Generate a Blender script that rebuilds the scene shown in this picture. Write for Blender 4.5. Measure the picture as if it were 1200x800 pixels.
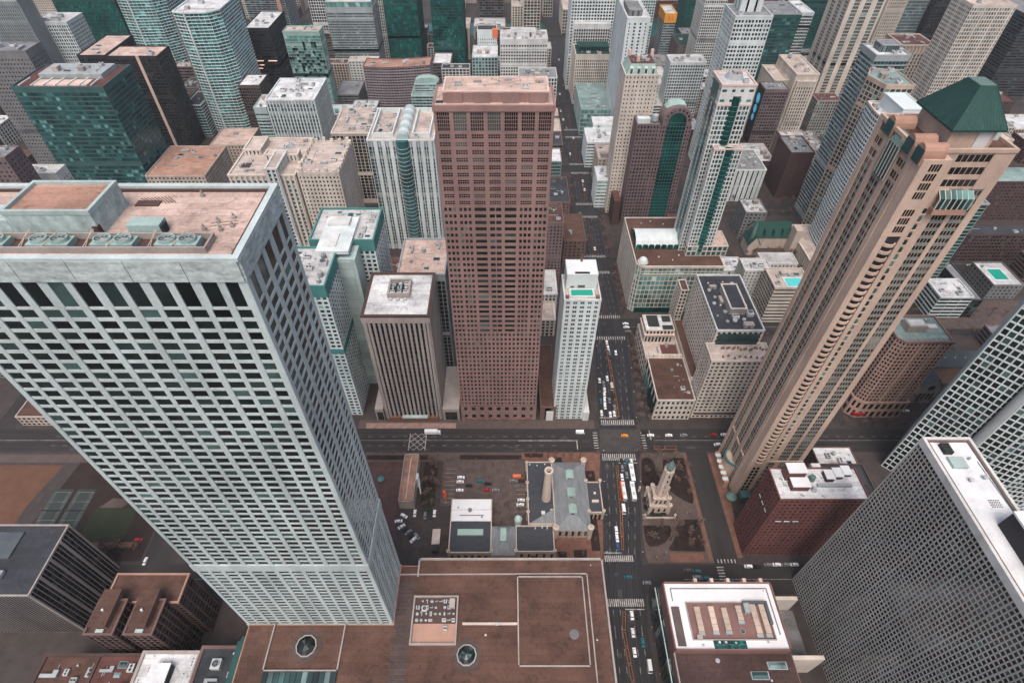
import bpy, math, random
from math import sin, cos, pi, radians, hypot, atan2
for o in list(bpy.data.objects): bpy.data.objects.remove(o)
SC = bpy.context.scene
COL = SC.collection
R = random.Random(7)

# ---------------------------------------------------------------- camera
cam = bpy.data.cameras.new('camera'); camo = bpy.data.objects.new('camera', cam); COL.objects.link(camo)
camo.location = (0, 0, 314); camo.rotation_euler = (radians(44.1), 0, 0)
cam.sensor_width = 36; cam.lens = 19.8; cam.shift_x = 0.0058
cam.clip_start = 1; cam.clip_end = 20000
SC.camera = camo
# ---------------------------------------------------------------- sky and sun
W = bpy.data.worlds.new('World'); SC.world = W; W.use_nodes = True
nt = W.node_tree; bg = nt.nodes['Background']
sky = nt.nodes.new('ShaderNodeTexSky'); sky.sky_type = 'NISHITA'; sky.sun_disc = False
SUN_EL, SUN_AZ = radians(62), radians(188)      # azimuth measured from +Y towards +X
sky.sun_elevation = SUN_EL; sky.sun_rotation = SUN_AZ
sky.air_density = .8; sky.dust_density = 6; sky.ozone_density = 1.0
nt.links.new(sky.outputs[0], bg.inputs[0]); bg.inputs[1].default_value = 0.14
sl = bpy.data.lights.new('sun', 'SUN'); sl.energy = 1.3; sl.angle = radians(35); sl.color = (1.0, 0.95, 0.9)
so = bpy.data.objects.new('sun', sl); COL.objects.link(so)
d = (sin(SUN_AZ)*cos(SUN_EL), cos(SUN_AZ)*cos(SUN_EL), sin(SUN_EL))
from mathutils import Vector
so.rotation_euler = Vector(d).to_track_quat('Z', 'Y').to_euler(); so.location = (0, -50, 500)
SC.view_settings.view_transform = 'Standard'; SC.view_settings.look = 'None'
SC.view_settings.exposure = 0.45; SC.view_settings.gamma = 1.0

# ---------------------------------------------------------------- materials
COLS = dict(
 marble=(.455,.525,.525), white=(.58,.635,.635), offwhite=(.58,.585,.57), cream=(.57,.51,.45), beige=(.46,.385,.33), tan=(.50,.372,.298), pinkbeige=(.50,.335,.275), slabgrey=(.36,.355,.34), spgreen=(.20,.215,.195), mauvelight=(.26,.22,.235),
 tandark=(.36,.21,.155), pink=(.265,.165,.150), pinkdark=(.20,.11,.10), brown=(.15,.095,.085), mauve=(.17,.12,.125),
 brick=(.15,.062,.056), darkbrick=(.09,.05,.05), dark=(.03,.027,.03), charcoal=(.055,.055,.06), grey=(.27,.275,.28),
 greymid=(.18,.18,.185), greybeige=(.34,.30,.28), paleteal=(.38,.47,.46), teal=(.06,.20,.19), tealgrey=(.045,.105,.105), pavepink=(.29,.19,.16), tealdark=(.02,.075,.07),
 steel=(.32,.35,.36), bronze=(.10,.075,.07), limestone=(.50,.415,.355), yellow=(.72,.32,.03), orange=(.62,.17,.08),
 darkbrown=(.075,.045,.04), joint=(.12,.13,.13),
 r_white=(.68,.69,.70), r_brown=(.115,.062,.047), r_pink=(.60,.45,.39), r_grey=(.24,.25,.26), r_teal=(.24,.34,.33),
 r_dark=(.05,.055,.065), r_pale=(.55,.55,.55), r_red=(.13,.055,.05), r_beige=(.54,.45,.40), r_green=(.015,.06,.05),
 r_rust=(.42,.25,.19), copper=(.018,.055,.047), coppale=(.12,.19,.17), shrub=(.018,.028,.022), slate=(.085,.10,.115), mint=(.30,.42,.38),
 asphalt=(.032,.031,.035), asphalt2=(.034,.030,.030), junction=(.060,.055,.053), pave=(.095,.070,.063), pavered=(.175,.087,.062), pavegrey=(.054,.043,.041), soil=(.028,.016,.014),
 lawn=(.025,.032,.014), city=(.035,.030,.029), wear=(.024,.023,.026), patch=(.055,.05,.05), planter=(.27,.125,.07), clay=(.12,.058,.035), court=(.035,.045,.043),
 water=(.01,.10,.085), pool=(.10,.55,.55), poolgreen=(.01,.28,.20), paint=(.45,.43,.40), bark=(.075,.05,.043), twig=(.17,.115,.095),
 metal=(.30,.31,.32), acbox=(.30,.41,.39), acdark=(.03,.035,.035), duct=(.45,.46,.47), duct_beige=(.50,.40,.32),
 carwhite=(.75,.76,.78), carblack=(.02,.02,.025), cargrey=(.18,.19,.2), carred=(.35,.02,.03), carteal=(.02,.13,.16), taxi=(.85,.27,.02), carblue=(.03,.08,.2), tyre=(.015,.015,.015),
 blue=(.02,.25,.5), orangered=(.8,.09,.03), skin=(.45,.27,.2), cloth=(.05,.05,.07))
MATS = {}
def mat(name, **k):
    """matte building stuff with stains, streaks and fine grain"""
    key = name + str(sorted(k.items()))
    if key in MATS: return MATS[key]
    c = COLS[name]
    m = bpy.data.materials.new(name); m.use_nodes = True; MATS[key] = m
    n = m.node_tree.nodes; l = m.node_tree.links; b = n['Principled BSDF']
    b.inputs['Roughness'].default_value = k.get('rough', .8)
    b.inputs['Metallic'].default_value = k.get('metal', 0)
    b.inputs['Specular IOR Level'].default_value = k.get('spec', .3)
    g = n.new('ShaderNodeNewGeometry'); mp = n.new('ShaderNodeMapping')
    mp.inputs['Scale'].default_value = k.get('scale', (.11, .11, .035))
    l.new(g.outputs['Position'], mp.inputs[0])
    n1 = n.new('ShaderNodeTexNoise'); n1.inputs['Scale'].default_value = 1; n1.inputs['Detail'].default_value = 7; n1.inputs['Roughness'].default_value = .62
    l.new(mp.outputs[0], n1.inputs['Vector'])
    n2 = n.new('ShaderNodeTexNoise'); n2.inputs['Scale'].default_value = 1.3; n2.inputs['Detail'].default_value = 3
    l.new(g.outputs['Position'], n2.inputs['Vector'])
    ad = n.new('ShaderNodeMath'); ad.operation = 'MULTIPLY_ADD'; ad.inputs[1].default_value = .35
    l.new(n2.outputs[0], ad.inputs[0]); l.new(n1.outputs[0], ad.inputs[2])
    v = k.get('var', .3)
    mr = n.new('ShaderNodeMapRange'); mr.inputs[1].default_value = .45; mr.inputs[2].default_value = .95
    mr.inputs[3].default_value = 1 - v; mr.inputs[4].default_value = 1 + v * .55
    l.new(ad.outputs[0], mr.inputs[0])
    oi = n.new('ShaderNodeObjectInfo')
    mo = n.new('ShaderNodeMath'); mo.operation = 'MULTIPLY_ADD'; mo.inputs[1].default_value = k.get('obj', .08); mo.inputs[2].default_value = 1 - k.get('obj', .08) / 2
    l.new(oi.outputs['Random'], mo.inputs[0])
    mm = n.new('ShaderNodeMath'); mm.operation = 'MULTIPLY'; l.new(mr.outputs[0], mm.inputs[0]); l.new(mo.outputs[0], mm.inputs[1])
    vm = n.new('ShaderNodeVectorMath'); vm.operation = 'SCALE'; vm.inputs[0].default_value = c; l.new(mm.outputs[0], vm.inputs['Scale'])
    l.new(vm.outputs[0], b.inputs['Base Color'])
    if k.get('panel'):
        br = n.new('ShaderNodeTexBrick'); br.inputs['Color1'].default_value = (1,1,1,1); br.inputs['Color2'].default_value = (.80,.79,.78,1); br.inputs['Mortar'].default_value = (.60,.59,.58,1)
        br.inputs['Scale'].default_value = 1; br.inputs['Brick Width'].default_value = 7.5; br.inputs['Row Height'].default_value = 2.4; br.inputs['Mortar Size'].default_value = .07; br.inputs['Mortar Smooth'].default_value = .6
        wp = n.new('ShaderNodeVectorMath'); wp.operation = 'MULTIPLY_ADD'; wp.inputs[1].default_value = (.5,.5,.5)
        l.new(n2.outputs['Color'], wp.inputs[0]); l.new(g.outputs['Position'], wp.inputs[2]); l.new(wp.outputs[0], br.inputs['Vector'])
        n3 = n.new('ShaderNodeTexNoise'); n3.inputs['Scale'].default_value = .23; n3.inputs['Detail'].default_value = 6; n3.inputs['Distortion'].default_value = 2
        l.new(g.outputs['Position'], n3.inputs['Vector'])
        r3 = n.new('ShaderNodeMapRange'); r3.inputs[1].default_value = .56; r3.inputs[2].default_value = .68; r3.inputs[3].default_value = 1; r3.inputs[4].default_value = .68
        l.new(n3.outputs[0], r3.inputs[0])
        v3 = n.new('ShaderNodeVectorMath'); v3.operation = 'SCALE'; l.new(br.outputs[0], v3.inputs[0]); l.new(r3.outputs[0], v3.inputs['Scale'])
        v4 = n.new('ShaderNodeVectorMath'); v4.operation = 'MULTIPLY'; l.new(v3.outputs[0], v4.inputs[0]); l.new(vm.outputs[0], v4.inputs[1]); l.new(v4.outputs[0], b.inputs['Base Color'])
    if k.get('bump', 0):
        bp = n.new('ShaderNodeBump'); bp.inputs['Strength'].default_value = k['bump']; bp.inputs['Distance'].default_value = .3
        l.new(n2.outputs[0], bp.inputs['Height']); l.new(bp.outputs[0], b.inputs['Normal'])
    return m
GL = dict(gdark=((.006,.008,.009),(.018,.028,.028),(.055,.10,.095)), gblack=((.008,.009,.010),(.017,.018,.020),(.045,.05,.05)),
          gteal=((.008,.036,.038),(.022,.08,.082),(.11,.24,.24)), gturq=((.02,.12,.12),(.045,.22,.215),(.16,.44,.42)), ggreen=((.003,.032,.029),(.004,.072,.062),(.015,.12,.105)),
          gmid=((.012,.030,.032),(.04,.085,.085),(.17,.24,.24)), gwarm=((.012,.012,.012),(.03,.028,.026),(.16,.14,.12)),
          gpale=((.05,.13,.125),(.12,.25,.235),(.33,.43,.41)), gblue=((.012,.022,.028),(.035,.065,.075),(.15,.2,.21)))
def glass(name):
    key = 'glass_' + name
    if key in MATS: return MATS[key]
    a, c, e = GL[name]
    m = bpy.data.materials.new(key); m.use_nodes = True; MATS[key] = m
    n = m.node_tree.nodes; l = m.node_tree.links; b = n['Principled BSDF']
    b.inputs['Roughness'].default_value = .12; b.inputs['Specular IOR Level'].default_value = .45
    g = n.new('ShaderNodeNewGeometry'); oi = n.new('ShaderNodeObjectInfo')
    ad = n.new('ShaderNodeMath'); ad.operation = 'ADD'; l.new(g.outputs['Random Per Island'], ad.inputs[0]); l.new(oi.outputs['Random'], ad.inputs[1])
    fr = n.new('ShaderNodeMath'); fr.operation = 'FRACT'; l.new(ad.outputs[0], fr.inputs[0])
    cr = n.new('ShaderNodeValToRGB'); el = cr.color_ramp.elements
    el[0].position = 0; el[0].color = (*a, 1); el[1].position = .45; el[1].color = (*[(p*2+q)/3 for p, q in zip(a, c)], 1)
    x = el.new(.85); x.color = (*c, 1); x = el.new(.985); x.color = (*e, 1)
    l.new(fr.outputs[0], cr.inputs[0])
    n1 = n.new('ShaderNodeTexNoise'); n1.inputs['Scale'].default_value = .035; n1.inputs['Detail'].default_value = 5; n1.inputs['Distortion'].default_value = 1.2  # broad patches painted into the pane colour, standing in for reflections
    l.new(g.outputs['Position'], n1.inputs['Vector'])
    mr = n.new('ShaderNodeMapRange'); mr.inputs[1].default_value = .35; mr.inputs[2].default_value = .65; mr.inputs[3].default_value = .45; mr.inputs[4].default_value = 1.7
    l.new(n1.outputs[0], mr.inputs[0])
    vm = n.new('ShaderNodeVectorMath'); vm.operation = 'SCALE'; l.new(cr.outputs[0], vm.inputs[0]); l.new(mr.outputs[0], vm.inputs['Scale'])
    l.new(vm.outputs[0], b.inputs['Base Color'])
    return m
def roofmat(name): return mat(name, var=.45, scale=(.07,.07,.07), rough=.9, panel=1)

# ---------------------------------------------------------------- things and parts
class Thing:
    def __init__(s, name, label, cat, loc, group=None, kind=None):
        o = bpy.data.objects.new(name, None); o.location = loc; COL.objects.link(o)
        o.empty_display_size = .1
        s.o = o; s.loc = tuple(loc)
        o['label'] = label; o['category'] = cat
        if group: o['group'] = group
        if kind: o['kind'] = kind
def tag(o, label=None, cat=None, group=None, kind=None):
    if label: o['label'] = label
    if cat: o['category'] = cat
    if group: o['group'] = group
    if kind: o['kind'] = kind
    return o
class MB:
    """collects faces in world coordinates; build() links them as ONE mesh object"""
    def __init__(s): s.v = []; s.f = []; s.m = []; s.mi = 0
    def quad(s, *p):
        i = len(s.v); s.v += p; s.f.append(tuple(range(i, i+len(p)))); s.m.append(s.mi)
    def hexa(s, a, b):            # a,b : four bottom and four top points, counterclockwise from above
        i = len(s.v); s.v += list(a) + list(b)
        for f in ((3,2,1,0),(4,5,6,7),(0,1,5,4),(1,2,6,5),(2,3,7,6),(3,0,4,7)):
            s.f.append(tuple(i+k for k in f)); s.m.append(s.mi)
    def box(s, x0, x1, y0, y1, z0, z1):
        s.hexa([(x0,y0,z0),(x1,y0,z0),(x1,y1,z0),(x0,y1,z0)], [(x0,y0,z1),(x1,y0,z1),(x1,y1,z1),(x0,y1,z1)])
    def fbox(s, fr, a0, a1, b0, b1, z0, z1):   # in a facade frame: a along, b outward
        px, py, dx, dy, nx, ny = fr
        c = [(px+dx*a+nx*b, py+dy*a+ny*b) for a, b in ((a0,b1),(a1,b1),(a1,b0),(a0,b0))]
        s.hexa([(x,y,z0) for x,y in c], [(x,y,z1) for x,y in c])
    def prism(s, poly, z0, z1, top=None):
        n = len(poly); i = len(s.v); t = top or poly
        s.v += [(x,y,z0) for x,y in poly] + [(x,y,z1) for x,y in t]
        s.f.append(tuple(i+k for k in range(n-1,-1,-1))); s.f.append(tuple(i+n+k for k in range(n))); s.m += [s.mi]*2
        for k in range(n):
            q = (k+1) % n; s.f.append((i+k, i+q, i+n+q, i+n+k)); s.m.append(s.mi)
    def ring(s, outer, inner, z0, z1):
        n = len(outer)
        for k in range(n):
            q = (k+1) % n
            a, b, c, d_ = outer[k], outer[q], inner[q], inner[k]
            s.hexa([(*a,z0),(*b,z0),(*c,z0),(*d_,z0)], [(*a,z1),(*b,z1),(*c,z1),(*d_,z1)])
    def cyl(s, x, y, z0, z1, r0, r1=None, n=10, cap=True):
        r1 = r0 if r1 is None else r1
        s.prism([(x+r0*cos(2*pi*k/n), y+r0*sin(2*pi*k/n)) for k in range(n)], z0, z1, [(x+r1*cos(2*pi*k/n), y+r1*sin(2*pi*k/n)) for k in range(n)])
    def tube(s, a, b, r0, r1=None, n=4):
        r1 = r0 if r1 is None else r1
        A = Vector(a); B = Vector(b); D = (B-A)
        if D.length < 1e-6: return
        D.normalize(); U = D.orthogonal().normalized(); V = D.cross(U)
        i = len(s.v)
        for P, r in ((A, r0), (B, r1)):
            for k in range(n):
                t = 2*pi*k/n; s.v.append(tuple(P + U*(r*cos(t)) + V*(r*sin(t))))
        for k in range(n):
            q = (k+1) % n; s.f.append((i+k, i+q, i+n+q, i+n+k)); s.m.append(s.mi)
        s.f.append(tuple(i+n+k for k in range(n))); s.m.append(s.mi)
    def lathe(s, x, y, prof, n=16):
        for (z0, r0), (z1, r1) in zip(prof, prof[1:]):
            for k in range(n):
                a, b = 2*pi*k/n, 2*pi*(k+1)/n
                s.quad((x+r0*cos(a),y+r0*sin(a),z0),(x+r0*cos(b),y+r0*sin(b),z0),(x+r1*cos(b),y+r1*sin(b),z1),(x+r1*cos(a),y+r1*sin(a),z1))
    def build(s, name, mats, parent=None, loc=None, kind=None, smooth=False):
        me = bpy.data.meshes.new(name)
        off = parent.loc if isinstance(parent, Thing) else (loc or (0,0,0))
        ox, oy, oz = off
        me.from_pydata([(x-ox, y-oy, z-oz) for x, y, z in s.v], [], s.f)
        if not isinstance(mats, (list, tuple)): mats = [mats]
        for m in mats: me.materials.append(m)
        if len(mats) > 1: me.polygons.foreach_set('material_index', s.m)
        if smooth: me.polygons.foreach_set('use_smooth', [True]*len(me.polygons))
        me.update()
        o = bpy.data.objects.new(name, me); COL.objects.link(o)
        if isinstance(parent, Thing): o.parent = parent.o
        elif parent is not None: o.parent = parent
        else: o.location = off
        if kind: o['kind'] = kind
        return o
def rect(x0, x1, y0, y1): return [(x0,y0),(x1,y0),(x1,y1),(x0,y1)]
def inset(poly, d):
    n = len(poly); L = []
    for k in range(n):
        a, b = poly[k], poly[(k+1) % n]; dx, dy = b[0]-a[0], b[1]-a[1]; q = hypot(dx, dy); dx /= q; dy /= q
        L.append((a[0]-dy*d, a[1]+dx*d, dx, dy))
    out = []
    for k in range(n):
        x1, y1, a1, b1 = L[k-1]; x2, y2, a2, b2 = L[k]
        den = a1*b2 - b1*a2
        if abs(den) < 1e-6: out.append((x2, y2)); continue
        t = ((x2-x1)*b2 - (y2-y1)*a2)/den; out.append((x1+a1*t, y1+b1*t))
    return out
def frame(P, Q):
    dx, dy = Q[0]-P[0], Q[1]-P[1]; q = hypot(dx, dy); dx /= q; dy /= q
    return (P[0], P[1], dx, dy, dy, -dx), q
def depth(x, y, z): return y*cos(radians(45.9)) + (314-z)*sin(radians(45.9))

# ---------------------------------------------------------------- facades
ST = dict(  # bay, floor, pier width, spandrel height, pier proud, spandrel proud
 grid=dict(bay=3.2, floor=3.4, pw=1.0, sh=1.0, pd=.08, sd=.0),
 fine=dict(bay=2.4, floor=3.3, pw=.75, sh=.95, pd=.08, sd=.0),
 rib=dict(bay=3.0, floor=3.6, pw=1.2, sh=1.3, pd=.8, sd=-.15),
 band=dict(bay=4.5, floor=3.5, pw=.25, sh=1.5, pd=-.1, sd=.2),
 punched=dict(bay=3.6, floor=3.5, pw=1.9, sh=1.9, pd=.05, sd=.0),
 curtain=dict(bay=1.8, floor=3.8, pw=.16, sh=.7, pd=.06, sd=-.05),
 balcony=dict(bay=6.0, floor=3.1, pw=.3, sh=.42, pd=.3, sd=1.3),
 blank=dict(bay=9.0, floor=12., pw=8.9, sh=11.9, pd=.0, sd=-.01),
)
DEP = .32
def S(kind, wall, gl='gdark', **k):
    d = dict(ST[kind]); d.update(wall=wall, glass=gl); d.update(k); return d
PANES = {}
def skin(T, poly, z0, z1, st, edges=None):
    """piers, spandrels and recessed panes on every side of a block"""
    piers, spans, joined, muls = MB(), MB(), MB(), MB()
    cand = []
    n = len(poly)
    for k in range(n):
        if edges is not None and k not in edges: continue
        s = dict(st); s.update(st.get('edge', {}).get(k, {}))
        P, Q = poly[k], poly[(k+1) % n]
        fr, L = frame(P, Q)
        mx, my = (P[0]+Q[0])/2, (P[1]+Q[1])/2
        vis = fr[4]*(-mx) + fr[5]*(-my) > 0
        zt = z1 - s.get('top', 0); zb = z0 + s.get('bot', 0)
        nb = max(1, round(L/s['bay'])); bay = L/nb
        nf = max(1, round((zt-zb)/s['floor'])); fl = (zt-zb)/nf
        pw, sh = min(s['pw'], bay*.95), min(s['sh'], fl*.95)
        if s['pw']/s['bay'] > .94: pw = bay-.1
        if s['sh']/s['floor'] > .94: sh = fl-.08
        cw = s.get('cw', pw)
        wide = s.get('wide', 0); ww = s.get('ww', pw*2)
        xs = []
        if s.get('xs'):
            xs = [(max(.004,a), min(L-.004,b)) for a, b in s['xs']]; nb = len(xs)-1
            for a, b in xs: piers.fbox(fr, a, b, -DEP, s['pd']+.1, z0, z1-.05)
        for i in range(nb+1) if not s.get('xs') else ():
            w = cw if i in (0, nb) else (ww if wide and i % wide == 0 else pw)
            c = i*bay
            a0, a1 = max(.004, c-w/2 if i else 0), min(L-.004, c+w/2)
            if i == 0: a1 = max(a1, cw*.7)
            if i == nb: a0 = min(a0, L-cw*.7)
            a0 = max(.004, a0); xs.append((a0, a1))
            piers.fbox(fr, a0, a1, -DEP, s['pd'] + (s.get('wd', .1) if wide and i % wide == 0 else 0), z0, z1-.05)
        belts = s.get('belts', ())
        zs = []
        for j in range(nf+1):
            h = sh
            c0 = zb + j*fl - sh/2; c1 = c0 + sh
            if j == 0: c0 = zb - (s.get('bot', 0) if s.get('bot') else 0); c1 = zb + sh*.5
            if j == nf: c1 = z1 - .02
            for bz0, bz1 in belts:
                if c1 > bz0 and c0 < bz1 and not (j in (0, nf)):
                    c0 = min(c0, bz0); c1 = max(c1, bz1)
            spans.fbox(fr, .002, L-.002, -DEP-.01, s['sd'], c0, c1); zs.append((c0, c1))
        if not vis: continue
        for i in range(nb):
            for j in range(nf):
                a0, a1 = xs[i][1], xs[i+1][0]; c0, c1 = zs[j][1], zs[j+1][0]
                if a1-a0 < .05 or c1-c0 < .05: continue
                if s.get('skip') and s['skip'](i, j, nb, nf): continue
                am, cm = (a0+a1)/2, (c0+c1)/2
                x, y = fr[0]+fr[2]*am, fr[1]+fr[3]*am
                dd = depth(x, y, cm); px = max((a1-a0)*abs(fr[2]) + .01, (c1-c0)*.6)*660/dd
                cand.append((px, fr, a0, a1, c0, c1))
                mu = s.get('mul', 0)
                if mu:
                    q = max(1, round((a1-a0)/mu))
                    for t in range(1, q): muls.fbox(fr, a0+(a1-a0)*t/q-.09, a0+(a1-a0)*t/q+.09, -.3, -.04, c0, c1)
                    for t in range(1, s.get('hm', 1)): muls.fbox(fr, a0, a1, -.3, -.06, c0+(c1-c0)*t/s['hm']-.12, c0+(c1-c0)*t/s['hm']+.12)
    wm = mat(st['wall']); sm = mat(st.get('span', st['wall']))
    if st.get('pierobj'):
        for i in range(0, len(piers.f)//6):
            m = MB(); m.v = piers.v[i*8:i*8+8]; m.f = [tuple(q-i*8 for q in f) for f in piers.f[i*6:i*6+6]]; m.m = [0]*6
            m.build('pier', wm, T)
    else: piers.build('wall', wm, T)
    spans.build('spandrel', sm, T)
    if muls.f: muls.build('mullion_field', mat(st.get('mulm', st['wall'])), T, kind='stuff')
    cand.sort(key=lambda c: -c[0]); gm = glass(st['glass'])
    thr = st.get('thr', 6.5); cnt = T.__dict__.setdefault('npane', 0)
    for px, fr, a0, a1, c0, c1 in cand:
        if px >= thr and T.npane < 295:
            T.npane += 1
            w, h = round(a1-a0+.06, 2), round(c1-c0+.06, 2)
            key = (w, h, st['glass'])
            me = PANES.get(key)
            if me is None:
                b = MB(); b.box(-w/2, w/2, -.04, .04, -h/2, h/2)
                me = bpy.data.meshes.new('window'); me.from_pydata(b.v, [], b.f); me.materials.append(gm); me.update(); PANES[key] = me
            o = bpy.data.objects.new('window', me); am = (a0+a1)/2
            o.location = (fr[0]+fr[2]*am-fr[4]*.16-T.loc[0], fr[1]+fr[3]*am-fr[5]*.16-T.loc[1], (c0+c1)/2-T.loc[2])
            o.rotation_euler = (0, 0, atan2(fr[3], fr[2])); o.parent = T.o; COL.objects.link(o)
        else:
            x0, y0 = fr[0]-fr[4]*.14, fr[1]-fr[5]*.14
            e = .03
            joined.quad((x0+fr[2]*(a0-e), y0+fr[3]*(a0-e), c0-e), (x0+fr[2]*(a1+e), y0+fr[3]*(a1+e), c0-e), (x0+fr[2]*(a1+e), y0+fr[3]*(a1+e), c1+e), (x0+fr[2]*(a0-e), y0+fr[3]*(a0-e), c1+e))
    if joined.f: joined.build('window_field', gm, T, kind='stuff')
def block(T, poly, z0, z1, st, roof='r_grey', par=.9, parw=.5, parcol=None, rim=None, core='dark'):
    m = MB(); m.prism(inset(poly, DEP+.02), z0, z1-.1); m.build('core', mat(core), T)
    skin(T, poly, z0, z1, st)
    o = max(st['pd'], st['sd'], 0) + .08 + (.1 if st.get('wide') else 0)
    m = MB(); m.prism(inset(poly, .5), z1-.25, z1+.06); m.build('roof', roofmat(roof), T)
    if par: 
        m = MB(); m.ring(inset(poly, -o), inset(poly, parw), z1-(rim or .3), z1+par); m.build('parapet', mat(parcol or st['wall']), T)
def w_ok(x0, x1, y0, y1): return x1-x0 > 12 and y1-y0 > 12
# rooftop machines: a few prototypes, copied
PROTO = {}
def proto(kind):
    if kind in PROTO: return PROTO[kind]
    b = MB()
    if kind == 'ac':
        b.box(-1,1,-1,1,.15,1); b.mi = 1; b.cyl(-.45,0,1,1.12,.38,n=10); b.cyl(.45,0,1,1.12,.38,n=10); b.box(-.9,-.7,-.9,.9,0,.15); b.box(.7,.9,-.9,.9,0,.15)
        ms = [mat('duct', obj=.5), mat('acdark')]
    elif kind == 'duct':
        b.box(-1,1,-.3,.3,.2,.8); b.box(.4,1,.3,1,.2,.75); b.mi = 1; b.box(-.9,-.8,-.25,.25,0,.2); b.box(.8,.9,-.25,.25,0,.2)
        ms = [mat('steel', obj=.4), mat('acdark')]
    elif kind == 'hut':
        b.box(-1,1,-1,1,0,.94); b.box(-1.04,1.04,-1.04,1.04,.94,1.04); b.mi = 1; b.box(-.2,.1,-1.03,-.98,0,.7)
        ms = [mat('greybeige', obj=.5), mat('acdark')]
    elif kind == 'tank':
        b.cyl(0,0,.2,.9,.9,n=14); b.cyl(0,0,.9,1.1,.9,.1,n=14); b.mi = 1; b.cyl(0,0,0,.2,.7,n=8)
        ms = [mat('steel', obj=.5), mat('acdark')]
    elif kind == 'vent':
        b.cyl(0,0,0,.8,.35,n=8); b.cyl(0,0,.8,1,.7,.5,n=8); b.mi = 1; b.cyl(0,0,.7,.8,.5,n=8)
        ms = [mat('duct', obj=.4), mat('acdark')]
    elif kind == 'skylight':
        b.box(-1,1,-1,1,0,.5); b.mi = 1; b.prism(rect(-.9,.9,-.9,.9), .5, 1.0, rect(-.8,.8,-.05,.05))
        ms = [mat('steel'), glass('gmid')]
    elif kind == 'cooling':
        b.box(-1,1,-1,1,0,.8); b.mi = 1; b.cyl(0,0,.8,.98,.75,.8,n=16); b.mi = 2; b.cyl(0,0,.98,1.0,.66,n=16); b.mi = 1
        for t in range(6): b.tube((0,0,1.01),(.66*cos(t*pi/3),.66*sin(t*pi/3),1.01),.03,.03,3)
        ms = [mat('duct'), mat('steel', obj=.3), mat('acdark')]
    me = b.build('p', ms); mesh = me.data; bpy.data.objects.remove(me); PROTO[kind] = mesh; mesh.name = kind
    return mesh
NM = dict(ac='air_handler', duct='duct', hut='stair_hut', tank='tank', vent='vent', skylight='skylight', cooling='cooling_tower')
def unit(T, kind, x, y, z, sx, sy, sz, rz=0):
    o = bpy.data.objects.new(NM[kind], proto(kind)); o.parent = T.o; o.scale = (sx, sy, sz)
    o.location = (x-T.loc[0], y-T.loc[1], z-T.loc[2]); o.rotation_euler = (0, 0, rz); COL.objects.link(o); return o
def machines(T, x0, x1, y0, y1, z, n, seed, big=1.0, avoid=()):
    r = random.Random(seed); done = []; n = int(n*1.7)
    if n > 2 and w_ok(x0, x1, y0, y1):
        for q in range(min(4, n//3)):
            xa, ya = r.uniform(x0+2, x1-2), r.uniform(y0+2, y1-2)
            if any(a0-1 < xa < a1+1 and b0-1 < ya < b1+1 for a0, a1, b0, b1 in avoid): continue
            xb, yb = (r.uniform(x0+2, x1-2), ya) if r.random() < .5 else (xa, r.uniform(y0+2, y1-2))
            if any(max(xa, xb) > a0 and min(xa, xb) < a1 and max(ya, yb) > b0 and min(ya, yb) < b1 for a0, a1, b0, b1 in avoid): continue
            m = MB(); m.tube((xa, ya, z+.35), (xb, yb, z+.35), .2, .2, 5); m.build('roof_pipe', mat('steel'), T)
    w, l = x1-x0, y1-y0
    if w < 5 or l < 5: return
    for t in range(n*4):
        if len(done) >= n: break
        k = r.choice(['ac','ac','duct','hut','tank','vent','vent','skylight','cooling','duct'])
        s = {'ac':(1.8,1.4,1.8),'duct':(3.2,2.0,1.6),'hut':(2.2,1.8,2.8),'tank':(1.5,1.5,3),'vent':(.8,.8,1.3),'skylight':(2,1.4,.9),'cooling':(2,2,2.6)}[k]
        f = big*r.uniform(.7, 1.25); sx, sy, sz = s[0]*f, s[1]*f, s[2]*f
        rad = max(sx, sy)*1.15
        if 2*rad > min(w, l)-2: continue
        x = r.uniform(x0+rad+1, x1-rad-1); y = r.uniform(y0+rad+1, y1-rad-1)
        if any(abs(x-a) < rad+c and abs(y-b) < rad+c for a, b, c in done): continue
        if any(a0-rad < x < a1+rad and b0-rad < y < b1+rad for a0, a1, b0, b1 in avoid): continue
        done.append((x, y, rad)); unit(T, k, x, y, z+.06, sx, sy, sz, r.choice([0, pi/2, pi]))

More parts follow.
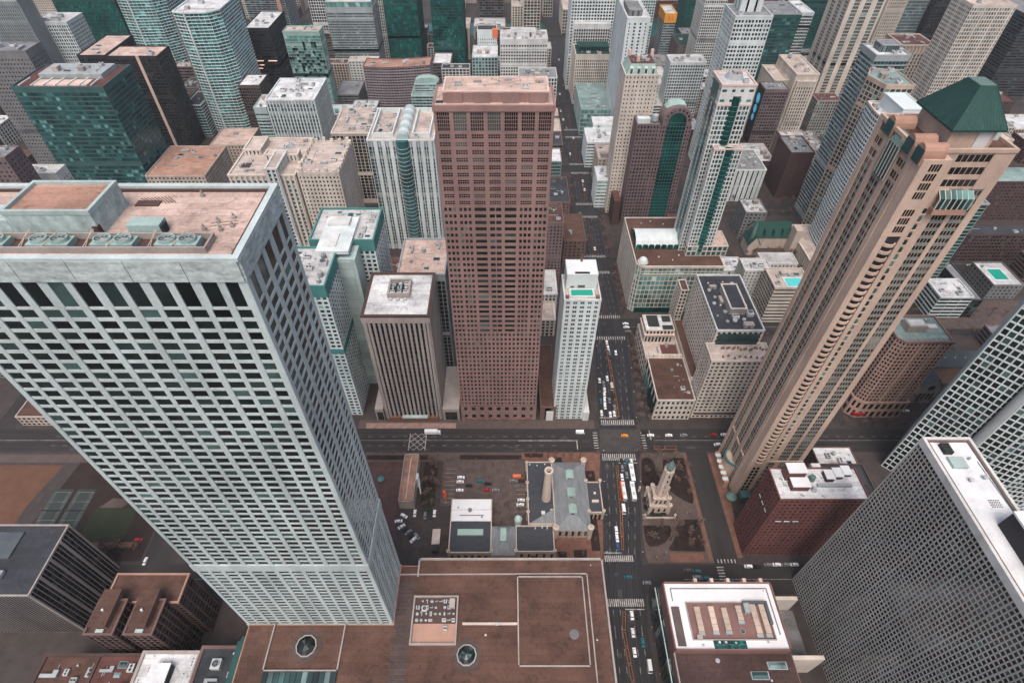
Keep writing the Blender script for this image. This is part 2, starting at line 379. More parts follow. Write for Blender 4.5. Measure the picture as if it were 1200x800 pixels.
BUILDINGS = [
 ('hospital_block','office block','low orange-roofed wing just behind the big white tower roof',-328.2,-273.9,463.9,520.8,50.4,S('punched','beige','gdark'),'r_rust',dict(n=5)),
 ('striped_office','office tower','cream striped tower with a glass vault on its roof, left of the pink tower',-110.0,-57.4,424.0,481.9,104.4,S('rib','white','gmid',bay=3.1,pw=.5,sh=.8,floor=3.3,wide=2,ww=3.0,wd=.25,pd=.4,pierobj=1,span='steel'),'r_beige',dict(vault=1,n=6)),
 ('banded_office','office tower','dark brown tower with thin beige vertical stripes behind the striped cream tower',-161.8,-120.8,500.4,553.5,73.3,S('rib','cream','gblack',bay=3.6,pw=.55,sh=.5,floor=3.4,pd=.5),'r_beige',dict(n=12)),
 ('medical_tower','hospital','beige hospital tower with wavy battlement parapets behind the teal-topped tower',-153.4,-122.8,376.3,425.4,103.0,S('punched','cream','gdark',bay=2.9,floor=3.3,pw=1.5,sh=1.7),'r_beige',dict(n=5,cren=1)),
 ('medical_annex','hospital','beige hospital annex with flat stained roof beside the battlement tower',-204.3,-155.9,376.3,434.0,100.9,S('rib','cream','gteal',bay=4,pw=1.8),'r_beige',dict(n=6,hosp=1)),
 ('clinic','clinic','cream flat-roofed block below the round balcony tower',-309.5,-270.3,556.4,595.5,33.4,S('punched','beige','gdark'),'r_pink',dict(n=1)),
 ('striped_tower','office tower','white tower with teal vertical stripes and a roof full of red ducts',-229.5,-183.1,538.6,590.2,88.0,S('rib','white','gmid',bay=3.2,pw=1.0,floor=3.6,sh=.9,pd=.5,span='steel',edge={1:dict(pw=.2)}),'r_white',dict(n=9,top=0)),
 ('stepped_wing','office block','lower teal-glazed wing on the left flank of the white striped tower',-255.4,-242.5,565.5,596.7,69.0,S('band','paleteal','gteal'),'r_white',dict(n=2)),
 ('brown_office','office tower','dark brown office block with white roof left of the striped tower',-296.0,-272.4,635.3,666.8,63.4,S('grid','bronze','gblack',bay=2.6,pw=.5),'r_white',dict(n=2)),
 ('round_balcony_tower','apartment tower','very wide mint apartment tower ringed by white balconies, white roof',-348.1,-302.8,652.8,720.2,130.4,S('balcony','white','gturq',sd=1.0,floor=3.3,bay=4.6),'r_white',dict(cham=1,n=2,core='tealdark',ridge=1)),
 ('prow_balcony_tower','apartment tower','tall mint balcony tower with a white ridge line, roof out of the picture',-469.5,-416.5,764.6,836.3,119.1,S('balcony','white','gturq',sd=1.0,floor=3.2,bay=4.4),'r_white',dict(n=0,cham=1,core='tealdark',ridge=1)),
 ('teal_annex','apartment block','small green-glass block with white roof rim wedged beside the round balcony tower',-369.5,-351.8,646.2,684.5,37.0,S('band','white','ggreen',sh=.8),'r_dark',dict(n=1)),
 ('black_office','office tower','black office slab with a cream roof and one thin white stripe down it',-411.1,-358.5,612.2,641.9,101.7,S('grid','dark','gblack',bay=2.8,pw=.5,sh=.9),'r_pink',dict(n=2,stripe=1)),
 ('black_wing','office tower','black office wing with cream roof joined behind the black slab',-440.4,-411.5,612.2,673.9,102.5,S('grid','dark','gblack',bay=2.8,pw=.5,sh=.9),'r_pink',dict(n=2)),
 ('teal_glass_office','office block','broad teal glass office block with a railed roof at far left',-409.0,-332.8,474.2,522.8,125.5,S('curtain','tealgrey','gteal',bay=3.2,floor=3.9,sh=1.1,pw=.12,sd=0),'r_red',dict(n=9,deck=1)),
 ('white_grid_tower','apartment tower','white gridded tower with a domed tank on its roof, behind the teal glass block',-526.6,-486.9,687.5,720.7,111.3,S('grid','white','gdark',bay=2.7,floor=3.6,pw=.8,sh=1.2,wide=2,ww=1.2),'r_pale',dict(n=4)),
 ('dark_green_slab','office tower','dark green glass slab with a bright teal top behind the black slab',-545.9,-471.2,764.6,823.3,113.7,S('curtain','tealdark','ggreen',floor=3.8),'r_teal',dict(n=3)),
 ('ribbed_tower','office tower','tall grey ribbed tower in the top left corner',-573.1,-511.6,664.1,687.0,138.4,S('rib','steel','gdark',bay=2.4,pw=.9,sh=.9),'r_grey',dict(n=2)),
 ('punched_tower','office tower','grey stone tower with small dark windows at the left edge',-475.9,-423.2,528.3,552.0,135.0,S('punched','greymid','gdark',bay=3.0,floor=3.6,pw=1.7,sh=2.1),'r_grey',dict(n=4)),
 ('corner_block','office block','grey-mauve gridded low block peeking over the big white tower roof at far left',-400.8,-360.3,376.3,394.3,114.5,S('punched','mauve','gdark'),'r_grey',dict(n=2)),
 ('pale_low_block','office block','pale low roof with raised huts at the left end behind the white tower',-393.8,-362.2,412.4,426.1,82.0,S('punched','offwhite','gdark'),'r_pale',dict(n=3)),
 ('black_tower','office tower','black tower with white roof and a few lit windows on one floor',-315.8,-286.0,742.9,809.1,88.4,S('band','dark','gblack',sh=1.7,bay=3),'r_white',dict(n=3,lit=1,core='dark')),
 ('patchwork_glass_tower','apartment tower','pale green glass tower with patchwork panes and beige roof',-253.9,-212.3,697.1,716.5,98.8,S('curtain','mint','gpale',bay=3,floor=3.2,pw=.2,sh=.5),'r_beige',dict(n=4,glass2=1)),
 ('wide_blue_tower','hotel','broad blue-green tower with pale roof cap above the patchwork tower',-235.1,-174.1,819.9,860.6,89.4,S('band','steel','gmid',bay=2.4,pw=.4,sh=1.1,floor=3.2,sd=.1),'r_pale',dict(n=3,cap=1)),
 ('slim_striped_tower','office tower','slim grey tower with white vertical stripes right of the blue-green tower',-178.6,-167.1,861.1,911.0,96.5,S('rib','offwhite','gdark',bay=2.6,pw=1.1),'r_grey',dict(n=0)),
 ('grey_fine_tower','apartment tower','pale grey finely gridded tower behind the patchwork tower',-289.5,-261.0,930.6,975.2,78.9,S('fine','offwhite','gdark',bay=3.4,floor=4),'r_grey',dict(n=0)),
 ('blue_pair_tower','apartment tower','blue balcony tower with a terracotta fin beyond the black tower',-400.8,-340.0,976.4,1023.7,71.9,S('balcony','steel','gblue',sd=.9,bay=8),'r_grey',dict(n=0,fin=1)),
 ('emerald_tower','apartment tower','plain emerald glass tower with its roof out of the picture',-164.6,-119.5,848.1,905.9,99.8,S('curtain','tealdark','ggreen',bay=2.6,floor=3.6,sh=.35,pw=.1),'r_grey',dict(n=0,core='tealdark')),
 ('emerald_tower','apartment tower','emerald tower with a lighter strip, second from the left of the green pair',-97.4,-56.3,813.9,869.3,108.4,S('curtain','tealdark','ggreen',bay=2.6,floor=3.6,sh=.5,pw=.14),'r_grey',dict(n=0,core='tealdark')),
 ('curved_apartments','apartment block','wide curved mauve-brown apartment slab with a terracotta roof edge',-170.0,-91.0,697.1,724.4,59.8,S('band','mauvelight','gblack',sh=1.6,bay=3,floor=3.1,pw=.5),'r_rust',dict(n=5,curve=1,parcol='pinkdark')),
 ('teal_roof_office','office block','pale green stepped office with curved white roof, just left of the pink granite tower',-110.8,-76.8,664.1,696.6,40.3,S('band','paleteal','gteal',sh=1.2,bay=4),'r_teal',dict(n=5,step=1)),
 ('white_box_annex','office block','little white-topped brown block behind the green stepped office',-95.6,-72.3,770.2,807.0,38.5,S('band','mauve','gdark'),'r_white',dict(n=1)),
 ('pool_deck_block','apartment block','low roof with a small blue pool left of the brown striped tower',-211.1,-174.8,620.5,645.7,37.4,S('punched','offwhite','gdark'),'r_pale',dict(n=9,pool=1)),
 ('dark_terrace_block','parking garage','low block with ducts between the curved slab and the striped tower',-181.2,-151.5,646.2,676.8,30.0,S('band','greymid','gdark'),'r_pale',dict(n=7)),
 ('grey_garage','parking garage','long grey deck under the patchwork tower',-215.3,-186.2,717.0,763.1,19.6,S('band','greymid','gdark'),'r_grey',dict(n=2)),
 ('white_narrow_hotel','hotel','narrow white hotel with a dark top band and orange corner',-38.8,-12.6,823.0,843.9,62.0,S('punched','white','gteal',bay=3,floor=4),'r_dark',dict(n=1,orange=1)),
 ('pale_green_hotel','hotel','pale green short tower in front of the narrow white hotel',-44.5,-11.1,775.8,819.9,43.9,S('grid','paleteal','gteal',bay=4,floor=4),'r_white',dict(n=2)),
 ('beige_slim_slab','office block','slim beige slab beside the emerald tower',-63.2,-53.3,894.9,941.4,42.3,S('blank','cream','gdark'),'r_beige',dict(n=0)),
 ('white_grid_hotel','hotel','wide white gridded hotel with a green-rimmed roof just behind the pink tower',-7.3,51.4,748.3,782.8,74.3,S('grid','offwhite','gdark',bay=3.2,floor=3.7,pw=1.1,sh=1.5),'r_pale',dict(n=6,pent=1)),
 ('brown_grid_office','office tower','brown office tower with pale floor bands at the top centre',-45.9,-4.3,1078.7,1130.4,41.5,S('band','mauve','gdark',sh=.9,sd=0,bay=5,floor=4),'r_grey',dict(n=0)),
 ('low_plinth','office block','pale low building under the brown banded tower at the top',-51.7,-1.4,984.3,1026.9,17.6,S('punched','greybeige','gdark'),'r_pale',dict(n=3)),
 ('gothic_tower','office tower','pale gothic tower with pinnacles at the head of the avenue',9.5,27.2,1008.8,1036.2,40.1,S('rib','cream','gdark',bay=4,pw=1.8),'r_beige',dict(n=1,pinn=1)),
 ('beige_stone_tower','office tower','tall beige tower with a plain brown side beside the avenue',27.8,54.2,992.4,1069.8,61.0,S('grid','cream','gdark',bay=5,floor=4.5,edge={1:dict(pw=4.8,sh=4.4)}),'r_beige',dict(n=0)),
 ('white_clock_block','office block','small white tower in the far top gap of the avenue',64.5,80.7,1097.3,1127.9,29.1,S('fine','cream','gdark',bay=4,floor=5),'r_beige',dict(n=0)),
 ('grey_corner_store','shop building','white corner block with grey roof behind the pink tower',15.3,61.0,692.3,724.3,49.9,S('grid','offwhite','gdark',bay=3.5,floor=4),'r_grey',dict(n=8)),
 ('teal_shop_tower','shop building','narrow teal glass shop with a white roof on the left kerb of the avenue',44.9,55.0,516.6,543.0,36.4,S('curtain','steel','ggreen'),'r_white',dict(n=0)),
 ('rooftop_sign_block','shop building','dark-roofed block with a pale grid and one small white tank beside the avenue',41.1,60.4,463.9,510.8,22.9,S('punched','brown','gdark'),'r_dark',dict(n=4)),
 ('brown_brick_hotel','hotel','brown brick hotel squeezed between the pink tower and the white pool tower',28.5,45.1,370.6,399.7,63.2,S('punched','mauve','gdark',bay=2.8,floor=3.2,pw=1.5,sh=1.6),'r_brown',dict(n=3)),
 ('brown_shop_block','shop building','brown-roofed shop block behind the white tower with the green pool',49.8,68.8,397.5,437.9,26.8,S('punched','brown','gdark'),'r_brown',dict(n=1)),
 ('white_deck_block','office block','pale low block in the gap between the pink tower and the pool tower',27.2,39.2,331.2,359.6,24.7,S('rib','offwhite','gdark',bay=3),'r_pale',dict(n=1)),
 ('cream_infill','office block','cream low infill building just below the pale deck in the same gap',26.7,37.1,310.8,330.7,16.7,S('rib','cream','gdark',bay=3),'r_beige',dict(n=0)),
 ('pink_roof_office','office block','dark office block with a pink flat roof right behind the ribbed stone tower',-67.2,-38.1,272.7,309.4,91.9,S('rib','steel','gblack',bay=2.6,pw=.4,sh=.5,pd=.4),'r_pink',dict(n=5)),
 ('brown_infill','shop building','low brown-roofed link between the pink tower and the white pool tower',22.8,33.6,229.5,286.9,13.4,S('blank','brown','gdark'),'r_brown',dict(n=0)),
 ('white_mega_tower','apartment tower','wide white gridded slab rising out of the top, right of the avenue',81.3,135.5,784.4,829.8,115.9,S('grid','white','gdark',bay=3.6,floor=3.6,pw=1.2,sh=1.4),'r_white',dict(n=0)),
 ('avenue_edge_block','office block','slim pale block on the right kerb at the far end of the avenue',90.8,107.1,1000.5,1074.8,37.5,S('fine','cream','gdark',bay=4,floor=5),'r_beige',dict(n=0)),
 ('white_roof_tower','office tower','white gridded tower with a blank white crown in front of the wide slab',85.5,131.5,775.8,783.9,83.3,S('fine','offwhite','gdark',bay=3,floor=3.7),'r_white',dict(n=1)),
 ('green_mansard_block','office tower','stone tower with a dark green roof garden in front of the white crown tower',86.4,129.6,737.6,775.3,60.2,S('rib','cream','gdark',bay=2.6,pw=1.1,pd=.3),'r_green',dict(n=5,pent=2)),
 ('teal_roof_mall','shopping mall','low mall with a large pale teal roof full of machines right of the avenue',87.6,121.8,650.6,727.8,30.1,S('curtain','paleteal','gpale',bay=4,floor=5),'r_teal',dict(n=10,parcol='mint')),
 ('white_flat_mall','shop building','flat white-roofed shop in front of the teal mall roof',96.8,128.1,608.1,628.4,31.4,S('blank','white','gdark'),'r_white',dict(n=0)),
 ('curved_white_shop','shop building','white stepped shop with glass strips on the avenue kerb',87.0,118.1,573.0,607.6,27.9,S('band','white','gteal',sh=2),'r_white',dict(n=3)),
 ('beige_shop','shop building','beige shop with a stone front and terrace roof',92.9,112.7,526.6,557.3,33.8,S('punched','beige','gdark'),'r_beige',dict(n=2)),
 ('white_mint_shop','shop building','white and mint shop with round white corner before the beige tower',88.7,101.9,492.5,518.9,29.6,S('band','white','gpale',sh=2),'r_white',dict(n=2)),
 ('white_slab_tower','apartment tower','bright white slab tower with a blank side and three window columns',122.2,145.4,628.9,702.3,132.5,S('grid','white','gdark',bay=5.4,floor=3.3,pw=3.9,sh=1.4,edge={3:dict(pw=5.38,sh=3.25)}),'r_white',dict(n=1,hump=1)),
 ('white_back_tower','apartment tower','pale gridded tower half hidden behind the bright white slab',185.9,206.9,877.8,919.6,90.2,S('fine','white','gteal',bay=3.4,floor=3.6),'r_white',dict(n=0)),
 ('yellow_top_garage','hotel','small grey glass tower with a bright yellow crown',229.7,245.6,901.9,942.3,59.2,S('band','steel','gblue',sh=1.2),'r_pale',dict(n=0,crown='yellow')),
 ('dark_teal_slab','office tower','plain dark teal slab in the top row right of the yellow crown',282.5,308.7,988.3,1045.6,64.3,S('curtain','tealdark','ggreen'),'r_teal',dict(n=0,core='tealdark')),
 ('brick_green_roof','office block','dark brick block with green roof edge behind the white hotel',243.9,271.7,854.6,901.4,32.4,S('punched','mauve','gdark'),'r_green',dict(n=1)),
 ('grey_round_tower','apartment tower','tall grey finely gridded tower rising out of the top edge',255.3,283.4,813.9,854.1,108.4,S('fine','offwhite','gdark',bay=2.8,floor=3.4),'r_grey',dict(n=0)),
 ('white_low_roof','shop building','low white roofs between the slab tower and the white hotel',174.1,214.0,748.3,809.6,19.9,S('punched','offwhite','gdark'),'r_pale',dict(n=8)),
 ('grey_low_roof','shop building','low grey-roofed block above the white low roofs',195.3,228.6,823.0,862.2,17.3,S('punched','greybeige','gdark'),'r_grey',dict(n=3)),
 ('white_hotel','hotel','white gridded hotel with a plain left side, behind the arch-topped tower',186.1,226.6,668.7,692.5,75.7,S('grid','white','gdark',bay=2.9,floor=3.5,pw=.9,sh=1.2,edge={3:dict(pw=2.8,sh=3.3)}),'r_pale',dict(n=4)),
 ('garden_roof_block','office block','low block with red and mint roof plants beside the white hotel',161.7,185.7,668.7,718.8,27.3,S('band','offwhite','gdark'),'r_pale',dict(n=10)),
 ('white_notched_tower','apartment tower','broad white notched-corner tower with a tall blank penthouse',207.8,241.7,565.5,601.2,152.2,S('grid','white','gdark',bay=3.1,floor=3.6,pw=.9,sh=1.4,wide=3,ww=1.6),'r_grey',dict(n=1,bigpent=1)),
 ('teal_band_tower','office tower','dark teal banded tower with a pale top right of the white notched tower',274.9,313.8,664.1,706.4,126.4,S('band','tealdark','gteal',sh=.9,bay=5),'r_grey',dict(n=3,core='tealdark',parcol='steel')),
 ('white_band_wing','office tower','white banded wing on the right flank of the dark teal tower',350.7,364.9,742.9,790.3,105.1,S('band','white','gdark',sh=1.3,bay=2),'r_white',dict(n=1)),
 ('deep_green_tower','office tower','deep green tower rising out of the top behind the white banded wing',385.1,421.2,823.0,879.1,106.1,S('curtain','tealdark','ggreen',sh=1.1),'r_teal',dict(n=0,core='tealdark')),
 ('stone_art_tower','hotel','stepped cream stone tower with a maroon penthouse behind it',303.5,326.6,608.1,663.6,85.4,S('rib','cream','gdark',bay=2.8,pw=1.2,pd=.5),'r_beige',dict(n=4,tiers=1)),
 ('stone_art_wing','hotel','lower cream stone wing left of the stepped stone tower',288.1,302.8,620.5,663.6,74.6,S('rib','cream','gdark',bay=2.6,pw=1.1,pd=.5),'r_beige',dict(n=1)),
 ('maroon_roof_block','office block','maroon-roofed block behind the stepped stone tower',350.3,384.2,790.8,800.8,61.3,S('punched','cream','gdark'),'r_red',dict(n=5)),
 ('logo_block','office block','mauve gridded block with round blue signs on its dark left side',266.7,291.3,588.3,608.1,77.7,S('grid','mauve','gdark',bay=2.8,floor=3.4,pw=.8,sh=1.2,edge={3:dict(pw=2.79,sh=3.39)}),'r_grey',dict(n=5,logos=1)),
 ('ribbed_pair_tower','apartment tower','giant cream and grey ribbed tower rising out of the top right',362.0,399.2,668.7,714.5,146.6,S('grid','cream','gmid',floor=3.4,sh=.7,pw=.5,mul=1.6,edge={0:dict(xs=[(0,5),(11,16.5),(23,29),(35,38)]),5:dict(bay=2),3:dict(xs=[(0,8),(16,22),(30,36),(44,46)])}),'r_beige',dict(n=0)),
 ('podium_block','office block','small green-grey podium block below the giant ribbed tower',356.8,384.1,646.2,668.2,41.9,S('grid','greybeige','gteal'),'r_red',dict(n=3)),
 ('second_ribbed_tower','apartment tower','second cream ribbed tower just right of the giant one',450.6,472.5,748.3,791.6,125.0,S('rib','cream','gdark',bay=2.4,pw=1),'r_beige',dict(n=0)),
 ('grey_glass_tower','apartment tower','plain grey-green glass tower in the top right row',527.5,556.4,835.4,883.9,103.0,S('curtain','steel','gmid'),'r_grey',dict(n=0,core='greymid')),
 ('blackish_tower','office tower','near-black tower left of the big cream gridded tower',556.8,591.9,823.0,870.7,106.1,S('curtain','dark','gblack'),'r_grey',dict(n=0)),
 ('beige_cross_block','office block','beige block with a cross-shaped plain crown left of the cream gridded tower',424.5,459.2,646.2,681.1,101.1,S('rib','beige','gmid',bay=4,pw=1.6,top=8),'r_red',dict(n=3)),
 ('cream_grid_tower','apartment tower','big cream gridded tower with ragged top near the top right corner',410.8,449.7,556.4,587.4,164.3,S('fine','cream','gmid',bay=2.5,floor=3.25,pw=.8,sh=1.15,wide=5,ww=1.6),'r_beige',dict(n=3,par=0)),
 ('corner_dark_tower','office tower','dark slab at the top right corner',626.5,681.7,748.3,817.2,99.9,S('band','charcoal','gdark'),'r_grey',dict(n=2)),
 ('dark_stripe_tower','office tower','tall dark teal tower of thin stripes with a white roof slab and glass hut',291.6,318.5,469.8,494.6,151.7,S('band','steel','gteal',sh=.8,bay=3,sd=.4,floor=3.4),'r_white',dict(n=2,pent=3,core='tealdark')),
 ('hexagon_roof_tower','apartment tower','pink-beige tower with pale green terrace roof behind the oval balcony tower',284.5,307.0,431.9,469.3,143.6,S('grid','tan','gteal',bay=4,floor=3.6,pw=.8,sh=.9),'r_teal',dict(n=6,hexa=1)),
 ('round_drum_roof','theatre','brick building with a large grey dished roof',254.9,283.5,545.6,587.8,20.8,S('punched','darkbrick','gdark'),'r_pale',dict(n=6)),
 ('brick_slab_pair','apartment block','dark brick slab with a machine-filled roof beside the dished roof',276.0,299.1,510.0,545.1,48.9,S('punched','darkbrick','gdark',pw=3.2,sh=3.0),'r_grey',dict(n=14)),
 ('cross_roof_block','office block','flat block with pale square skylights behind the dark brick slab',302.9,330.4,594.1,607.6,25.3,S('punched','greybeige','gdark'),'r_pale',dict(n=8)),
 ('terrace_roof_block','office block','low block with tilted white roof sheds near the dark brick slab',330.8,353.4,584.4,627.4,14.3,S('punched','greybeige','gdark'),'r_grey',dict(n=12)),
 ('louvre_block','parking garage','white block with tall dark louvre slots and a stone crown',215.5,254.7,503.6,545.2,34.4,S('rib','white','gdark',bay=5,floor=14,pw=3.6,sh=1,pd=.3),'r_grey',dict(n=7)),
 ('taupe_block','office block','taupe flat-roofed block with white machines',217.4,236.7,438.7,461.5,28.1,S('punched','greymid','gdark'),'r_pale',dict(n=8)),
 ('grey_stone_block','apartment block','pale grey stone block with small windows below the green-roofed church',191.3,213.2,354.1,370.1,29.1,S('punched','offwhite','gdark',bay=3,pw=1.8,sh=1.9,floor=3.3),'r_pale',dict(n=5)),
 ('grey_stone_wing','apartment block','long low pale grey wing with small windows behind the balcony tower foot',216.2,245.6,376.3,391.6,18.6,S('punched','offwhite','gdark',bay=3.2,pw=2),'r_pale',dict(n=0)),
 ('pool_roof_hotel','hotel','cream banded block with a turquoise pool on its roof',204.0,232.5,326.2,349.9,35.0,S('band','cream','gdark',sh=1.9,bay=20,floor=3.4,edge={3:dict(bay=3,sh=1.4,pw=.6,sd=-.05)}),'r_beige',dict(n=3,pool=2)),
 ('white_deck_roof','shop building','white flat roofs tucked behind the mint glass mall',182.4,199.5,370.6,389.2,15.9,S('blank','offwhite','gdark'),'r_white',dict(n=3)),
 ('white_roof_garage','parking garage','grey banded garage with a streaked white roof, behind the tan tower foot',340.0,366.0,331.2,353.6,21.1,S('band','white','gdark',sh=1.3,bay=10),'r_white',dict(n=4)),
 ('green_glass_slab','office tower','slim green glass slab with white fins hidden behind the tan tower',317.6,348.4,354.1,367.9,90.4,S('balcony','steel','ggreen',sd=.5,sh=.22,bay=20),'r_teal',dict(n=0,core='tealdark')),
 ('dark_glass_garage','office block','dark gridded glass block beside the parking court',366.4,375.0,331.2,381.1,18.5,S('grid','charcoal','gdark',bay=4,pw=.3,sh=.4),'r_grey',dict(n=1)),
 ('brick_apartment_row','apartment block','long brick slab with a grey-blue roof at the right edge',449.3,536.5,469.8,498.2,41.0,S('punched','darkbrick','gdark'),'r_teal',dict(n=2)),
 ('brick_parking_slab','apartment block','long dark brick slab facing the parking court at the right edge',400.2,499.9,404.9,420.3,27.8,S('grid','darkbrick','gdark',bay=3,pw=1,sh=1.4),'r_dark',dict(n=4)),
 ('courtyard_block','apartment block','walled court block with a small green pool at the right edge',399.6,424.8,354.1,384.5,14.0,S('punched','greymid','gdark'),'r_pale',dict(n=3,pool=3)),
 ('brick_low_roofs','shop building','low brick block with rusty roof left of the right-edge towers',588.0,630.2,697.1,744.1,19.4,S('punched','darkbrick','gdark'),'r_red',dict(n=4)),
 ('teal_dome_block','apartment block','pale teal stepped roof right of the green pyramid',536.6,555.2,594.1,641.6,35.0,S('grid','cream','gteal'),'r_teal',dict(n=2)),
 ('white_ledge_block','apartment block','white-edged low roof at the right edge beside the green pyramid',583.1,624.3,624.7,662.6,18.6,S('grid','cream','gdark'),'r_white',dict(n=2)),
 ('cream_step_tower','apartment tower','cream window-filled tower just behind the tan tower crown',420.3,439.5,463.9,488.3,84.7,S('grid','cream','gteal',bay=3),'r_beige',dict(n=1)),
]

# ---------------------------------------------------------------- buildings from the table
def small_trees_on(T, pts, z):
    for x, y in pts: pass
def chamfer(x0, x1, y0, y1, c):
    return [(x0,y0),(x1-c,y0),(x1,y0+c),(x1,y1),(x0,y1)]
def make_building(row):
    n, cat, lab, x0, x1, y0, y1, h, st, roof, op = row
    cx, cy = (x0+x1)/2, (y0+y1)/2
    T = Thing(n, lab, cat, (cx, cy, 0))
    st = dict(st)
    core = op.get('core', 'dark')
    if h > 60 and st['floor'] < 4.5 and st['sd'] < .5 and 'belts' not in st:
        rb = random.Random(int(x0*3+h)); bz = h*rb.uniform(.35, .6); st['belts'] = ((bz, bz+3.5),) + (((h*.85, h*.85+3),) if rb.random() < .4 else ())
        st.setdefault('top', rb.choice([2, 3.5, 5])); st.setdefault('bot', 5)
    poly = rect(x0, x1, y0, y1)
    if op.get('cham') == 1:
        c = min(x1-x0, y1-y0)*.3
        poly = [(x0,y0),(x1-c,y0),(x1,y0+c),(x1,y1),(x0,y1)] if x1 < 0 else [(x0,y0+c),(x0+c,y0),(x1-c,y0),(x1,y0+c),(x1,y1),(x0,y1)]
    if op.get('cham') == 2:
        c = 6; poly = [(x0,y0+c),(x0+c,y0+c),(x0+c,y0),(x1-c,y0),(x1-c,y0+c),(x1,y0+c),(x1,y1),(x0,y1)]
        poly = [(x0,y0+c),(x0+c,y0),(x1-c,y0),(x1,y0+c),(x1,y1),(x0,y1)]
    if op.get('curve'):
        m = 8; w = x1-x0; poly = [(x0 + w*k/m, y0 + 9*(1-math.cos((k/m-.35)*2.2))) for k in range(m+1)] + [(x1 - w*k/m, y1 + 9*(1-math.cos((1-k/m-.35)*2.2))) for k in range(m+1)]
    if op.get('hexa'): poly = [(x0+1,y0),(x1,y0),(x1,y0+28),(x0+4,y0+34),(x0-4.5,y0+19)]
    if op.get('cham') == 1 and op.get('ridge'):
        c = min(x1-x0, y1-y0)*.2; poly = [(x0,y0+4),(x0+(x1-x0)*.28,y0),(x1-c,y0+2),(x1,y0+c+3),(x1,y1),(x0,y1)]
    block(T, poly, 0, h, st, roof, par=op.get('par', 1.1), parcol=op.get('parcol'), core=core)
    w, d_ = x1-x0, y1-y0
    avoid = []
    if op.get('ridge'):
        m = MB(); xr = x0+w*.28; m.box(xr-.7, xr+.7, y0-1.6, y0+.4, 0, h+1.2); m.build('ridge_fin', mat('white'), T)
        m = MB(); m.box(x0-3.4, x0-.1, y0+6, y1-2, 0, h-3); m.build('side_wall', mat('greymid'), T)
    if op.get('tiers'):
        for q in ((x1, x1+3.2, y0+5, y1-5), (x0+2, x1-2, y0-2.6, y0-.1)): block(T, rect(*q), 0, h-6, dict(st, pierobj=0), roof, par=.6)
    if op.get('pent', 0):
        px0, px1, py0, py1 = x0+w*.22, x0+w*.75, y0+d_*.3, y0+d_*.8
        if op['pent'] == 2: st2 = S('rib', 'r_green', 'gdark'); rf = 'r_green'; px0, px1 = x0+w*.1, x0+w*.95; py0 = y0+d_*.35
        elif op['pent'] == 3: st2 = S('curtain', 'steel', 'gmid'); rf = 'r_grey'
        else: st2 = S('blank', st['wall'], 'gdark'); rf = roof
        block(T, rect(px0, px1, py0, py1), h+.1, h+5.5, st2, rf, par=.5); avoid.append((px0, px1, py0, py1))
    if op.get('bigpent'):
        px0, px1, py0, py1 = x0+w*.22, x0+w*.8, y0+d_*.4, y0+d_*.95
        block(T, rect(px0, px1, py0, py1), h+.1, h+20, S('blank', 'white', 'gdark'), 'r_white', par=.5); avoid.append((px0, px1, py0, py1))
    if op.get('hump'):
        px0, px1, py0, py1 = x0+w*.1, x0+w*.7, y0+d_*.1, y0+d_*.55
        block(T, rect(px0, px1, py0, py1), h+.1, h+5, S('blank', 'greymid', 'gdark'), 'r_grey', par=.4); avoid.append((px0, px1, py0, py1))
    if op.get('cap'):
        block(T, rect(x0+1, x1-1, y0+1, y1-3), h+.1, h+7, S('curtain', 'paleteal', 'gpale', bay=5, floor=6, sh=.5), 'r_pale', par=.5); return T
    if op.get('crown'):
        m = MB(); m.ring(inset(poly, -.7), inset(poly, .3), h-11, h+1.4); m.build('crown_panel', mat(op['crown'], var=.15), T)
        m = MB(); m.mi = 0
        for k in (.3, .6): m.box(x0+w*k, x0+w*k+2.5, y0-.8, y0-.72, h-8, h-2)
        m.build('crown_recess', mat('orange'), T)
    if op.get('stripe'):
        m = MB(); m.box(x1-w*.42, x1-w*.36, y0-.35, y0+.5, 0, h+1.2); m.build('stripe', mat('r_pink', var=.1), T)
    if op.get('lit'):
        m = MB()
        for a, b, z in ((.12,.42,h-37),(.62,.98,h-37),(.2,.4,h-42),(.05,.3,h-46)): m.box(x0+w*a, x0+w*b, y0-.5, y0-.44, z, z+1.2)
        e = bpy.data.materials.new('lit_window'); e.use_nodes = True; b = e.node_tree.nodes['Principled BSDF']
        b.inputs['Emission Color'].default_value = (1, .5, .3, 1); b.inputs['Emission Strength'].default_value = .7
        m.build('lit_window', e, T)
    if op.get('fin'):
        m = MB(); m.box(x1-12, x1-6, y0-3, y0+1, 0, h+6); m.build('fin', mat('r_rust'), T)
    if op.get('orange'):
        m = MB(); m.box(x1-6, x1+1.5, y0-.6, y0+5, h-9, h+1.6); m.build('corner_panel', mat('orange', var=.1), T)
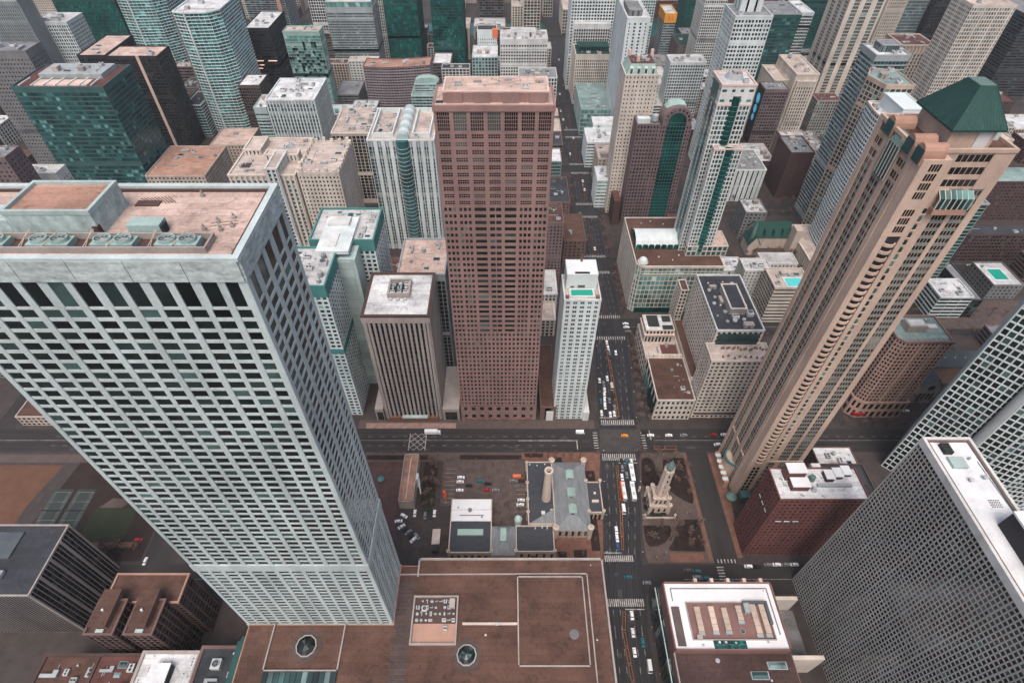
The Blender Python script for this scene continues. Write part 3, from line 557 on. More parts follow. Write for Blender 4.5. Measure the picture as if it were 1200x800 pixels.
    if op.get('logos'):
        m = MB(); m.box(x0-.5, x0-.2, y0+1, y1-1, h*.25, h-.5); m.build('sign_board', mat('dark'), T)
        bm = bpy.data.materials.new('blue_sign'); bm.use_nodes = True; b = bm.node_tree.nodes['Principled BSDF']; b.inputs['Base Color'].default_value = (.05,.35,.6,1)
        b.inputs['Emission Color'].default_value = (.05,.5,.8,1); b.inputs['Emission Strength'].default_value = .35
        yc = (y0+y1)/2
        for zc, rr in ((h-12, 5.2), (h-23, 4.4), (h-32, 3.6)):
            m = MB(); N = 20
            P_ = [(yc+rr*.85*cos(2*pi*k/N), zc+rr*sin(2*pi*k/N)) for k in range(N)]
            m.v = [(x0-.62, a, b) for a, b in P_] + [(x0-.5, a, b) for a, b in P_]
            m.f = [tuple(range(N)), tuple(range(2*N-1, N-1, -1))] + [(k, N+k, N+(k+1) % N, (k+1) % N) for k in range(N)]; m.m = [0]*len(m.f)
            m.build('sign_disc', bm, T)
            m = MB(); 
            m.box(x0-.7, x0-.63, yc-rr*.45, yc+rr*.45, zc-.5, zc+.5); m.box(x0-.72, x0-.66, yc-.5, yc+.5, zc-rr*.5, zc+rr*.5); m.build('sign_mark', mat('white'), T)
    if op.get('pinn'):
        for a, b in ((.1,.1),(.9,.1),(.5,.5),(.1,.9),(.9,.9)):
            m = MB(); m.cyl(x0+w*a, y0+d_*b, h, h+8, 1.4, .15, 6); m.build('pinnacle', mat('cream'), T)
    if op.get('step'):
        block(T, rect(x0+w*.1, x1-w*.15, y0+d_*.35, y1-4), h+.1, h+9, S('band', 'paleteal', 'gteal'), 'r_teal', par=.6); avoid.append((x0+w*.1, x1-w*.15, y0+d_*.35, y1))
        m = MB(); N = 10
        for k in range(N):
            a0, a1 = pi*k/N, pi*(k+1)/N; cx_, rr = (x0+x1)/2, w*.42; zb = h+9
            m.hexa([(cx_-rr*cos(a0),y1-14,zb-.4),(cx_-rr*cos(a1),y1-14,zb-.4),(cx_-rr*cos(a1),y1-4,zb-.4),(cx_-rr*cos(a0),y1-4,zb-.4)],
                   [(cx_-rr*cos(a0),y1-14,zb+5*sin(a0)),(cx_-rr*cos(a1),y1-14,zb+5*sin(a1)),(cx_-rr*cos(a1),y1-4,zb+5*sin(a1)),(cx_-rr*cos(a0),y1-4,zb+5*sin(a0))])
        m.build('vaulted_roof', mat('mint'), T)
    if op.get('pool'):
        pc = {1:'pool',2:'pool',3:'poolgreen'}[op['pool']]
        fx = {1:(.25,.6,.5,.75),2:(.38,.85,.1,.5),3:(.25,.7,.25,.7)}[op['pool']]
        q = (x0+w*fx[0], x0+w*fx[1], y0+d_*fx[2], y0+d_*fx[3])
        m = MB(); m.ring(rect(q[0]-1.2,q[1]+1.2,q[2]-1.2,q[3]+1.2), rect(*q), h, h+.5); m.build('pool_rim', mat('white'), T)
        m = MB(); m.box(*q, h-.1, h+.3); m.build('pool_water', mat(pc, var=.08, rough=.1), T)
        avoid.append((q[0]-2, q[1]+2, q[2]-2, q[3]+2))
    if op.get('deck'):
        m = MB(); m.box(x0+w*.18, x1-w*.12, y0+d_*.38, y1-d_*.12, h+.1, h+4); m.build('plant_deck', mat('steel'), T)
        m = MB(); m.box(x0+w*.2, x1-w*.2, y0+d_*.06, y0+d_*.3, h+.1, h+1.2); m.build('pale_deck', mat('r_pink'), T)
        for k in range(7):
            m = MB(); xx = x0 + w*(.08+.13*k); m.box(xx, xx+.8, y0+1, y0+d_*.36, h+1.3, h+2); m.build('beam', mat('white'), T)
        machines(T, x0+w*.2, x1-w*.15, y0+d_*.4, y1-d_*.14, h+4, 6, 5, 1.1); return T
    if op.get('vault'):
        a0, a1 = x0+w*.43, x0+w*.62
        N = 8; L = 9
        for q in range(L):
            m = MB(); ya, yb = y0+1+(d_-3)*q/L, y0+1+(d_-3)*(q+1)/L-.4
            for k in range(N):
                t0, t1 = pi*k/N, pi*(k+1)/N; cx_, rr = (a0+a1)/2, (a1-a0)/2
                m.hexa([(cx_-rr*cos(t0),ya,h),(cx_-rr*cos(t1),ya,h),(cx_-rr*cos(t1),yb,h),(cx_-rr*cos(t0),yb,h)],
                       [(cx_-rr*cos(t0),ya,h+.3+5*sin(t0)),(cx_-rr*cos(t1),ya,h+.3+5*sin(t1)),(cx_-rr*cos(t1),yb,h+.3+5*sin(t1)),(cx_-rr*cos(t0),yb,h+.3+5*sin(t0))])
            m.build('vault_pane', mat('white' if q % 2 else 'paleteal', var=.2, rough=.35), T)
        for s_ in (0, 1):
            b0, b1 = (x0+3, a0-2.5) if s_ == 0 else (a1+2.5, x1-3)
            m = MB(); m.ring(rect(b0, b1, y0+6, y1-5), rect(b0+1, b1-1, y0+7, y1-6), h, h+3.4); m.build('screen_wall', mat('white'), T)
        m = MB(); m.cyl((a0+a1)/2, y0-.2, h*.0, h+1, (a1-a0)/2, n=14); m.build('glass_bay', glass('gteal'), T)
        m = MB()
        for k in range(28): m.cyl((a0+a1)/2, y0-.2, 2+k*3.6, 2.5+k*3.6, (a1-a0)/2+.25, n=14)
        m.build('bay_band', mat('steel'), T)
        avoid.append((a0-2, a1+2, y0, y1))
    if op.get('hosp'):
        for q, z, c_ in (((x0+w*.45,x0+w*.95,y0+d_*.38,y0+d_*.5), 5, 'cream'), ((x0+w*.62,x0+w*.78,y0-3,y0+d_*.4), 7, 'offwhite'), ((x0+w*.05,x0+w*.3,y0+d_*.55,y0+d_*.9), 4, 'cream')):
            block(T, rect(*q), 0 if q[2] < y0 else h+.1, h+z, S('rib', c_, 'gteal', bay=3.2, pw=1.6, floor=3.4), 'r_beige', par=.8); avoid.append(q)
        m = MB(); m.box(x0+w*.1, x0+w*.24, y0+d_*.2, y0+d_*.32, h, h+.35); m.build('roof_pit', mat('darkbrown'), T)
        for k in range(6): m = MB(); m.tube((x0+w*.5+k*1.5, y0+d_*.6, h+.3), (x0+w*.62+k*1.5, y0+d_*.8, h+.3), .3, .3, 5); m.build('roof_duct', mat('duct'), T)
    if op.get('cren'):
        for (P_, Q_) in zip(poly, poly[1:]+poly[:1]):
            fr, L = frame(P_, Q_); c = max(3, int(L/5.5))
            for i in range(c): 
                a = L*(i+.5)/c; m = MB(); m.fbox(fr, a-1.3, a+1.3, -1.3, .5, h-1, h+(2.6 if i % 3 else 3.8)); m.build('battlement', mat('cream'), T)
    if op.get('glass2'):
        r = random.Random(3); m = MB()
        for k in range(90):
            a = r.randrange(13); z = r.randrange(2, 29); m.box(x0+a*3.2+.2, x0+a*3.2+3.1, y0-.36, y0-.2, z*3.3+.2, z*3.3+3.1)
        m.build('dark_pane_field', glass('gdark'), T, kind='stuff')
    machines(T, x0+1, x1-1, y0+1, y1-1, h, op.get('n', 4), int(h*7+x0), op.get('big', 1.0 + .25*(y0 > 500)), avoid)
    return T
for row in BUILDINGS: make_building(row)

# ---------------------------------------------------------------- big white tower in front and its podium
T = Thing('white_marble_tower', 'huge white marble tower with black windows filling the left foreground', 'office tower', (-83, 98, 0))
wt = S('grid', 'marble', 'gdark', bay=5.02, floor=3.25, pw=1.2, sh=1.0, pd=.06, sd=0, wide=2, ww=1.55, wd=.1, cw=2.0)
TX0, TX1, TY0, TY1, TZ = -116, -50.8, 85, 111.5, 248
P4 = rect(TX0, TX1, TY0, TY1)
m = MB(); m.prism(inset(P4, DEP+.02), 0, TZ-.2); m.build('core', mat('dark'), T)
skin(T, P4, 108.5, 236.1, dict(wt, thr=4))
skin(T, P4, 44, 103.5, dict(wt, floor=3.1, sh=1.15, thr=9))
skin(T, P4, 236.1, 243.4, dict(wt, floor=8, sh=.5, thr=3, pw=2.0, cw=2.4))
m = MB(); m.ring(inset(P4, -.3), inset(P4, .6), 103.4, 108.6); m.build('belt', mat('marble'), T)
m = MB(); m.ring(inset(P4, -.3), inset(P4, .6), 38, 44.6); m.build('base_belt', mat('marble'), T)
# marble crown panels, two bays each, with open joints
for k, (A, B) in enumerate(zip(P4, P4[1:]+P4[:1])):
    fr, L = frame(A, B); nb = max(1, round(L/10.04))
    for i in range(nb):
        m = MB(); m.fbox(fr, L*i/nb+.07, L*(i+1)/nb-.07, -.6, .38, 243.2, 248.2); m.build('marble_panel', mat('marble', obj=.16, scale=(.35,.35,.9), var=.5), T)
m = MB(); m.ring(inset(P4, -.34), inset(P4, 1.0), 248.2, 248.9); m.build('coping', mat('marble'), T)
m = MB(); m.prism(inset(P4, .8), 247.2, 247.9); m.build('roof', roofmat('r_pink'), T)
m = MB(); m.ring(inset(P4, 1.0), inset(P4, 1.8), 247.6, 248.3); m.build('roof_gutter', mat('darkbrown'), T)
# cooling trench with fans
tr = rect(-110, -57.5, 87.6, 92.6)
m = MB(); m.ring(tr, inset(tr, .35), 247.8, 249.3); m.build('trench_wall', mat('greybeige'), T)
m = MB(); m.box(-109.6, -57.9, 88, 92.2, 247.9, 248.0); m.build('trench_floor', mat('darkbrown'), T)
for k in range(4):
    xc = -63.2 - k*12.4
    o = bpy.data.objects.new('cooling_unit', None)
    m = MB(); m.box(xc-4.6, xc+3.6, 88.6, 91.6, 248, 249.2); uo = m.build('cooling_unit', mat('acbox', obj=.3), T); bpy.data.objects.remove(o)
    for s_ in (-2.5, 1.5):
        f = MB(); N = 20; R0 = 1.65
        f.ring([(xc+s_+R0*cos(2*pi*q/N), 90.1+R0*.85*sin(2*pi*q/N)) for q in range(N)], [(xc+s_+(R0-.18)*cos(2*pi*q/N), 90.1+(R0-.18)*.85*sin(2*pi*q/N)) for q in range(N)], 249.2, 249.9)
        so_ = [v for v in f.v]; f.v = [(a-T.loc[0], b-T.loc[1], c) for a, b, c in f.v]
        f.build('fan_ring', mat('acbox'), uo)
        f = MB(); f.cyl(xc+s_-T.loc[0], 90.1-T.loc[1], 249.25, 249.3, 1.4, n=16); f.mi = 1
        for q in range(8): f.tube((xc+s_-T.loc[0], 90.1-T.loc[1], 249.5), (xc+s_-T.loc[0]+1.45*cos(q*pi/4), 90.1-T.loc[1]+1.25*sin(q*pi/4), 249.45), .09, .16, 3)
        f.cyl(xc+s_-T.loc[0], 90.1-T.loc[1], 249.3, 249.6, .3, n=8)
        f.build('fan', [mat('acdark'), mat('steel')], uo)
    m = MB(); m.tube((xc-1, 88, 249.3), (xc+.6, 91.8, 250.1), .1, .1, 4); m.tube((xc-5.4, 88, 249.2), (xc-4.9, 92.2, 250.3), .09, .09, 4); m.tube((xc-4.9, 88, 249.2), (xc-5.5, 92.2, 250.1), .07, .07, 4); m.build('brace_pipe', mat('duct_beige'), T)
# main penthouse, hut and bits
pen = rect(-97.5, -80.5, 93.4, 104.6)
m = MB(); m.prism(pen, 247.9, 252.9); m.build('penthouse', mat('paleteal', scale=(.5,.5,.25), var=.45), T)
m = MB(); m.ring(inset(pen, -.12), inset(pen, .55), 252.8, 253.7); m.build('penthouse_coping', mat('paleteal'), T)
m = MB(); m.prism(inset(pen, .5), 252.8, 253.0); m.build('penthouse_roof', roofmat('r_rust'), T)
m = MB(); m.box(-81.4, -80.35, 93.0, 94.2, 247.9, 250.2); m.build('penthouse_door', mat('darkbrown'), T)
m = MB(); m.box(-114, -97.6, 93.4, 96, 247.9, 251.5); m.box(-114, -98, 96, 103, 247.9, 249); m.build('side_penthouse', mat('paleteal', scale=(.5,.5,.25), var=.45), T)
m = MB(); m.box(-75, -68.5, 93.6, 96.6, 247.9, 250.2); m.build('vent_house', mat('acbox'), T)
m = MB(); m.box(-68.6, -68.0, 93.8, 95.6, 248, 249.9); m.build('vent_house_door', mat('acdark'), T)
for x, y in ((-59, 98), (-56.3, 99.5), (-61, 95.5), (-57.5, 95.2), (-55.6, 96.5), (-66, 108)):
    m = MB(); m.cyl(x, y, 247.9, 248.6, .5, n=8); m.cyl(x, y, 248.6, 249.3, .22, n=8); m.build('roof_vent', mat('greybeige'), T)
m = MB(); m.tube((-60.5, 96.5, 248.2), (-54.8, 97.5, 248.2), .12, .12, 4); m.tube((-60.5, 97.6, 248.2), (-55.3, 98.6, 248.2), .12, .12, 4); m.build('roof_pipe', mat('duct_beige'), T)
m = MB(); m.box(-79, -74, 104, 106, 247.9, 248.15)
for k in range(9): m.tube((-79+k*.7, 107+.1*k, 248), (-76.4+k*.7, 105.4, 248), .1, .1, 3)
m.build('cable_pile', mat('darkbrown'), T)

T = Thing('mall_podium', 'brown flat-roofed podium with thin white edge lines at the foot of the white marble tower', 'shopping mall', (-20, 80, 0))
PB = 'r_brown'
pd_ = [(-115, 20), (46.2, 20), (46.2, 114), (-41.8, 114), (-41.8, 111), (-50.6, 111), (-50.6, 84.6), (-115, 84.6)]
m = MB(); m.prism(pd_, 0, 45); m.build('wall', mat('tandark'), T)
m = MB(); m.prism(inset(pd_, .5), 44.9, 45.12); m.build('roof', roofmat(PB), T)
def line(T, name, pts, w, z0, z1, ma):
    for a, b in zip(pts, pts[1:]):
        fr, L = frame(a, b); m = MB(); m.fbox(fr, -w/2+.003, L+w/2-.003, -w/2, w/2, z0, z1); m.build(name, ma, T)
cp = mat('pavegrey', obj=.0); cw_ = mat('greybeige')
line(T, 'parapet', [(46, 20), (46, 113.8), (-41.6, 113.8), (-41.6, 106)], .8, 45, 46.4, cw_)
line(T, 'roof_kerb', [(38.3, 20), (38.3, 107), (-50, 106.6)], .55, 45, 45.7, cw_)
for nm, q in (('upper_deck', (5.4, 35.8, 67.5, 105)),):
    m = MB(); m.box(*q, 45.1, 46.5); m.build(nm, roofmat(PB), T)
    line(T, 'deck_kerb', [(q[0], q[3]), (q[0], q[2]), (q[1], q[2]), (q[1], q[3]), (q[0], q[3])], .6, 46.45, 47.1, cw_)
m = MB(); m.box(-19.5, 5.2, 84.2, 85.2, 45.1, 45.8); m.build('roof_step', mat('r_beige'), T)
m = MB(); m.box(-50, -42.6, 60, 104, 45.12, 45.2); m.build('plank_strip', roofmat('bronze'), T)
for k in range(24):
    m = MB(); m.box(-50, -42.6, 61+k*1.8, 61.2+k*1.8, 45.2, 45.26); m.build('plank', mat('r_brown', obj=.5), T)
# the sunken machine court
q = (-42.3, -21.8, 75.8, 96.6)
m = MB(); m.ring(rect(*q), inset(rect(*q), .7), 44.9, 46.6); m.build('court_wall', mat('greybeige'), T)
m = MB(); m.box(q[0]+.6, q[1]-.6, q[2]+.6, q[3]-.6, 45.1, 45.25); m.build('court_floor', mat('r_rust', var=.2), T)
m = MB(); m.box(q[0]+.6, q[1]-.6, q[2]+9, q[3]-.6, 45.2, 45.32); m.build('court_floor', mat('darkbrown', var=.2), T)
r = random.Random(11)
for i in range(9):
    for j in range(4):
        if r.random() < .83:
            unit(T, r.choice(['ac','duct','vent','ac','tank']), q[0]+2.2+i*2.05, q[2]+10.3+j*2.7, 45.3, r.uniform(.5,.95), r.uniform(.4,.9), r.uniform(.7,1.3), r.choice([0, pi/2]))
unit(T, 'hut', -24.5, 93, 45.3, 1.2, 2, 2); unit(T, 'ac', -27, 82.5, 45.2, .9, 1, 1.4); unit(T, 'cooling', -37, 91, 45.3, 1.2, 1.2, 1.5)
for k in range(5): unit(T, 'vent', -40.6+k*.5, 78.5+k*.7, 45.2, .4, .4, .9)
# domed skylights and the glass strip
for x, y, rr in ((-87, 75.6, 4.1), (-17, 72, 3.9)):
    N = 10
    m = MB(); m.cyl(x, y, 45.1, 45.35, rr*1.7, n=8); m.build('paving_ring', roofmat('bronze'), T)
    m = MB(); m.ring([(x+(rr+.5)*cos(2*pi*k/N), y+(rr+.5)*sin(2*pi*k/N)) for k in range(N)], [(x+rr*cos(2*pi*k/N), y+rr*sin(2*pi*k/N)) for k in range(N)], 45.1, 46.1); rim = m.build('dome_rim', mat('greybeige'), T)
    for k in range(N):
        a, b = 2*pi*k/N+.02, 2*pi*(k+1)/N-.02; m = MB()
        for (z0, r0), (z1, r1) in (((45.9, rr), (47.2, rr*.6)), ((47.2, rr*.6), (47.8, .1))):
            m.quad((x+r0*cos(a),y+r0*sin(a),z0),(x+r0*cos(b),y+r0*sin(b),z0),(x+r1*cos(b),y+r1*sin(b),z1),(x+r1*cos(a),y+r1*sin(a),z1))
        m.build('dome_pane', glass('gdark'), T)
line(T, 'terrace_kerb', [(-103, 84.2), (-103, 66), (-71.6, 66), (-71.6, 84.2)], .6, 45.1, 46.2, cw_)
for k in range(13):
    m = MB(); x = -102.5 + k*2.4; m.hexa([(x,52,45.2),(x+2.2,52,45.2),(x+2.2,65.4,45.2),(x,65.4,45.2)], [(x,52,45.6),(x+2.2,52,45.6),(x+2.2,65.4,46.6),(x,65.4,46.6)]); m.build('skylight_pane', glass('gmid'), T)
m = MB(); m.box(-117, -115.2, 30, 80, 20, 44); m.box(-119.5, -117.4, 30, 79, 18, 41); m.build('side_screen', mat('tealdark'), T)
for x, y in ((20, 80), (31, 80.5)):
    pass
m = MB(); m.cyl(30, 80, 46.4, 46.75, 2.1, n=12); m.cyl(30, 80, 46.7, 47.4, .9, n=8); m.build('roof_drain_mound', mat('greymid'), T)
unit(T, 'vent', -4, 84.5, 45.1, 1.2, 1.2, 1.2); unit(T, 'vent', -9, 80, 45.1, .8, .8, .8); unit(T, 'vent', 40, 78, 45.1, .6, .6, .8); unit(T, 'vent', 40.5, 111, 45.1, .5, .5, .7)

# ---------------------------------------------------------------- pink granite tower
T = Thing('pink_granite_tower', 'tall pink granite tower with hundreds of small square windows at the centre of the picture', 'office tower', (-5, 246, 0))
OX0, OX1, OY0, OY1, OZ = -30, 20, 230, 250, 215
P4 = rect(OX0, OX1, OY0, OY1)
m = MB(); m.prism(inset(P4, DEP+.02), 0, OZ-.2); m.build('core', mat('dark'), T)
OXS = []
for k in range(8):
    c = k*50/7; OXS.append((c-.8, c+.8))
    if k < 7 and k not in (2, 4): OXS += [(c+2.15, c+2.85), (c+4.3, c+5.0)] if k != 3 else [(c+3.3, c+3.85)]
OXS = [(max(0,a), min(50,b)) for a, b in OXS]
pk = dict(wall='pink', span='pink', glass='gdark')
skin(T, P4, 16, 84, dict(ST['grid'], bay=2.38, floor=3.8, pw=1.15, sh=1.75, pd=.08, sd=.0, thr=99, **pk))
skin(T, P4, 84, 168, dict(ST['grid'], bay=2.38, floor=3.6, pw=.85, sh=1.75, pd=.08, sd=.0, wide=3, ww=1.5, thr=5.0, edge={0:dict(xs=OXS)}, **pk))
skin(T, P4, 168, 204, dict(ST['grid'], bay=7.14, floor=3.6, pw=2.1, sh=1.7, pd=.1, sd=.0, wd=.2, thr=5, mul=1.1, hm=2, **pk))
skin(T, P4, 204, 213.2, dict(ST['grid'], bay=7.14, floor=9, pw=1.7, sh=1.3, pd=.1, sd=.0, wd=.2, thr=5, mul=.9, hm=5, **pk))
skin(T, P4, 0, 16, dict(ST['grid'], bay=5.5, floor=8, pw=3.0, sh=4.4, pd=.3, sd=.1, thr=3, **pk))
m = MB(); m.ring(inset(P4, -.4), inset(P4, .6), 15.6, 16.6); m.build('base_band', mat('pinkdark'), T)
m = MB(); m.ring(inset(P4, -.45), inset(P4, .6), 213.1, 215.6); m.build('parapet', mat('pink'), T)
m = MB(); m.prism(inset(P4, .5), 214.2, 215.3); m.build('roof', roofmat('r_pink'), T)
pp = rect(OX0+4, OX1-2.5, OY0+3.2, OY1-1.5)
m = MB(); m.prism(pp, 214.7, 219.5); m.build('penthouse', mat('pink'), T)
m = MB()
for a in (-24.6, -13.2, -1.4, 9.6): m.box(a, a+6.6, OY0+2.4, OY0+3.25, 215.2, 219.7)
m.build('penthouse_bay', mat('pink', obj=.2), T)
m = MB(); m.ring(inset(pp, -.15), inset(pp, .6), 219.4, 220.1); m.build('penthouse_coping', mat('r_pink'), T)
m = MB(); m.prism(inset(pp, .5), 219.4, 219.7); m.build('penthouse_roof', roofmat('r_pink'), T)
for x, y in ((-9,239),(-3,243),(2,238),(6,244),(-6,246),(10,241)): unit(T, 'vent', x, y, 219.7, .7, .7, 1.1)
for x, y, k_ in ((-12,243,'duct'),(8,237,'ac'),(14,243,'hut'),(1,245,'duct'),(-20,240,'ac')): unit(T, k_, x, y, 219.7, 1.6, 1.0, 1.1)
m = MB(); m.tube((-10,240,220),(5,244,220),.12,.12); m.tube((-6,246,220),(9,239,220),.12,.12); m.build('pipe', mat('r_beige'), T)
unit(T, 'skylight', -27.6, 234, 214.8, 1.6, 1.4, 1); unit(T, 'duct', 17.8, 246, 214.8, 2.6, 1, 1.4, pi/2)
# tall glazed slots
m = MB()
for a, z0, z1 in ((-4.4,150,196),(-4.4,96,140),(9.8,96,200)): m.box(OX0+30+a-2.6, OX0+30+a+2.6, OY0-.2, OY0-.15, z0, z1)
# forecourt wall
for a in range(6):
    m = MB(); m.box(-27+a*8, -23.4+a*8, 228.6, 229.5, 0, 3.4); m.build('entry_pier', mat('pinkdark'), T)

# ---------------------------------------------------------------- ribbed stone tower
T = Thing('ribbed_stone_tower', 'square greybeige tower with deep vertical ribs and a pale empty roof', 'office tower', (-62, 250, 0))
P4 = rect(-81, -44, 231, 268)
block(T, P4, 0, 96, S('rib', 'greybeige', 'gblack', bay=2.85, floor=3.6, pw=1.45, sh=1.0, pd=.9, sd=-.35, span='charcoal', cw=2.2, pierobj=1, thr=99), 'r_white', par=.9, parw=.6, parcol='darkbrown')
m = MB(); m.ring(inset(P4, -1.1), inset(P4, .3), 91.5, 95.4); m.build('crown_band', mat('greybeige'), T)
q = rect(-69, -56, 246, 260)
m = MB(); m.ring(q, inset(q, 1.1), 96.1, 99.6); m.build('machine_screen', mat('greybeige'), T)
m = MB(); m.prism(inset(q, 1.0), 96.1, 96.6); m.build('machine_floor', mat('acdark'), T)
for i in range(3):
    for j in range(3): unit(T, ['ac','duct','ac','tank'][(i+j) % 4], -66.3+i*3.8, 249.3+j*3.7, 96.6, 1.3, 1.2, 2.2, pi/2*(j % 2))
m = MB()
for a in range(3): m.cyl(-67+a*4.2, 244.6, 96.1, 97.2, 1.1, n=8)
m.build('roof_fan', mat('duct'), T)
for x, y in ((-77,262),(-62,238),(-57,237),(-50,264),(-76,240)): unit(T, 'vent', x, y, 96.1, .6, .6, .9)
m = MB(); m.box(-88, -82.4, 229.6, 268, 0, 12); m.box(-42.6, -31.4, 229.6, 268, 0, 12); m.build('side_wing', mat('greybeige'), T)
m = MB(); m.box(-79, -46, 228.4, 230, 0, 4.2); m.build('entry_wall', mat('pavered'), T)
m = MB(); m.box(-70, -53, 227.6, 230, 4.2, 5.2); m.build('canopy', mat('paleteal'), T)
m = MB(); m.box(-87, -83, 229.2, 229.65, 1, 9); m.box(-41, -33, 229.2, 229.65, 1, 9); m.build('shop_window', glass('gdark'), T)

# ---------------------------------------------------------------- teal-topped twin tower
T = Thing('teal_topped_tower', 'white gridded tower with teal top bands stepping around a pale glass atrium', 'apartment tower', (-110, 260, 0))
tg = S('grid', 'white', 'gteal', bay=3.6, floor=3.2, pw=1.2, sh=1.1, thr=6)
for q in ((-134, -98.6, 234, 269), (-117, -79, 276, 310)):
    poly = rect(*q)
    m = MB(); m.prism(inset(poly, DEP+.02), 0, 114.8); m.build('core', mat('tealdark'), T)
    skin(T, poly, 0, 108, tg)
    m = MB(); m.ring(inset(poly, -.35), inset(poly, .6), 107.9, 116); m.build('top_band', mat('teal', var=.15), T)
    m = MB(); m.prism(inset(poly, .5), 114.4, 114.9); m.build('roof', roofmat('r_pale'), T)
    machines(T, q[0]+1, q[1]-1, q[2]+1, q[3]-1, 114.8, 26, int(q[2]), 1.0, [(-111,-90,262,299)])
m = MB(); m.ring(rect(-134.35,-98.2,233.6,269.4), rect(-133.5,-99,234.4,268.5), 62, 66); m.build('mid_band', mat('teal', var=.15), T)
m = MB(); m.prism([(-98.5,262),(-88,262),(-88,275.9),(-98.5,275.9)], 0, 112); m.build('atrium', mat('paleteal'), T)
for k in range(18):
    m = MB(); m.box(-98.3, -90.2, 261.6, 261.95, 3+k*6, 8.6+k*6); m.build('atrium_pane', mat('paleteal', obj=.3, rough=.3), T)
m = MB(); m.box(-110, -91, 263, 298, 114.9, 117.2); m.build('pavilion', mat('white'), T)
for q in ((-108,-95,288,296,117.2,119),(-107,-99,267,280,117.2,118)):
    m = MB(); m.box(*q); m.build('pavilion_roof', mat('offwhite'), T)
unit(T, 'skylight', -97, 290, 115, 3, 2, 2)

# ---------------------------------------------------------------- white tower with the green roof pool
T = Thing('pool_terrace_tower', 'slender white tower with a green pool terrace in front of its white roof box', 'hotel', (42, 240, 0))
P4 = rect(32, 52, 230.5, 252)
block(T, P4, 0, 108, S('grid', 'white', 'gmid', bay=4.0, floor=3.3, pw=1.8, sh=1.5, pd=.12, thr=5.4, mul=1.1, edge={3:dict(bay=4.2, pw=3.0, sh=1.9)}), 'r_beige', par=1.0)
b2 = rect(33.5, 50.5, 240.8, 254)
m = MB(); m.prism(b2, 108, 117.6); m.build('roof_box', mat('white', var=.15), T)
m = MB(); m.ring(inset(b2, -.1), inset(b2, .5), 117.5, 118.2); m.build('roof_box_coping', mat('white', var=.1), T)
m = MB(); m.prism(inset(b2, .45), 117.4, 117.8); m.build('roof_box_top', mat('r_white', var=.1), T)
m = MB(); m.box(38, 46, 241.8, 242.8, 117.8, 118.5); m.build('louvre', mat('dark'), T)
m = MB(); m.cyl(42.5, 253, 117.8, 122.5, .7, .3, 8); m.build('stack', mat('brown'), T)
m = MB(); m.ring(rect(35, 49, 233.2, 239.8), rect(36, 48, 234, 239), 108, 108.9); m.build('pool_rim', mat('white'), T)
m = MB(); m.box(35.9, 48.1, 233.9, 239.1, 108, 108.6); m.build('pool_water', mat('poolgreen', rough=.1, var=.05), T)
for x in (33.6, 50.4):
    m = MB(); m.box(x-.9, x+.9, 231.5, 233.2, 108.05, 110.2); m.build('terrace_hut', mat('pinkdark'), T)
m = MB(); m.box(27, 31.9, 229, 244, 0, 10); m.box(52.1, 56, 229, 250, 0, 9); m.build('podium', mat('offwhite'), T)
m = MB(); m.box(40, 44, 240.7, 240.75, 108.8, 110.6); m.box(36, 38, 240.7, 240.75, 108.8, 110); m.build('terrace_door', mat('brown'), T)

# ---------------------------------------------------------------- west side, near the junction
T = Thing('corner_store', 'low cream corner building with a stained brown roof beside the junction', 'shop building', (112, 268, 0))
P4 = rect(99.5, 124.6, 230, 268)
block(T, P4, 0, 20.7, S('grid', 'cream', 'gdark', bay=3.1, floor=4.6, pw=1.5, sh=2.4, thr=5, edge={3:dict(bay=6, pw=1.6, floor=10, sh=2)}), 'r_brown', par=.8)
q2 = rect(99.5, 124.6, 268.1, 305)
block(T, q2, 0, 17, S('grid', 'cream', 'gteal', bay=4.5, floor=5.5, pw=1.6, sh=1.6), 'r_beige', par=1.4)
for k in range(6):
    m = MB(); m.box(108+k*2.6, 109.2+k*2.6, 268.4, 270, 20.4, 22.2); m.build('pergola_frame', mat('cream'), T)
m = MB(); m.box(104, 124, 269, 270.2, 17, 22.6); m.build('screen_wall', mat('cream'), T)
m = MB(); m.box(112, 123.6, 271, 284, 17.1, 17.6); m.build('terrace_bed', mat('r_red'), T)
for k in range(9): unit(T, ['vent','tank','ac'][k % 3], 102.5+(k*7 % 21), 272+(k*5 % 13), 17.2, .9, .9, 1)
machines(T, 110, 124, 233, 266, 20.8, 5, 3, .7)
q3 = rect(100.5, 121, 287, 303)
block(T, q3, 17.1, 29, S('grid', 'cream', 'gdark', bay=2.6, floor=5), 'r_white', par=.6)
m = MB(); m.ring(rect(99.6, 121.8, 285.6, 304), rect(100.6, 120.9, 287, 303), 25, 25.8); m.build('cornice', mat('r_pink'), T)
m = MB(); m.box(103, 111, 291, 302.2, 29.1, 29.7); m.box(113, 120.4, 288, 292, 29.1, 29.6); m.box(114, 120, 296, 302, 29.1, 29.5); m.build('dark_deck', mat('acdark'), T)
for k in range(12):
    m = MB(); m.box(99.0, 99.45, 232+k*2.9, 234+k*2.9, 1, 12.5); m.build('shopfront_pane', glass('gteal' if k < 6 else 'gpale'), T)

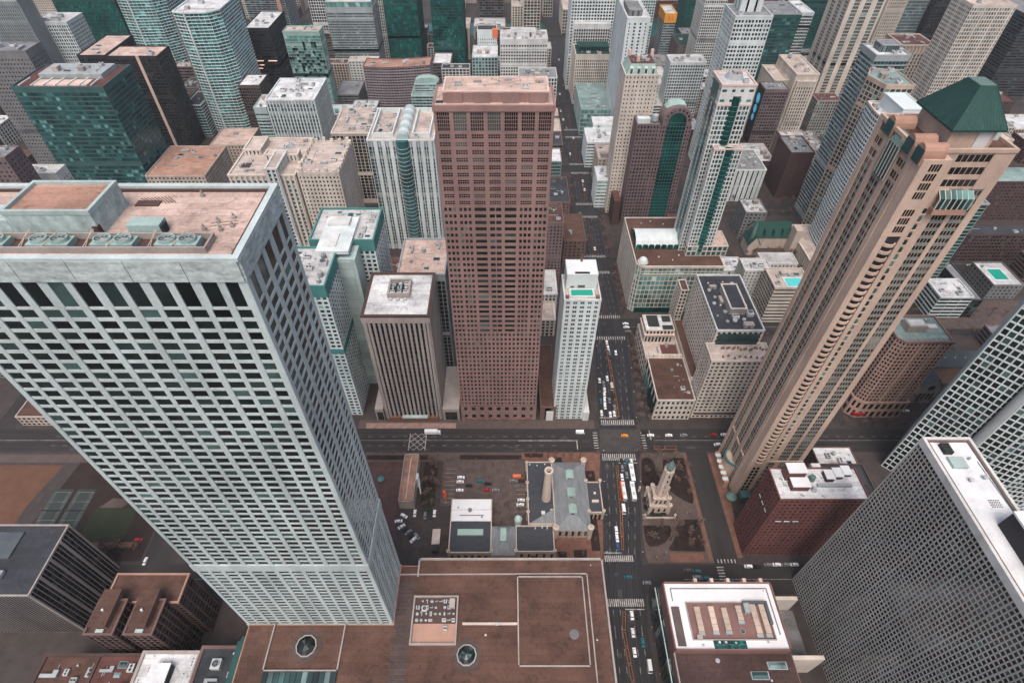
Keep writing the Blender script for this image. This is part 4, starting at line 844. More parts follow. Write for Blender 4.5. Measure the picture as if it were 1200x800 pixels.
T = Thing('terrace_hotel', 'cream gridded hotel with planted terrace and a dark machine-dotted roof behind it', 'hotel', (145, 260, 0))
block(T, rect(126.2, 164, 231.5, 247), 0, 57, S('grid', 'cream', 'gdark', bay=3.1, floor=3.4, pw=1.3, sh=1.6, thr=5.2, wide=4, ww=1.7), 'r_beige', par=1.1)
block(T, rect(130.5, 160, 247.1, 301), 0, 68, S('grid', 'cream', 'gdark', bay=3.3, floor=3.4, pw=1.4, sh=1.6, thr=5.6), 'r_dark', par=1.2, parcol='offwhite')
m = MB(); m.box(132, 158, 246.2, 247, 57.2, 66); m.build('terrace_glazing', glass('gmid'), T)
m = MB(); m.box(142, 152, 262, 286, 68.1, 73); m.build('penthouse', mat('greybeige'), T)
m = MB(); m.ring(rect(141.6,152.4,261.6,286.4), rect(142.6,151.4,262.6,285.4), 72.9, 73.6); m.build('penthouse_coping', mat('cream'), T)
m = MB(); m.box(142.5, 151.5, 262.5, 285.5, 72.95, 73.1); m.build('penthouse_roof', roofmat('r_dark'), T)
for x, y, s_ in ((135,285,1.4),(137,278,1.2),(135,272,1.3),(138.5,270,1.1),(140,264,1.5),(136,292,1),(146,293,1),(152,292,1.2),(144,256,1.6),(150,257,1.3),(155,270,1),(134,260,1),(139,255,1.2)):
    unit(T, 'tank' if s_ > 1.15 else 'vent', x, y, 68.1, s_, s_, 1.4)
unit(T, 'hut', 151, 251.5, 68.1, 3, 1.8, 2.4); unit(T, 'ac', 145, 259, 68.1, 2, 1.6, 2.4); unit(T, 'cooling', 155, 262, 68.1, 2, 2, 3); unit(T, 'hut', 138, 288, 68.1, 2.2, 1.2, 2); unit(T, 'hut', 140, 275, 68.1, 1, 3, 2)
r = random.Random(5)
for k in range(26):
    x = 134+k*1.15; y = 233+r.random()*2 + (8 if k % 3 else 1); m = MB()
    m.cyl(x, y, 57.1, 57.7, .5, n=6); m.mi = 1; m.cyl(x, y, 57.7, 58.8, .8, .4, 6); m.build('planter', [mat('brown'), mat('twig')], T)
block(T, rect(125, 130.4, 305.4, 317), 0, 51, S('grid', 'cream', 'gdark', bay=2.6, floor=3.4), 'r_brown', par=.6)
m = MB(); m.box(124.7, 130.3, 247.2, 303.8, 0, 24); m.build('link_wing', mat('cream'), T)
m = MB(); m.box(125, 130.2, 248, 303, 24, 24.2); m.build('link_roof', roofmat('r_brown'), T)
m = MB(); m.box(128, 160, 230.6, 231.3, 5, 6.2); m.build('awning', mat('darkbrown'), T)

T = Thing('glass_mall', 'mall with a mint glass front, rounded corner, dome and scalloped white barrel roof', 'shopping mall', (135, 370, 0))
P5 = [(103,338.5),(166,338.5),(166,404),(99.5,404),(99.5,342)]
block(T, P5, 0, 46, S('grid', 'cream', 'gpale', bay=3.4, floor=4.6, pw=.45, sh=.7, thr=6, edge={3:dict(bay=3.2, pw=1.5, sh=1.5), 4:dict(bay=2, pw=.8)}), 'r_brown', par=.8)
m = MB(); m.box(104, 166, 337.9, 338.3, 38.6, 39.6); m.box(104, 166, 337.9, 338.3, 44.8, 46.9); m.build('front_cornice', mat('cream'), T)
N = 9
for s_ in range(8):                       # scalloped barrel roof, one rib bay at a time
    a0 = 102 + s_*4.9; m = MB()
    for k in range(N):
        t0, t1 = pi*k/N, pi*(k+1)/N; yc, rr = 372.5, 11
        p = lambda x, t, e: (x, yc-rr*cos(t)+0, 46.2+e+8.5*sin(t))
        m.hexa([p(a0,t0,-.5),p(a0+4.8,t0,-.5),p(a0+4.8,t1,-.5),p(a0,t1,-.5)], [p(a0,t0,0),p(a0+4.8,t0,0),p(a0+4.8,t1,0),p(a0,t1,0)])
    m.build('barrel_roof', mat('white', var=.15), T)
    m = MB(); m.v = []; 
    for z0, r0, z1, r1 in ((46.2,2.35,49,2.1),(49,2.1,50.5,1.2)):
        for k in range(6):
            t0, t1 = pi*k/6, pi*(k+1)/6; xc = a0+2.4
            m.quad((xc-r0*cos(t0),361.2-.6*sin(t0),z0),(xc-r0*cos(t1),361.2-.6*sin(t1),z0),(xc-r1*cos(t1),361.2-.6*sin(t1),z1),(xc-r1*cos(t0),361.2-.6*sin(t0),z1))
    m.build('scallop_window', glass('ggreen'), T)
m = MB(); m.v = []
m.prism([(101.8,361.6),(101.9,383.4),(101.5,383.4),(101.4,361.6)][::-1], 46.2, 50); m.build('gable_glass', glass('ggreen'), T)
m = MB(); m.lathe(105, 344.5, [(46.1,3.4),(47.2,3.5),(49,2.9),(50.2,1.7),(50.8,.1)], 16); m.build('dome', mat('white', var=.1), T, smooth=True)
m = MB(); m.cyl(105, 344.5, 46, 46.6, 4.1, n=16); m.build('dome_base', mat('cream'), T)
m = MB(); m.box(104, 140, 337.2, 338.4, 0, 4.6); m.build('entry_glazing', glass('ggreen'), T)
for x, y in ((112,395),(120,398),(130,394),(118,350),(128,346),(134,352)): unit(T, 'vent', x, y, 46.2, 1, 1, 1)
block(T, rect(139, 170, 351.9, 372), 46.2, 55, S('grid', 'cream', 'gteal', bay=4, floor=4), 'r_pink', par=.8)

T = Thing('green_striped_tower', 'slender cream tower with green glass stripes rising from the glass mall', 'apartment tower', (148, 368, 0))
tg = S('grid', 'offwhite', 'gteal', bay=2.3, floor=3.25, pw=.6, sh=.95, cw=1.1, thr=6)
lo = rect(139, 158, 353, 358.9); up = rect(135, 156.5, 359, 381)
m = MB(); m.prism(inset(lo, DEP+.02), 46, 132.5); m.prism(inset(up, DEP+.02), 46, 172); m.build('core', mat('dark'), T)
skin(T, lo, 54, 132.8, tg); skin(T, up, 46, 160, dict(tg)); skin(T, up, 160, 172.5, dict(tg, floor=6, sh=4.6, bay=5, pw=3.2))
m = MB(); m.ring(inset(lo, -.2), inset(lo, .5), 132.6, 133.8); m.build('parapet', mat('r_pink', var=.1), T)
m = MB(); m.ring(inset(up, -.35), inset(up, .5), 172.2, 173.5); m.build('parapet', mat('r_pink', var=.1), T)
m = MB(); m.ring(inset(up, -.3), inset(up, .3), 160, 161); m.build('cornice', mat('r_pink', var=.1), T)
m = MB(); m.prism(inset(lo, .4), 132.5, 132.9); m.prism(inset(up, .4), 172.2, 172.6); m.build('roof', roofmat('r_pale'), T)
for q, z0, z1 in ((lo, 50, 133.2), (up, 133.9, 166)):
    xc = (q[0][0]+q[1][0])/2 + .6; m = MB(); m.cyl(xc, q[0][1]+1.2, z0, z1, 2.9, n=12); m.build('green_bay', glass('ggreen'), T)
    m = MB()
    for k in range(int((z1-z0)/3.25)): m.cyl(xc, q[0][1]+1.2, z0+k*3.25, z0+k*3.25+.35, 3.0, n=12)
    m.build('bay_band', mat('teal'), T)
for yy in (364, 371.5):
    m = MB(); m.box(134.55, 134.8, yy, yy+3.6, 46, 168); m.build('green_strip', glass('gpale'), T)
m = MB(); m.box(134.4, 134.6, 363.5, 375.6, 161.5, 171.5); m.build('green_panel', glass('ggreen'), T)
m = MB(); m.cyl(146, 372, 172.6, 176, 6, 4.5, 12); m.build('drum', mat('steel'), T)
unit(T, 'hut', 146, 370, 176, 2.4, 2, 1.6); unit(T, 'ac', 151, 364, 172.6, 1.6, 1.4, 2); unit(T, 'ac', 141, 356, 132.8, 1.6, 1.2, 1.4); unit(T, 'ac', 154, 356, 132.8, 1.6, 1.2, 1.4)

T = Thing('arch_glass_tower', 'dark mauve tower with a tall green glass arch in its face', 'office tower', (135, 472, 0))
P4 = rect(111.3, 130.5, 464, 481)
block(T, P4, 0, 98.4, S('grid', 'mauve', 'gblack', bay=2.6, floor=3.5, pw=1.2, sh=1.4), 'r_grey', par=1.2)
P4 = rect(130.6, 158, 464, 481)
m = MB(); m.prism(inset(P4, DEP+.02), 0, 98); m.build('core', mat('dark'), T)
skin(T, P4, 0, 98, S('grid', 'mauve', 'gblack', bay=2.6, floor=3.5, pw=1.2, sh=1.4))
xc = 144.6; N = 14
def arch(x, rr, z0, zc, n=N): return [(x-rr, z0)] + [(x-rr*cos(pi*k/n), zc+rr*sin(pi*k/n)) for k in range(n+1)] + [(x+rr, z0)]
def arch_slab(rr, z0, zc, ya, yb):
    m = MB(); A = arch(xc, rr, z0, zc); n_ = len(A)
    m.v = [(x, ya, z) for x, z in A] + [(x, yb, z) for x, z in A]
    m.f = [tuple(range(n_)), tuple(range(2*n_-1, n_-1, -1))] + [(k, n_+k, n_+(k+1) % n_, (k+1) % n_) for k in range(n_)]; m.m = [0]*len(m.f); return m
arch_slab(12.2, 97.9, 101.5, 463.8, 481).build('arched_crown', mat('mauve'), T)
for k in range(9):
    t = pi*(k+.5)/9; m = MB(); x, z = xc+10*cos(t), 101.5+10*sin(t); m.box(x-.7, x+.7, 463.2, 463.6, z-.7, z+.7); m.build('crown_window', glass('gdark'), T)
arch_slab(7.6, 2, 101.5, 463.2, 463.7).build('arch_glass', glass('ggreen'), T)
m = MB()
for k in range(30): m.box(xc-7.5, xc+7.5, 463.0, 463.15, 5+k*3.3, 5.25+k*3.3)
for k in range(1, 6): m.box(xc-7.5+k*2.5-.08, xc-7.5+k*2.5+.08, 463.02, 463.17, 2, 101)
m.build('arch_mullion', mat('teal'), T)
m = MB(); m.lathe(144, 476, [(98,9.5),(110,9.5),(113.5,7),(115.5,0.1)], 18); m.build('round_roof', mat('mint'), T)
for k in range(7):
    for s_ in (0, 1):
        if 131 < 112.5+k*6.5 < 153 and s_ == 0: pass
        x = 112.5+k*6.6
        if abs(x-xc) < 9: continue
        m = MB(); m.tube((x, 463.4, 50), (x+1.2, 463.4, 54.5), .25, .25, 4); m.tube((x+1.2, 463.4, 54.5), (x, 463.4, 59), .25, .25, 4); m.build('trellis', mat('greybeige'), T)
m = MB(); m.box(111.5, 122, 466, 472, 98.5, 103); m.build('white_box', mat('white'), T)
unit(T, 'tank', 127, 470, 98.5, 3, 3, 7); unit(T, 'ac', 116, 476, 98.5, 2, 2, 3)

T = Thing('mansard_tower', 'beige stone tower with a pale green mansard roof and chimneys behind the arch tower', 'hotel', (112, 498, 0))
P4 = rect(99, 127, 483, 510)
block(T, P4, 0, 132, S('punched', 'cream', 'gdark', bay=3.2, floor=3.6, pw=1.7, sh=1.9, wide=2, ww=2.4), 'r_pale', par=.8)
m = MB(); m.prism(inset(P4, 1), 132, 140, inset(P4, 4)); m.build('mansard_roof', mat('mint'), T)
m = MB(); m.prism(inset(P4, 4.2), 139.9, 140.4); m.build('mansard_top', roofmat('r_red'), T)
for k in range(4):
    m = MB(); x = 102+k*6; m.box(x, x+3, 483.3, 486, 132.5, 138); m.build('dormer', mat('offwhite'), T)
    m = MB(); m.box(x+.6, x+2.4, 483.1, 483.28, 133.5, 137); m.build('dormer_window', glass('gteal'), T)
for x, y in ((103, 504), (122, 504), (108, 490)): 
    m = MB(); m.box(x, x+2.5, y, y+2.5, 138, 145); m.build('chimney', mat('r_pink'), T)
machines(T, 104, 122, 488, 505, 140.4, 5, 9, .8)
m = MB(); m.box(101.5, 108, 462, 481, 0, 26); m.build('low_annex', mat('darkbrown'), T)
m = MB(); m.box(101.8, 107.7, 462.3, 480.7, 26, 26.4); m.build('annex_roof', roofmat('r_red'), T)

# ---------------------------------------------------------------- mall with the sunken machine roof, bottom right
T = Thing('white_roof_mall', 'mall with a bright white roof and beige ducts in a sunken brown court', 'shopping mall', (103, 92, 0))
Z = 33
P4 = rect(76.6, 129.5, 77.2, 107.6)
m = MB(); m.prism(P4, 0, Z-.3); m.build('wall', mat('pinkdark'), T)
for a, b, c, d_ in ((76.6,129.5,98,107.6),(76.6,86,77.2,98),(86,129.5,77.2,81.8),(124,129.5,81.8,98)):
    m = MB(); m.box(a+.004, b-.004, c+.004, d_-.004, Z-3, Z); m.build('roof_deck', mat('r_white', var=.12), T)
m = MB(); m.box(85.9, 124.1, 81.7, 98.1, Z-2.6, Z-2.2); m.build('court_floor', roofmat('r_brown'), T)
m = MB(); m.ring(rect(85.7,124.3,81.5,98.3), rect(86.1,123.9,81.9,97.9), Z, Z+.7); m.build('court_kerb', mat('greybeige'), T)
line(T, 'parapet', [(76.9,77.4),(76.9,107.3),(129.2,107.3),(129.2,77.4),(76.9,77.4)], .6, Z-.2, Z+1.1, mat('pinkdark'))
line(T, 'inner_kerb', [(80,99),(80,104.6),(126.6,104.6),(126.6,84)], .35, Z+.02, Z+.5, mat('greymid'))
for k in range(5):
    m = MB(); x = 92+k*8; m.box(x, x+1.6, 107.4, 109.2, Z-3, Z+1.4); m.build('pediment', mat('r_pink'), T)
for k, (x, y0, y1) in enumerate(((90.5,83.5,96),(97.2,83.8,96.2),(103.2,84,95.5),(110.2,88.5,96.5),(117.2,82.6,97.4),(121.4,82.6,97.4))):
    m = MB(); m.box(x-1.3, x+1.3, y0+1.6, y1, Z-2.2, Z+1.1); d0 = m.build('supply_duct', mat('duct_beige', obj=.25), T)
    m = MB(); m.box(x-1.45, x+1.45, y0, y0+1.5, Z-2.2, Z+.6); m.build('duct_fan_box', mat('steel'), T)
    for j in range(1, 4):
        yy = y0+1.6+(y1-y0-1.6)*j/4; m = MB(); m.box(x-1.36, x+1.36, yy-.12, yy+.12, Z+1.0, Z+1.2); m.build('duct_joint', mat('greybeige'), T)
m = MB(); m.box(113, 124.2, 97.0, 98.3, Z-2, Z+2.2); m.box(122.9, 124.3, 88, 97, Z-2, Z+2.0); m.build('dark_screen', mat('slate'), T)
m = MB(); m.box(112.6, 115.2, 93, 97.2, Z-2, Z+2.6); m.build('plant_box', mat('steel'), T)
for i in range(10):
    for j in range(2):
        m = MB(); x = 95+i*1.5; m.box(x, x+1.35, 77.9+j*1.8, 79.5+j*1.8, Z, Z+.45); m.build('green_skylight', glass('ggreen'), T)
unit(T, 'cooling', 110, 85.5, Z-2.2, 1.5, 1.5, 2); unit(T, 'vent', 100.5, 80.6, Z, 1, 1, 1); unit(T, 'vent', 97.6, 80.6, Z, .9, .9, 1); unit(T, 'vent', 105, 80.3, Z, .8, .8, 1); unit(T, 'vent', 90, 79.2, Z, .8, .8, 1); unit(T, 'hut', 89, 82.6, Z, 1.2, 1, 1.2); unit(T, 'vent', 120, 80.5, Z, .6, .6, 1); unit(T, 'vent', 125, 103.5, Z, .5, .5, .8)
m = MB(); m.box(78.6, 82.2, 79, 96, Z+.02, Z+.9); m.build('roof_trough', mat('bronze'), T)
m = MB(); m.box(76.6, 131, 40, 77.1, 0, Z-4); m.build('front_wing', mat('pinkdark'), T)
m = MB(); m.box(77.1, 130.5, 40, 76.9, Z-4, Z-3.8); m.build('front_roof', roofmat('darkbrown'), T)
line(T, 'front_kerb', [(76.9, 40), (76.9, 76.8)], .5, Z-4, Z-2.6, mat('greybeige'))
unit(T, 'skylight', 113.5, 68, Z-3.8, 4, 1.6, 1.4); unit(T, 'skylight', 122.5, 72, Z-3.8, 4.4, 1.6, 1.2); unit(T, 'vent', 96, 74, Z-3.8, 1.6, 1.6, 1); unit(T, 'vent', 118, 66, Z-3.8, .7, .7, 1)
line(T, 'alley_wall', [(131.2, 40), (131.2, 108)], .5, 0, 12, mat('greybeige'))
m = MB(); m.box(131.5, 149, 76.4, 78.2, 0, 22); m.box(131.5, 146, 103.2, 105, 0, 22); m.build('bridge_wall', mat('cream'), T)
m = MB(); m.box(132, 148, 78.3, 103, 0, 8); m.build('alley_roof', roofmat('greymid'), T)
for k in range(22):
    m = MB(); m.box(76.1, 76.5, 41+k*3.1, 43.8+k*3.1, 3, 24); m.build('shopfront_pane', glass('gmid'), T)
line(T, 'canopy_rail', [(74.6, 40), (74.6, 107.8)], .35, 25, 25.8, mat('white'))

# ---------------------------------------------------------------- red brick block below the tan tower
T = Thing('red_brick_block', 'dark red brick block with white roof decks below the tan tower', 'apartment block', (154, 145, 0))
P4 = rect(134, 178, 136, 154)
block(T, P4, 0, 62, S('punched', 'brick', 'gblack', bay=2.6, floor=3.3, pw=1.5, sh=1.7, thr=99), 'r_white', par=.9)
for k in range(3):
    m = MB(); m.box(133.7, 133.95, 139+k*4, 141.4+k*4, 44, 44.5); m.build('white_sill', mat('white'), T)
    m = MB(); m.box(139+k*4.5, 142+k*4.5, 135.7, 135.95, 40, 40.6); m.build('white_sill', mat('white'), T)
for q, z in (((140,149,147,152.4),69),((141,149.6,141,146),66)):
    m = MB(); m.box(*q, 62, z); m.build('roof_house', mat('brick'), T)
    m = MB(); m.box(q[0]-.2, q[1]+.2, q[2]-.2, q[3]+.2, z, z+.5); m.build('roof_house_top', mat('r_white', var=.12), T)
for k in range(3):
    m = MB(); m.box(160+k*5, 164+k*5, 146+k*1.5, 151+k*1.5, 62, 65-k*.5); m.build('roof_house', mat('darkbrick'), T)
    m = MB(); m.box(159.8+k*5, 164.2+k*5, 145.8+k*1.5, 151.2+k*1.5, 65-k*.5, 65.4-k*.5); m.build('roof_house_top', mat('r_white', var=.12), T)
m = MB(); m.cyl(152.5, 141.5, 62, 64.5, 1.5, .9, 8); m.tube((150.5,146,63),(152,142.5,63.3),.6,.5,6); m.build('water_tank', mat('duct'), T)
m = MB(); m.cyl(153.5, 147.5, 62, 65, 1.7, 1.5, 10); m.build('green_tank', mat('coppale'), T)
for x, y in ((138.5,147.5),(139.3,144),(146,138.5),(156,138)): unit(T, 'duct', x, y, 62.1, .8, .7, 1, 2.2)
m = MB(); m.box(155, 172, 143, 144.6, 62, 63.6); m.build('pipe_rack', mat('steel'), T)
T = Thing('back_roof_block', 'dark low building with white ducts just right of the red brick block', 'office block', (190, 166, 0))
block(T, rect(174.5, 206, 156, 176), 0, 30, S('punched', 'darkbrick', 'gblack'), 'r_dark', par=.9)
m = MB(); m.hexa([(181,160,30),(185,160,30),(185,168,30),(181,168,30)], [(181,160,36),(185,160,36),(185,168,39),(181,168,39)]); m.build('monitor', mat('paleteal'), T)
m = MB(); m.box(175, 180, 164, 175, 30, 33); m.build('white_monitor', mat('r_white'), T)
m = MB(); m.box(187, 203, 162, 173, 30, 31.5); m.build('dark_frame', mat('charcoal'), T)
machines(T, 176, 205, 157, 175, 30.1, 9, 4, 1.1, [(180,186,159,169),(174,181,163,176),(186,204,161,174)])
T = Thing('white_roof_annex', 'low row with a long white roof at the kerb right of the tan tower', 'shop building', (205, 190, 0))
block(T, rect(190, 214, 180, 197), 0, 16, S('punched', 'brown', 'gblack'), 'r_white', par=.7)
machines(T, 193, 214, 179, 195, 16.1, 8, 8, .9)

# ---------------------------------------------------------------- pink ornate block
T = Thing('pink_ornate_block', 'pink stone block with pale green roof and scroll rail, right of the tan tower', 'hotel', (251, 244, 0))
P6 = [(235,237),(239,233.2),(267,233.2),(267,256),(235,256)]
block(T, P6, 16, 72, S('rib', 'pinkbeige', 'gblack', bay=2.6, floor=3.2, pw=.7, sh=1.2, pd=.3, wide=4, ww=1.9, pierobj=1, edge={1:dict(), 0:dict(bay=2)}), 'r_teal', par=1.2, parcol='pink')
block(T, inset(P6, -1.5), 0, 16, S('grid', 'pinkbeige', 'gblack', bay=4.4, floor=8, pw=1.6, sh=2.6), 'r_brown', par=.8)
m = MB(); m.box(243, 254, 242, 249, 72.1, 77); m.build('penthouse', mat('greybeige'), T)
m = MB(); m.box(244, 253, 243, 248, 77, 77.3); m.box(255.5, 261, 242.5, 246, 72.1, 75.5); m.build('penthouse_top', mat('r_pale'), T)
for k in range(9):
    m = MB(); x = 241+k*3; t = [(x+1.1*cos(a*pi/5), 233.9, 74.2+1.1*sin(a*pi/5)) for a in range(11)]
    for a, b in zip(t, t[1:]): m.tube(a, b, .16, .16, 4)
    m.build('scroll_rail', mat('pink'), T)
m = MB(); m.box(236, 244, 231, 232.4, 3, 5.5); m.build('red_awning', mat('carred', var=.1), T)
machines(T, 238, 265, 250, 255, 72.1, 4, 2, .8)

T = Thing('slate_church', 'stone church with dark slate roofs and a round window beside the white curved tower', 'church', (300, 262, 0))
def gable(T, x0, x1, y0, y1, z0, zr, ma, wm, axis='x', ov=.6):
    m = MB(); m.box(x0, x1, y0, y1, 0, z0); m.build('nave_wall', wm, T)
    m = MB()
    if axis == 'x':
        yc = (y0+y1)/2
        m.hexa([(x0-ov,y0-ov,z0-.3),(x1+ov,y0-ov,z0-.3),(x1+ov,yc,zr-.4),(x0-ov,yc,zr-.4)], [(x0-ov,y0-ov,z0+.2),(x1+ov,y0-ov,z0+.2),(x1+ov,yc,zr),(x0-ov,yc,zr)])
        m.hexa([(x0-ov,yc,zr-.4),(x1+ov,yc,zr-.4),(x1+ov,y1+ov,z0-.3),(x0-ov,y1+ov,z0-.3)], [(x0-ov,yc,zr),(x1+ov,yc,zr),(x1+ov,y1+ov,z0+.2),(x0-ov,y1+ov,z0+.2)])
        m.build('roof_slope', ma, T)
        m = MB(); m.v = [(x0-.02,y0,z0),(x0-.02,y1,z0),(x0-.02,yc,zr-.3),(x1,y0,z0),(x1,y1,z0),(x1,yc,zr-.3)]; m.f = [(0,2,1),(3,4,5),(0,1,4,3),(0,3,5,2),(1,2,5,4)]; m.m = [0]*5
        m.build('gable_wall', wm, T)
    else:
        xc_ = (x0+x1)/2
        m.hexa([(x0-ov,y0-ov,z0-.3),(xc_,y0-ov,zr-.4),(xc_,y1+ov,zr-.4),(x0-ov,y1+ov,z0-.3)], [(x0-ov,y0-ov,z0+.2),(xc_,y0-ov,zr),(xc_,y1+ov,zr),(x0-ov,y1+ov,z0+.2)])
        m.hexa([(xc_,y0-ov,zr-.4),(x1+ov,y0-ov,z0-.3),(x1+ov,y1+ov,z0-.3),(xc_,y1+ov,zr-.4)], [(xc_,y0-ov,zr),(x1+ov,y0-ov,z0+.2),(x1+ov,y1+ov,z0+.2),(xc_,y1+ov,zr)])
        m.build('roof_slope', ma, T)
        m = MB(); m.v = [(x0,y0-.02,z0),(x1,y0-.02,z0),(xc_,y0-.02,zr-.3),(x0,y1,z0),(x1,y1,z0),(xc_,y1,zr-.3)]; m.f = [(0,1,2),(3,5,4),(0,3,4,1),(0,2,5,3),(1,4,5,2)]; m.m = [0]*5
        m.build('gable_wall', wm, T)
gable(T, 280, 330, 262, 276, 18, 27, mat('slate'), mat('tandark'), 'x')
gable(T, 283, 296, 244, 263, 18, 27, mat('slate'), mat('limestone'), 'y')
m = MB(); m.v = []; 
for k in range(12):
    a, b = 2*pi*k/12, 2*pi*(k+1)/12; m.quad((289.5,243.7,17),(289.5+2.4*cos(a),243.7,17+2.4*sin(a)),(289.5+2.4*cos(b),243.7,17+2.4*sin(b)))
m.build('rose_window', glass('gdark'), T)
for k in range(4):
    m = MB(); m.box(284.6+k*2.8, 286+k*2.8, 243.6, 243.9, 5, 11); m.build('lancet_window', glass('gdark'), T)
    m = MB(); m.cyl(300+k*7, 266, 23, 24, .5, .3, 6); m.build('ridge_vent', mat('white'), T)
T = Thing('green_roof_church', 'stone church with a steep dark green roof and bare trees before it', 'church', (240, 428, 0))
gable(T, 224, 258, 424, 440, 12, 24, mat('r_green', var=.25), mat('limestone'), 'x')
gable(T, 218, 228, 414, 430, 11, 20, mat('r_green', var=.25), mat('limestone'), 'y')
m = MB(); m.cyl(221, 419, 0, 20, 2, n=6); m.cyl(221, 419, 20, 34, 2.2, .15, 6); m.build('spire', mat('coppale'), T)
for x in (226, 234, 242, 250):
    m = MB(); m.prism(rect(x-1.2, x+1.2, 424, 427.4), 14, 19.5, rect(x-.1, x+.1, 424, 429)); m.build('dormer', mat('r_green'), T)
m = MB(); m.box(256, 262, 414, 424, 0, 26); m.build('bell_tower', mat('limestone'), T)

# ---------------------------------------------------------------- balcony ellipse tower
T = Thing('oval_balcony_tower', 'white oval tower of tiny curved balconies with a blank white roof house', 'apartment tower', (288, 410, 0))
pts = []
x0, x1, y0, y1 = 274, 305, 388, 431
N = 7
for k in range(N+1): pts.append((x0+2.6 - 2.6*sin(pi*k/N) if 0 < k < N else x0+2.6, y1 - (y1-y0)*k/N))
poly = [(x0+6, y0-4.5), (x0+15, y0-6), (x0+25, y0-4), (x1, y0+2), (x1, y1)] + pts
block(T, poly, 14, 132, S('grid', 'white', 'gblack', bay=2.9, floor=3.1, pw=.5, sh=.85, pd=.3, sd=.45, cw=.5), 'r_white', par=1.0, parcol='cream', core='dark')
m = MB(); m.box(282, 298, 396, 425, 132, 141); m.build('roof_house', mat('white', var=.1), T)
m = MB(); m.ring(rect(281.8,298.2,395.8,425.2), rect(282.6,297.4,396.6,424.4), 140.9, 141.8); m.build('roof_house_coping', mat('white', var=.1), T)
machines(T, 274.5, 282, 394, 428, 132.1, 5, 3, .8)
block(T, [(262,380),(300,380),(300,440),(262,440)], 0, 14, S('rib', 'cream', 'gblack', bay=3, pw=1.3), 'r_beige', par=.8)

# ---------------------------------------------------------------- tan tower with the green pyramid
T = Thing('tan_crown_tower', 'very tall tan stone tower with a green copper pyramid roof leaning across the right side', 'hotel', (155, 190, 0))
ty0, ty1 = 178, 205
P4 = rect(139.2, 172, ty0, ty1)
m = MB(); m.prism(inset(P4, DEP+.02), 0, 221.8); m.build('core', mat('dark'), T)
te = S('grid', 'tan', 'gwarm', bay=4.5, floor=3.4, pw=.5, sh=1.6, pd=.05, sd=-.08, thr=5.6, cw=3.2, wide=2, ww=2.5, wd=.6, span='spgreen', mul=1.3, mulm='tan')
skin(T, P4, 30, 208, dict(te, edge={0:dict(xs=[(0,18.2),(23.4,25.2),(30.4,32.8)])}))
skin(T, P4, 0, 30, dict(te, floor=4.5, sh=1.9, thr=9))
skin(T, P4, 208, 222, dict(te, floor=5.3, sh=2.0, span='tan', thr=5, edge={0:dict(xs=[(0,14),(26,32.8)], mul=2)}))
m = MB(); m.ring(inset(P4, -.5), inset(P4, .6), 221.9, 223.2); m.ring(inset(P4, -.6), inset(P4, .3), 29.5, 31); m.build('cornice', mat('tan'), T)
m = MB(); m.prism(inset(P4, .5), 221.8, 222.2); m.build('roof', roofmat('r_brown'), T)
# north-east bay with the curved balconies
bay = rect(139.0, 148.6, 173.6, 177.9)
m = MB(); m.prism(inset(bay, .3), 0, 219); m.build('bay_core', mat('dark'), T)
for x in (139.0, 146.7):
    w = 2.6 if x < 140 else 2.0
    m = MB(); m.box(x, x+w, 173.4, 177.95, 0, 221); m.build('bay_pier', mat('tan'), T)
m = MB(); m.box(138.9, 148.7, 173.3, 177.97, 191, 221.5); m.build('bay_head', mat('tan'), T)
for k in range(8):
    z = 193+k*3.5; m = MB()
    if k == 3: continue
    for a in (142.1, 143.1, 144.1, 145.1): m.box(a, a+.62, 173.1, 173.28, z, z+2.5)
    m.build('grille_window', glass('gblack'), T)
for k in range(46):
    z = 36+k*3.35; m = MB(); N = 6; xc_, rr = 144.1, 2.55
    o_ = [(xc_-rr*cos(pi*q/N), 174.6-2.2*sin(pi*q/N)) for q in range(N+1)]; i_ = [(xc_-(rr-.5)*cos(pi*q/N), 174.6-1.7*sin(pi*q/N)) for q in range(N+1)]
    for q in range(N): m.hexa([(*o_[q],z),(*o_[q+1],z),(*i_[q+1],z),(*i_[q],z)], [(*o_[q],z+1.05),(*o_[q+1],z+1.05),(*i_[q+1],z+1.05),(*i_[q],z+1.05)])
    m.prism(o_, z-.25, z); m.build('balcony', mat('tan'), T)
m = MB(); m.box(141.7, 146.6, 173.7, 177.9, 0, 35.4); m.build('bay_base', mat('tan'), T)
for k in range(9):
    m = MB(); z = 2+k*3.4; m.box(142.3, 143.6, 173.2, 173.5, z, z+2); m.box(144.6, 145.9, 173.2, 173.5, z, z+2); m.build('bay_window', glass('gdark'), T)
# window column between bay and ribbon strips
for k in range(48):
    z = 34+k*3.5; m = MB(); m.box(150.2, 153.4, 177.2, 177.85, z, z+1.7); m.build('stair_window', glass('gpale' if k % 5 == 1 else 'gmid'), T)
    m = MB(); m.box(149.8, 153.8, 176.9, 177.88, z-.6, z-.25); m.build('window_hood', mat('tan'), T)
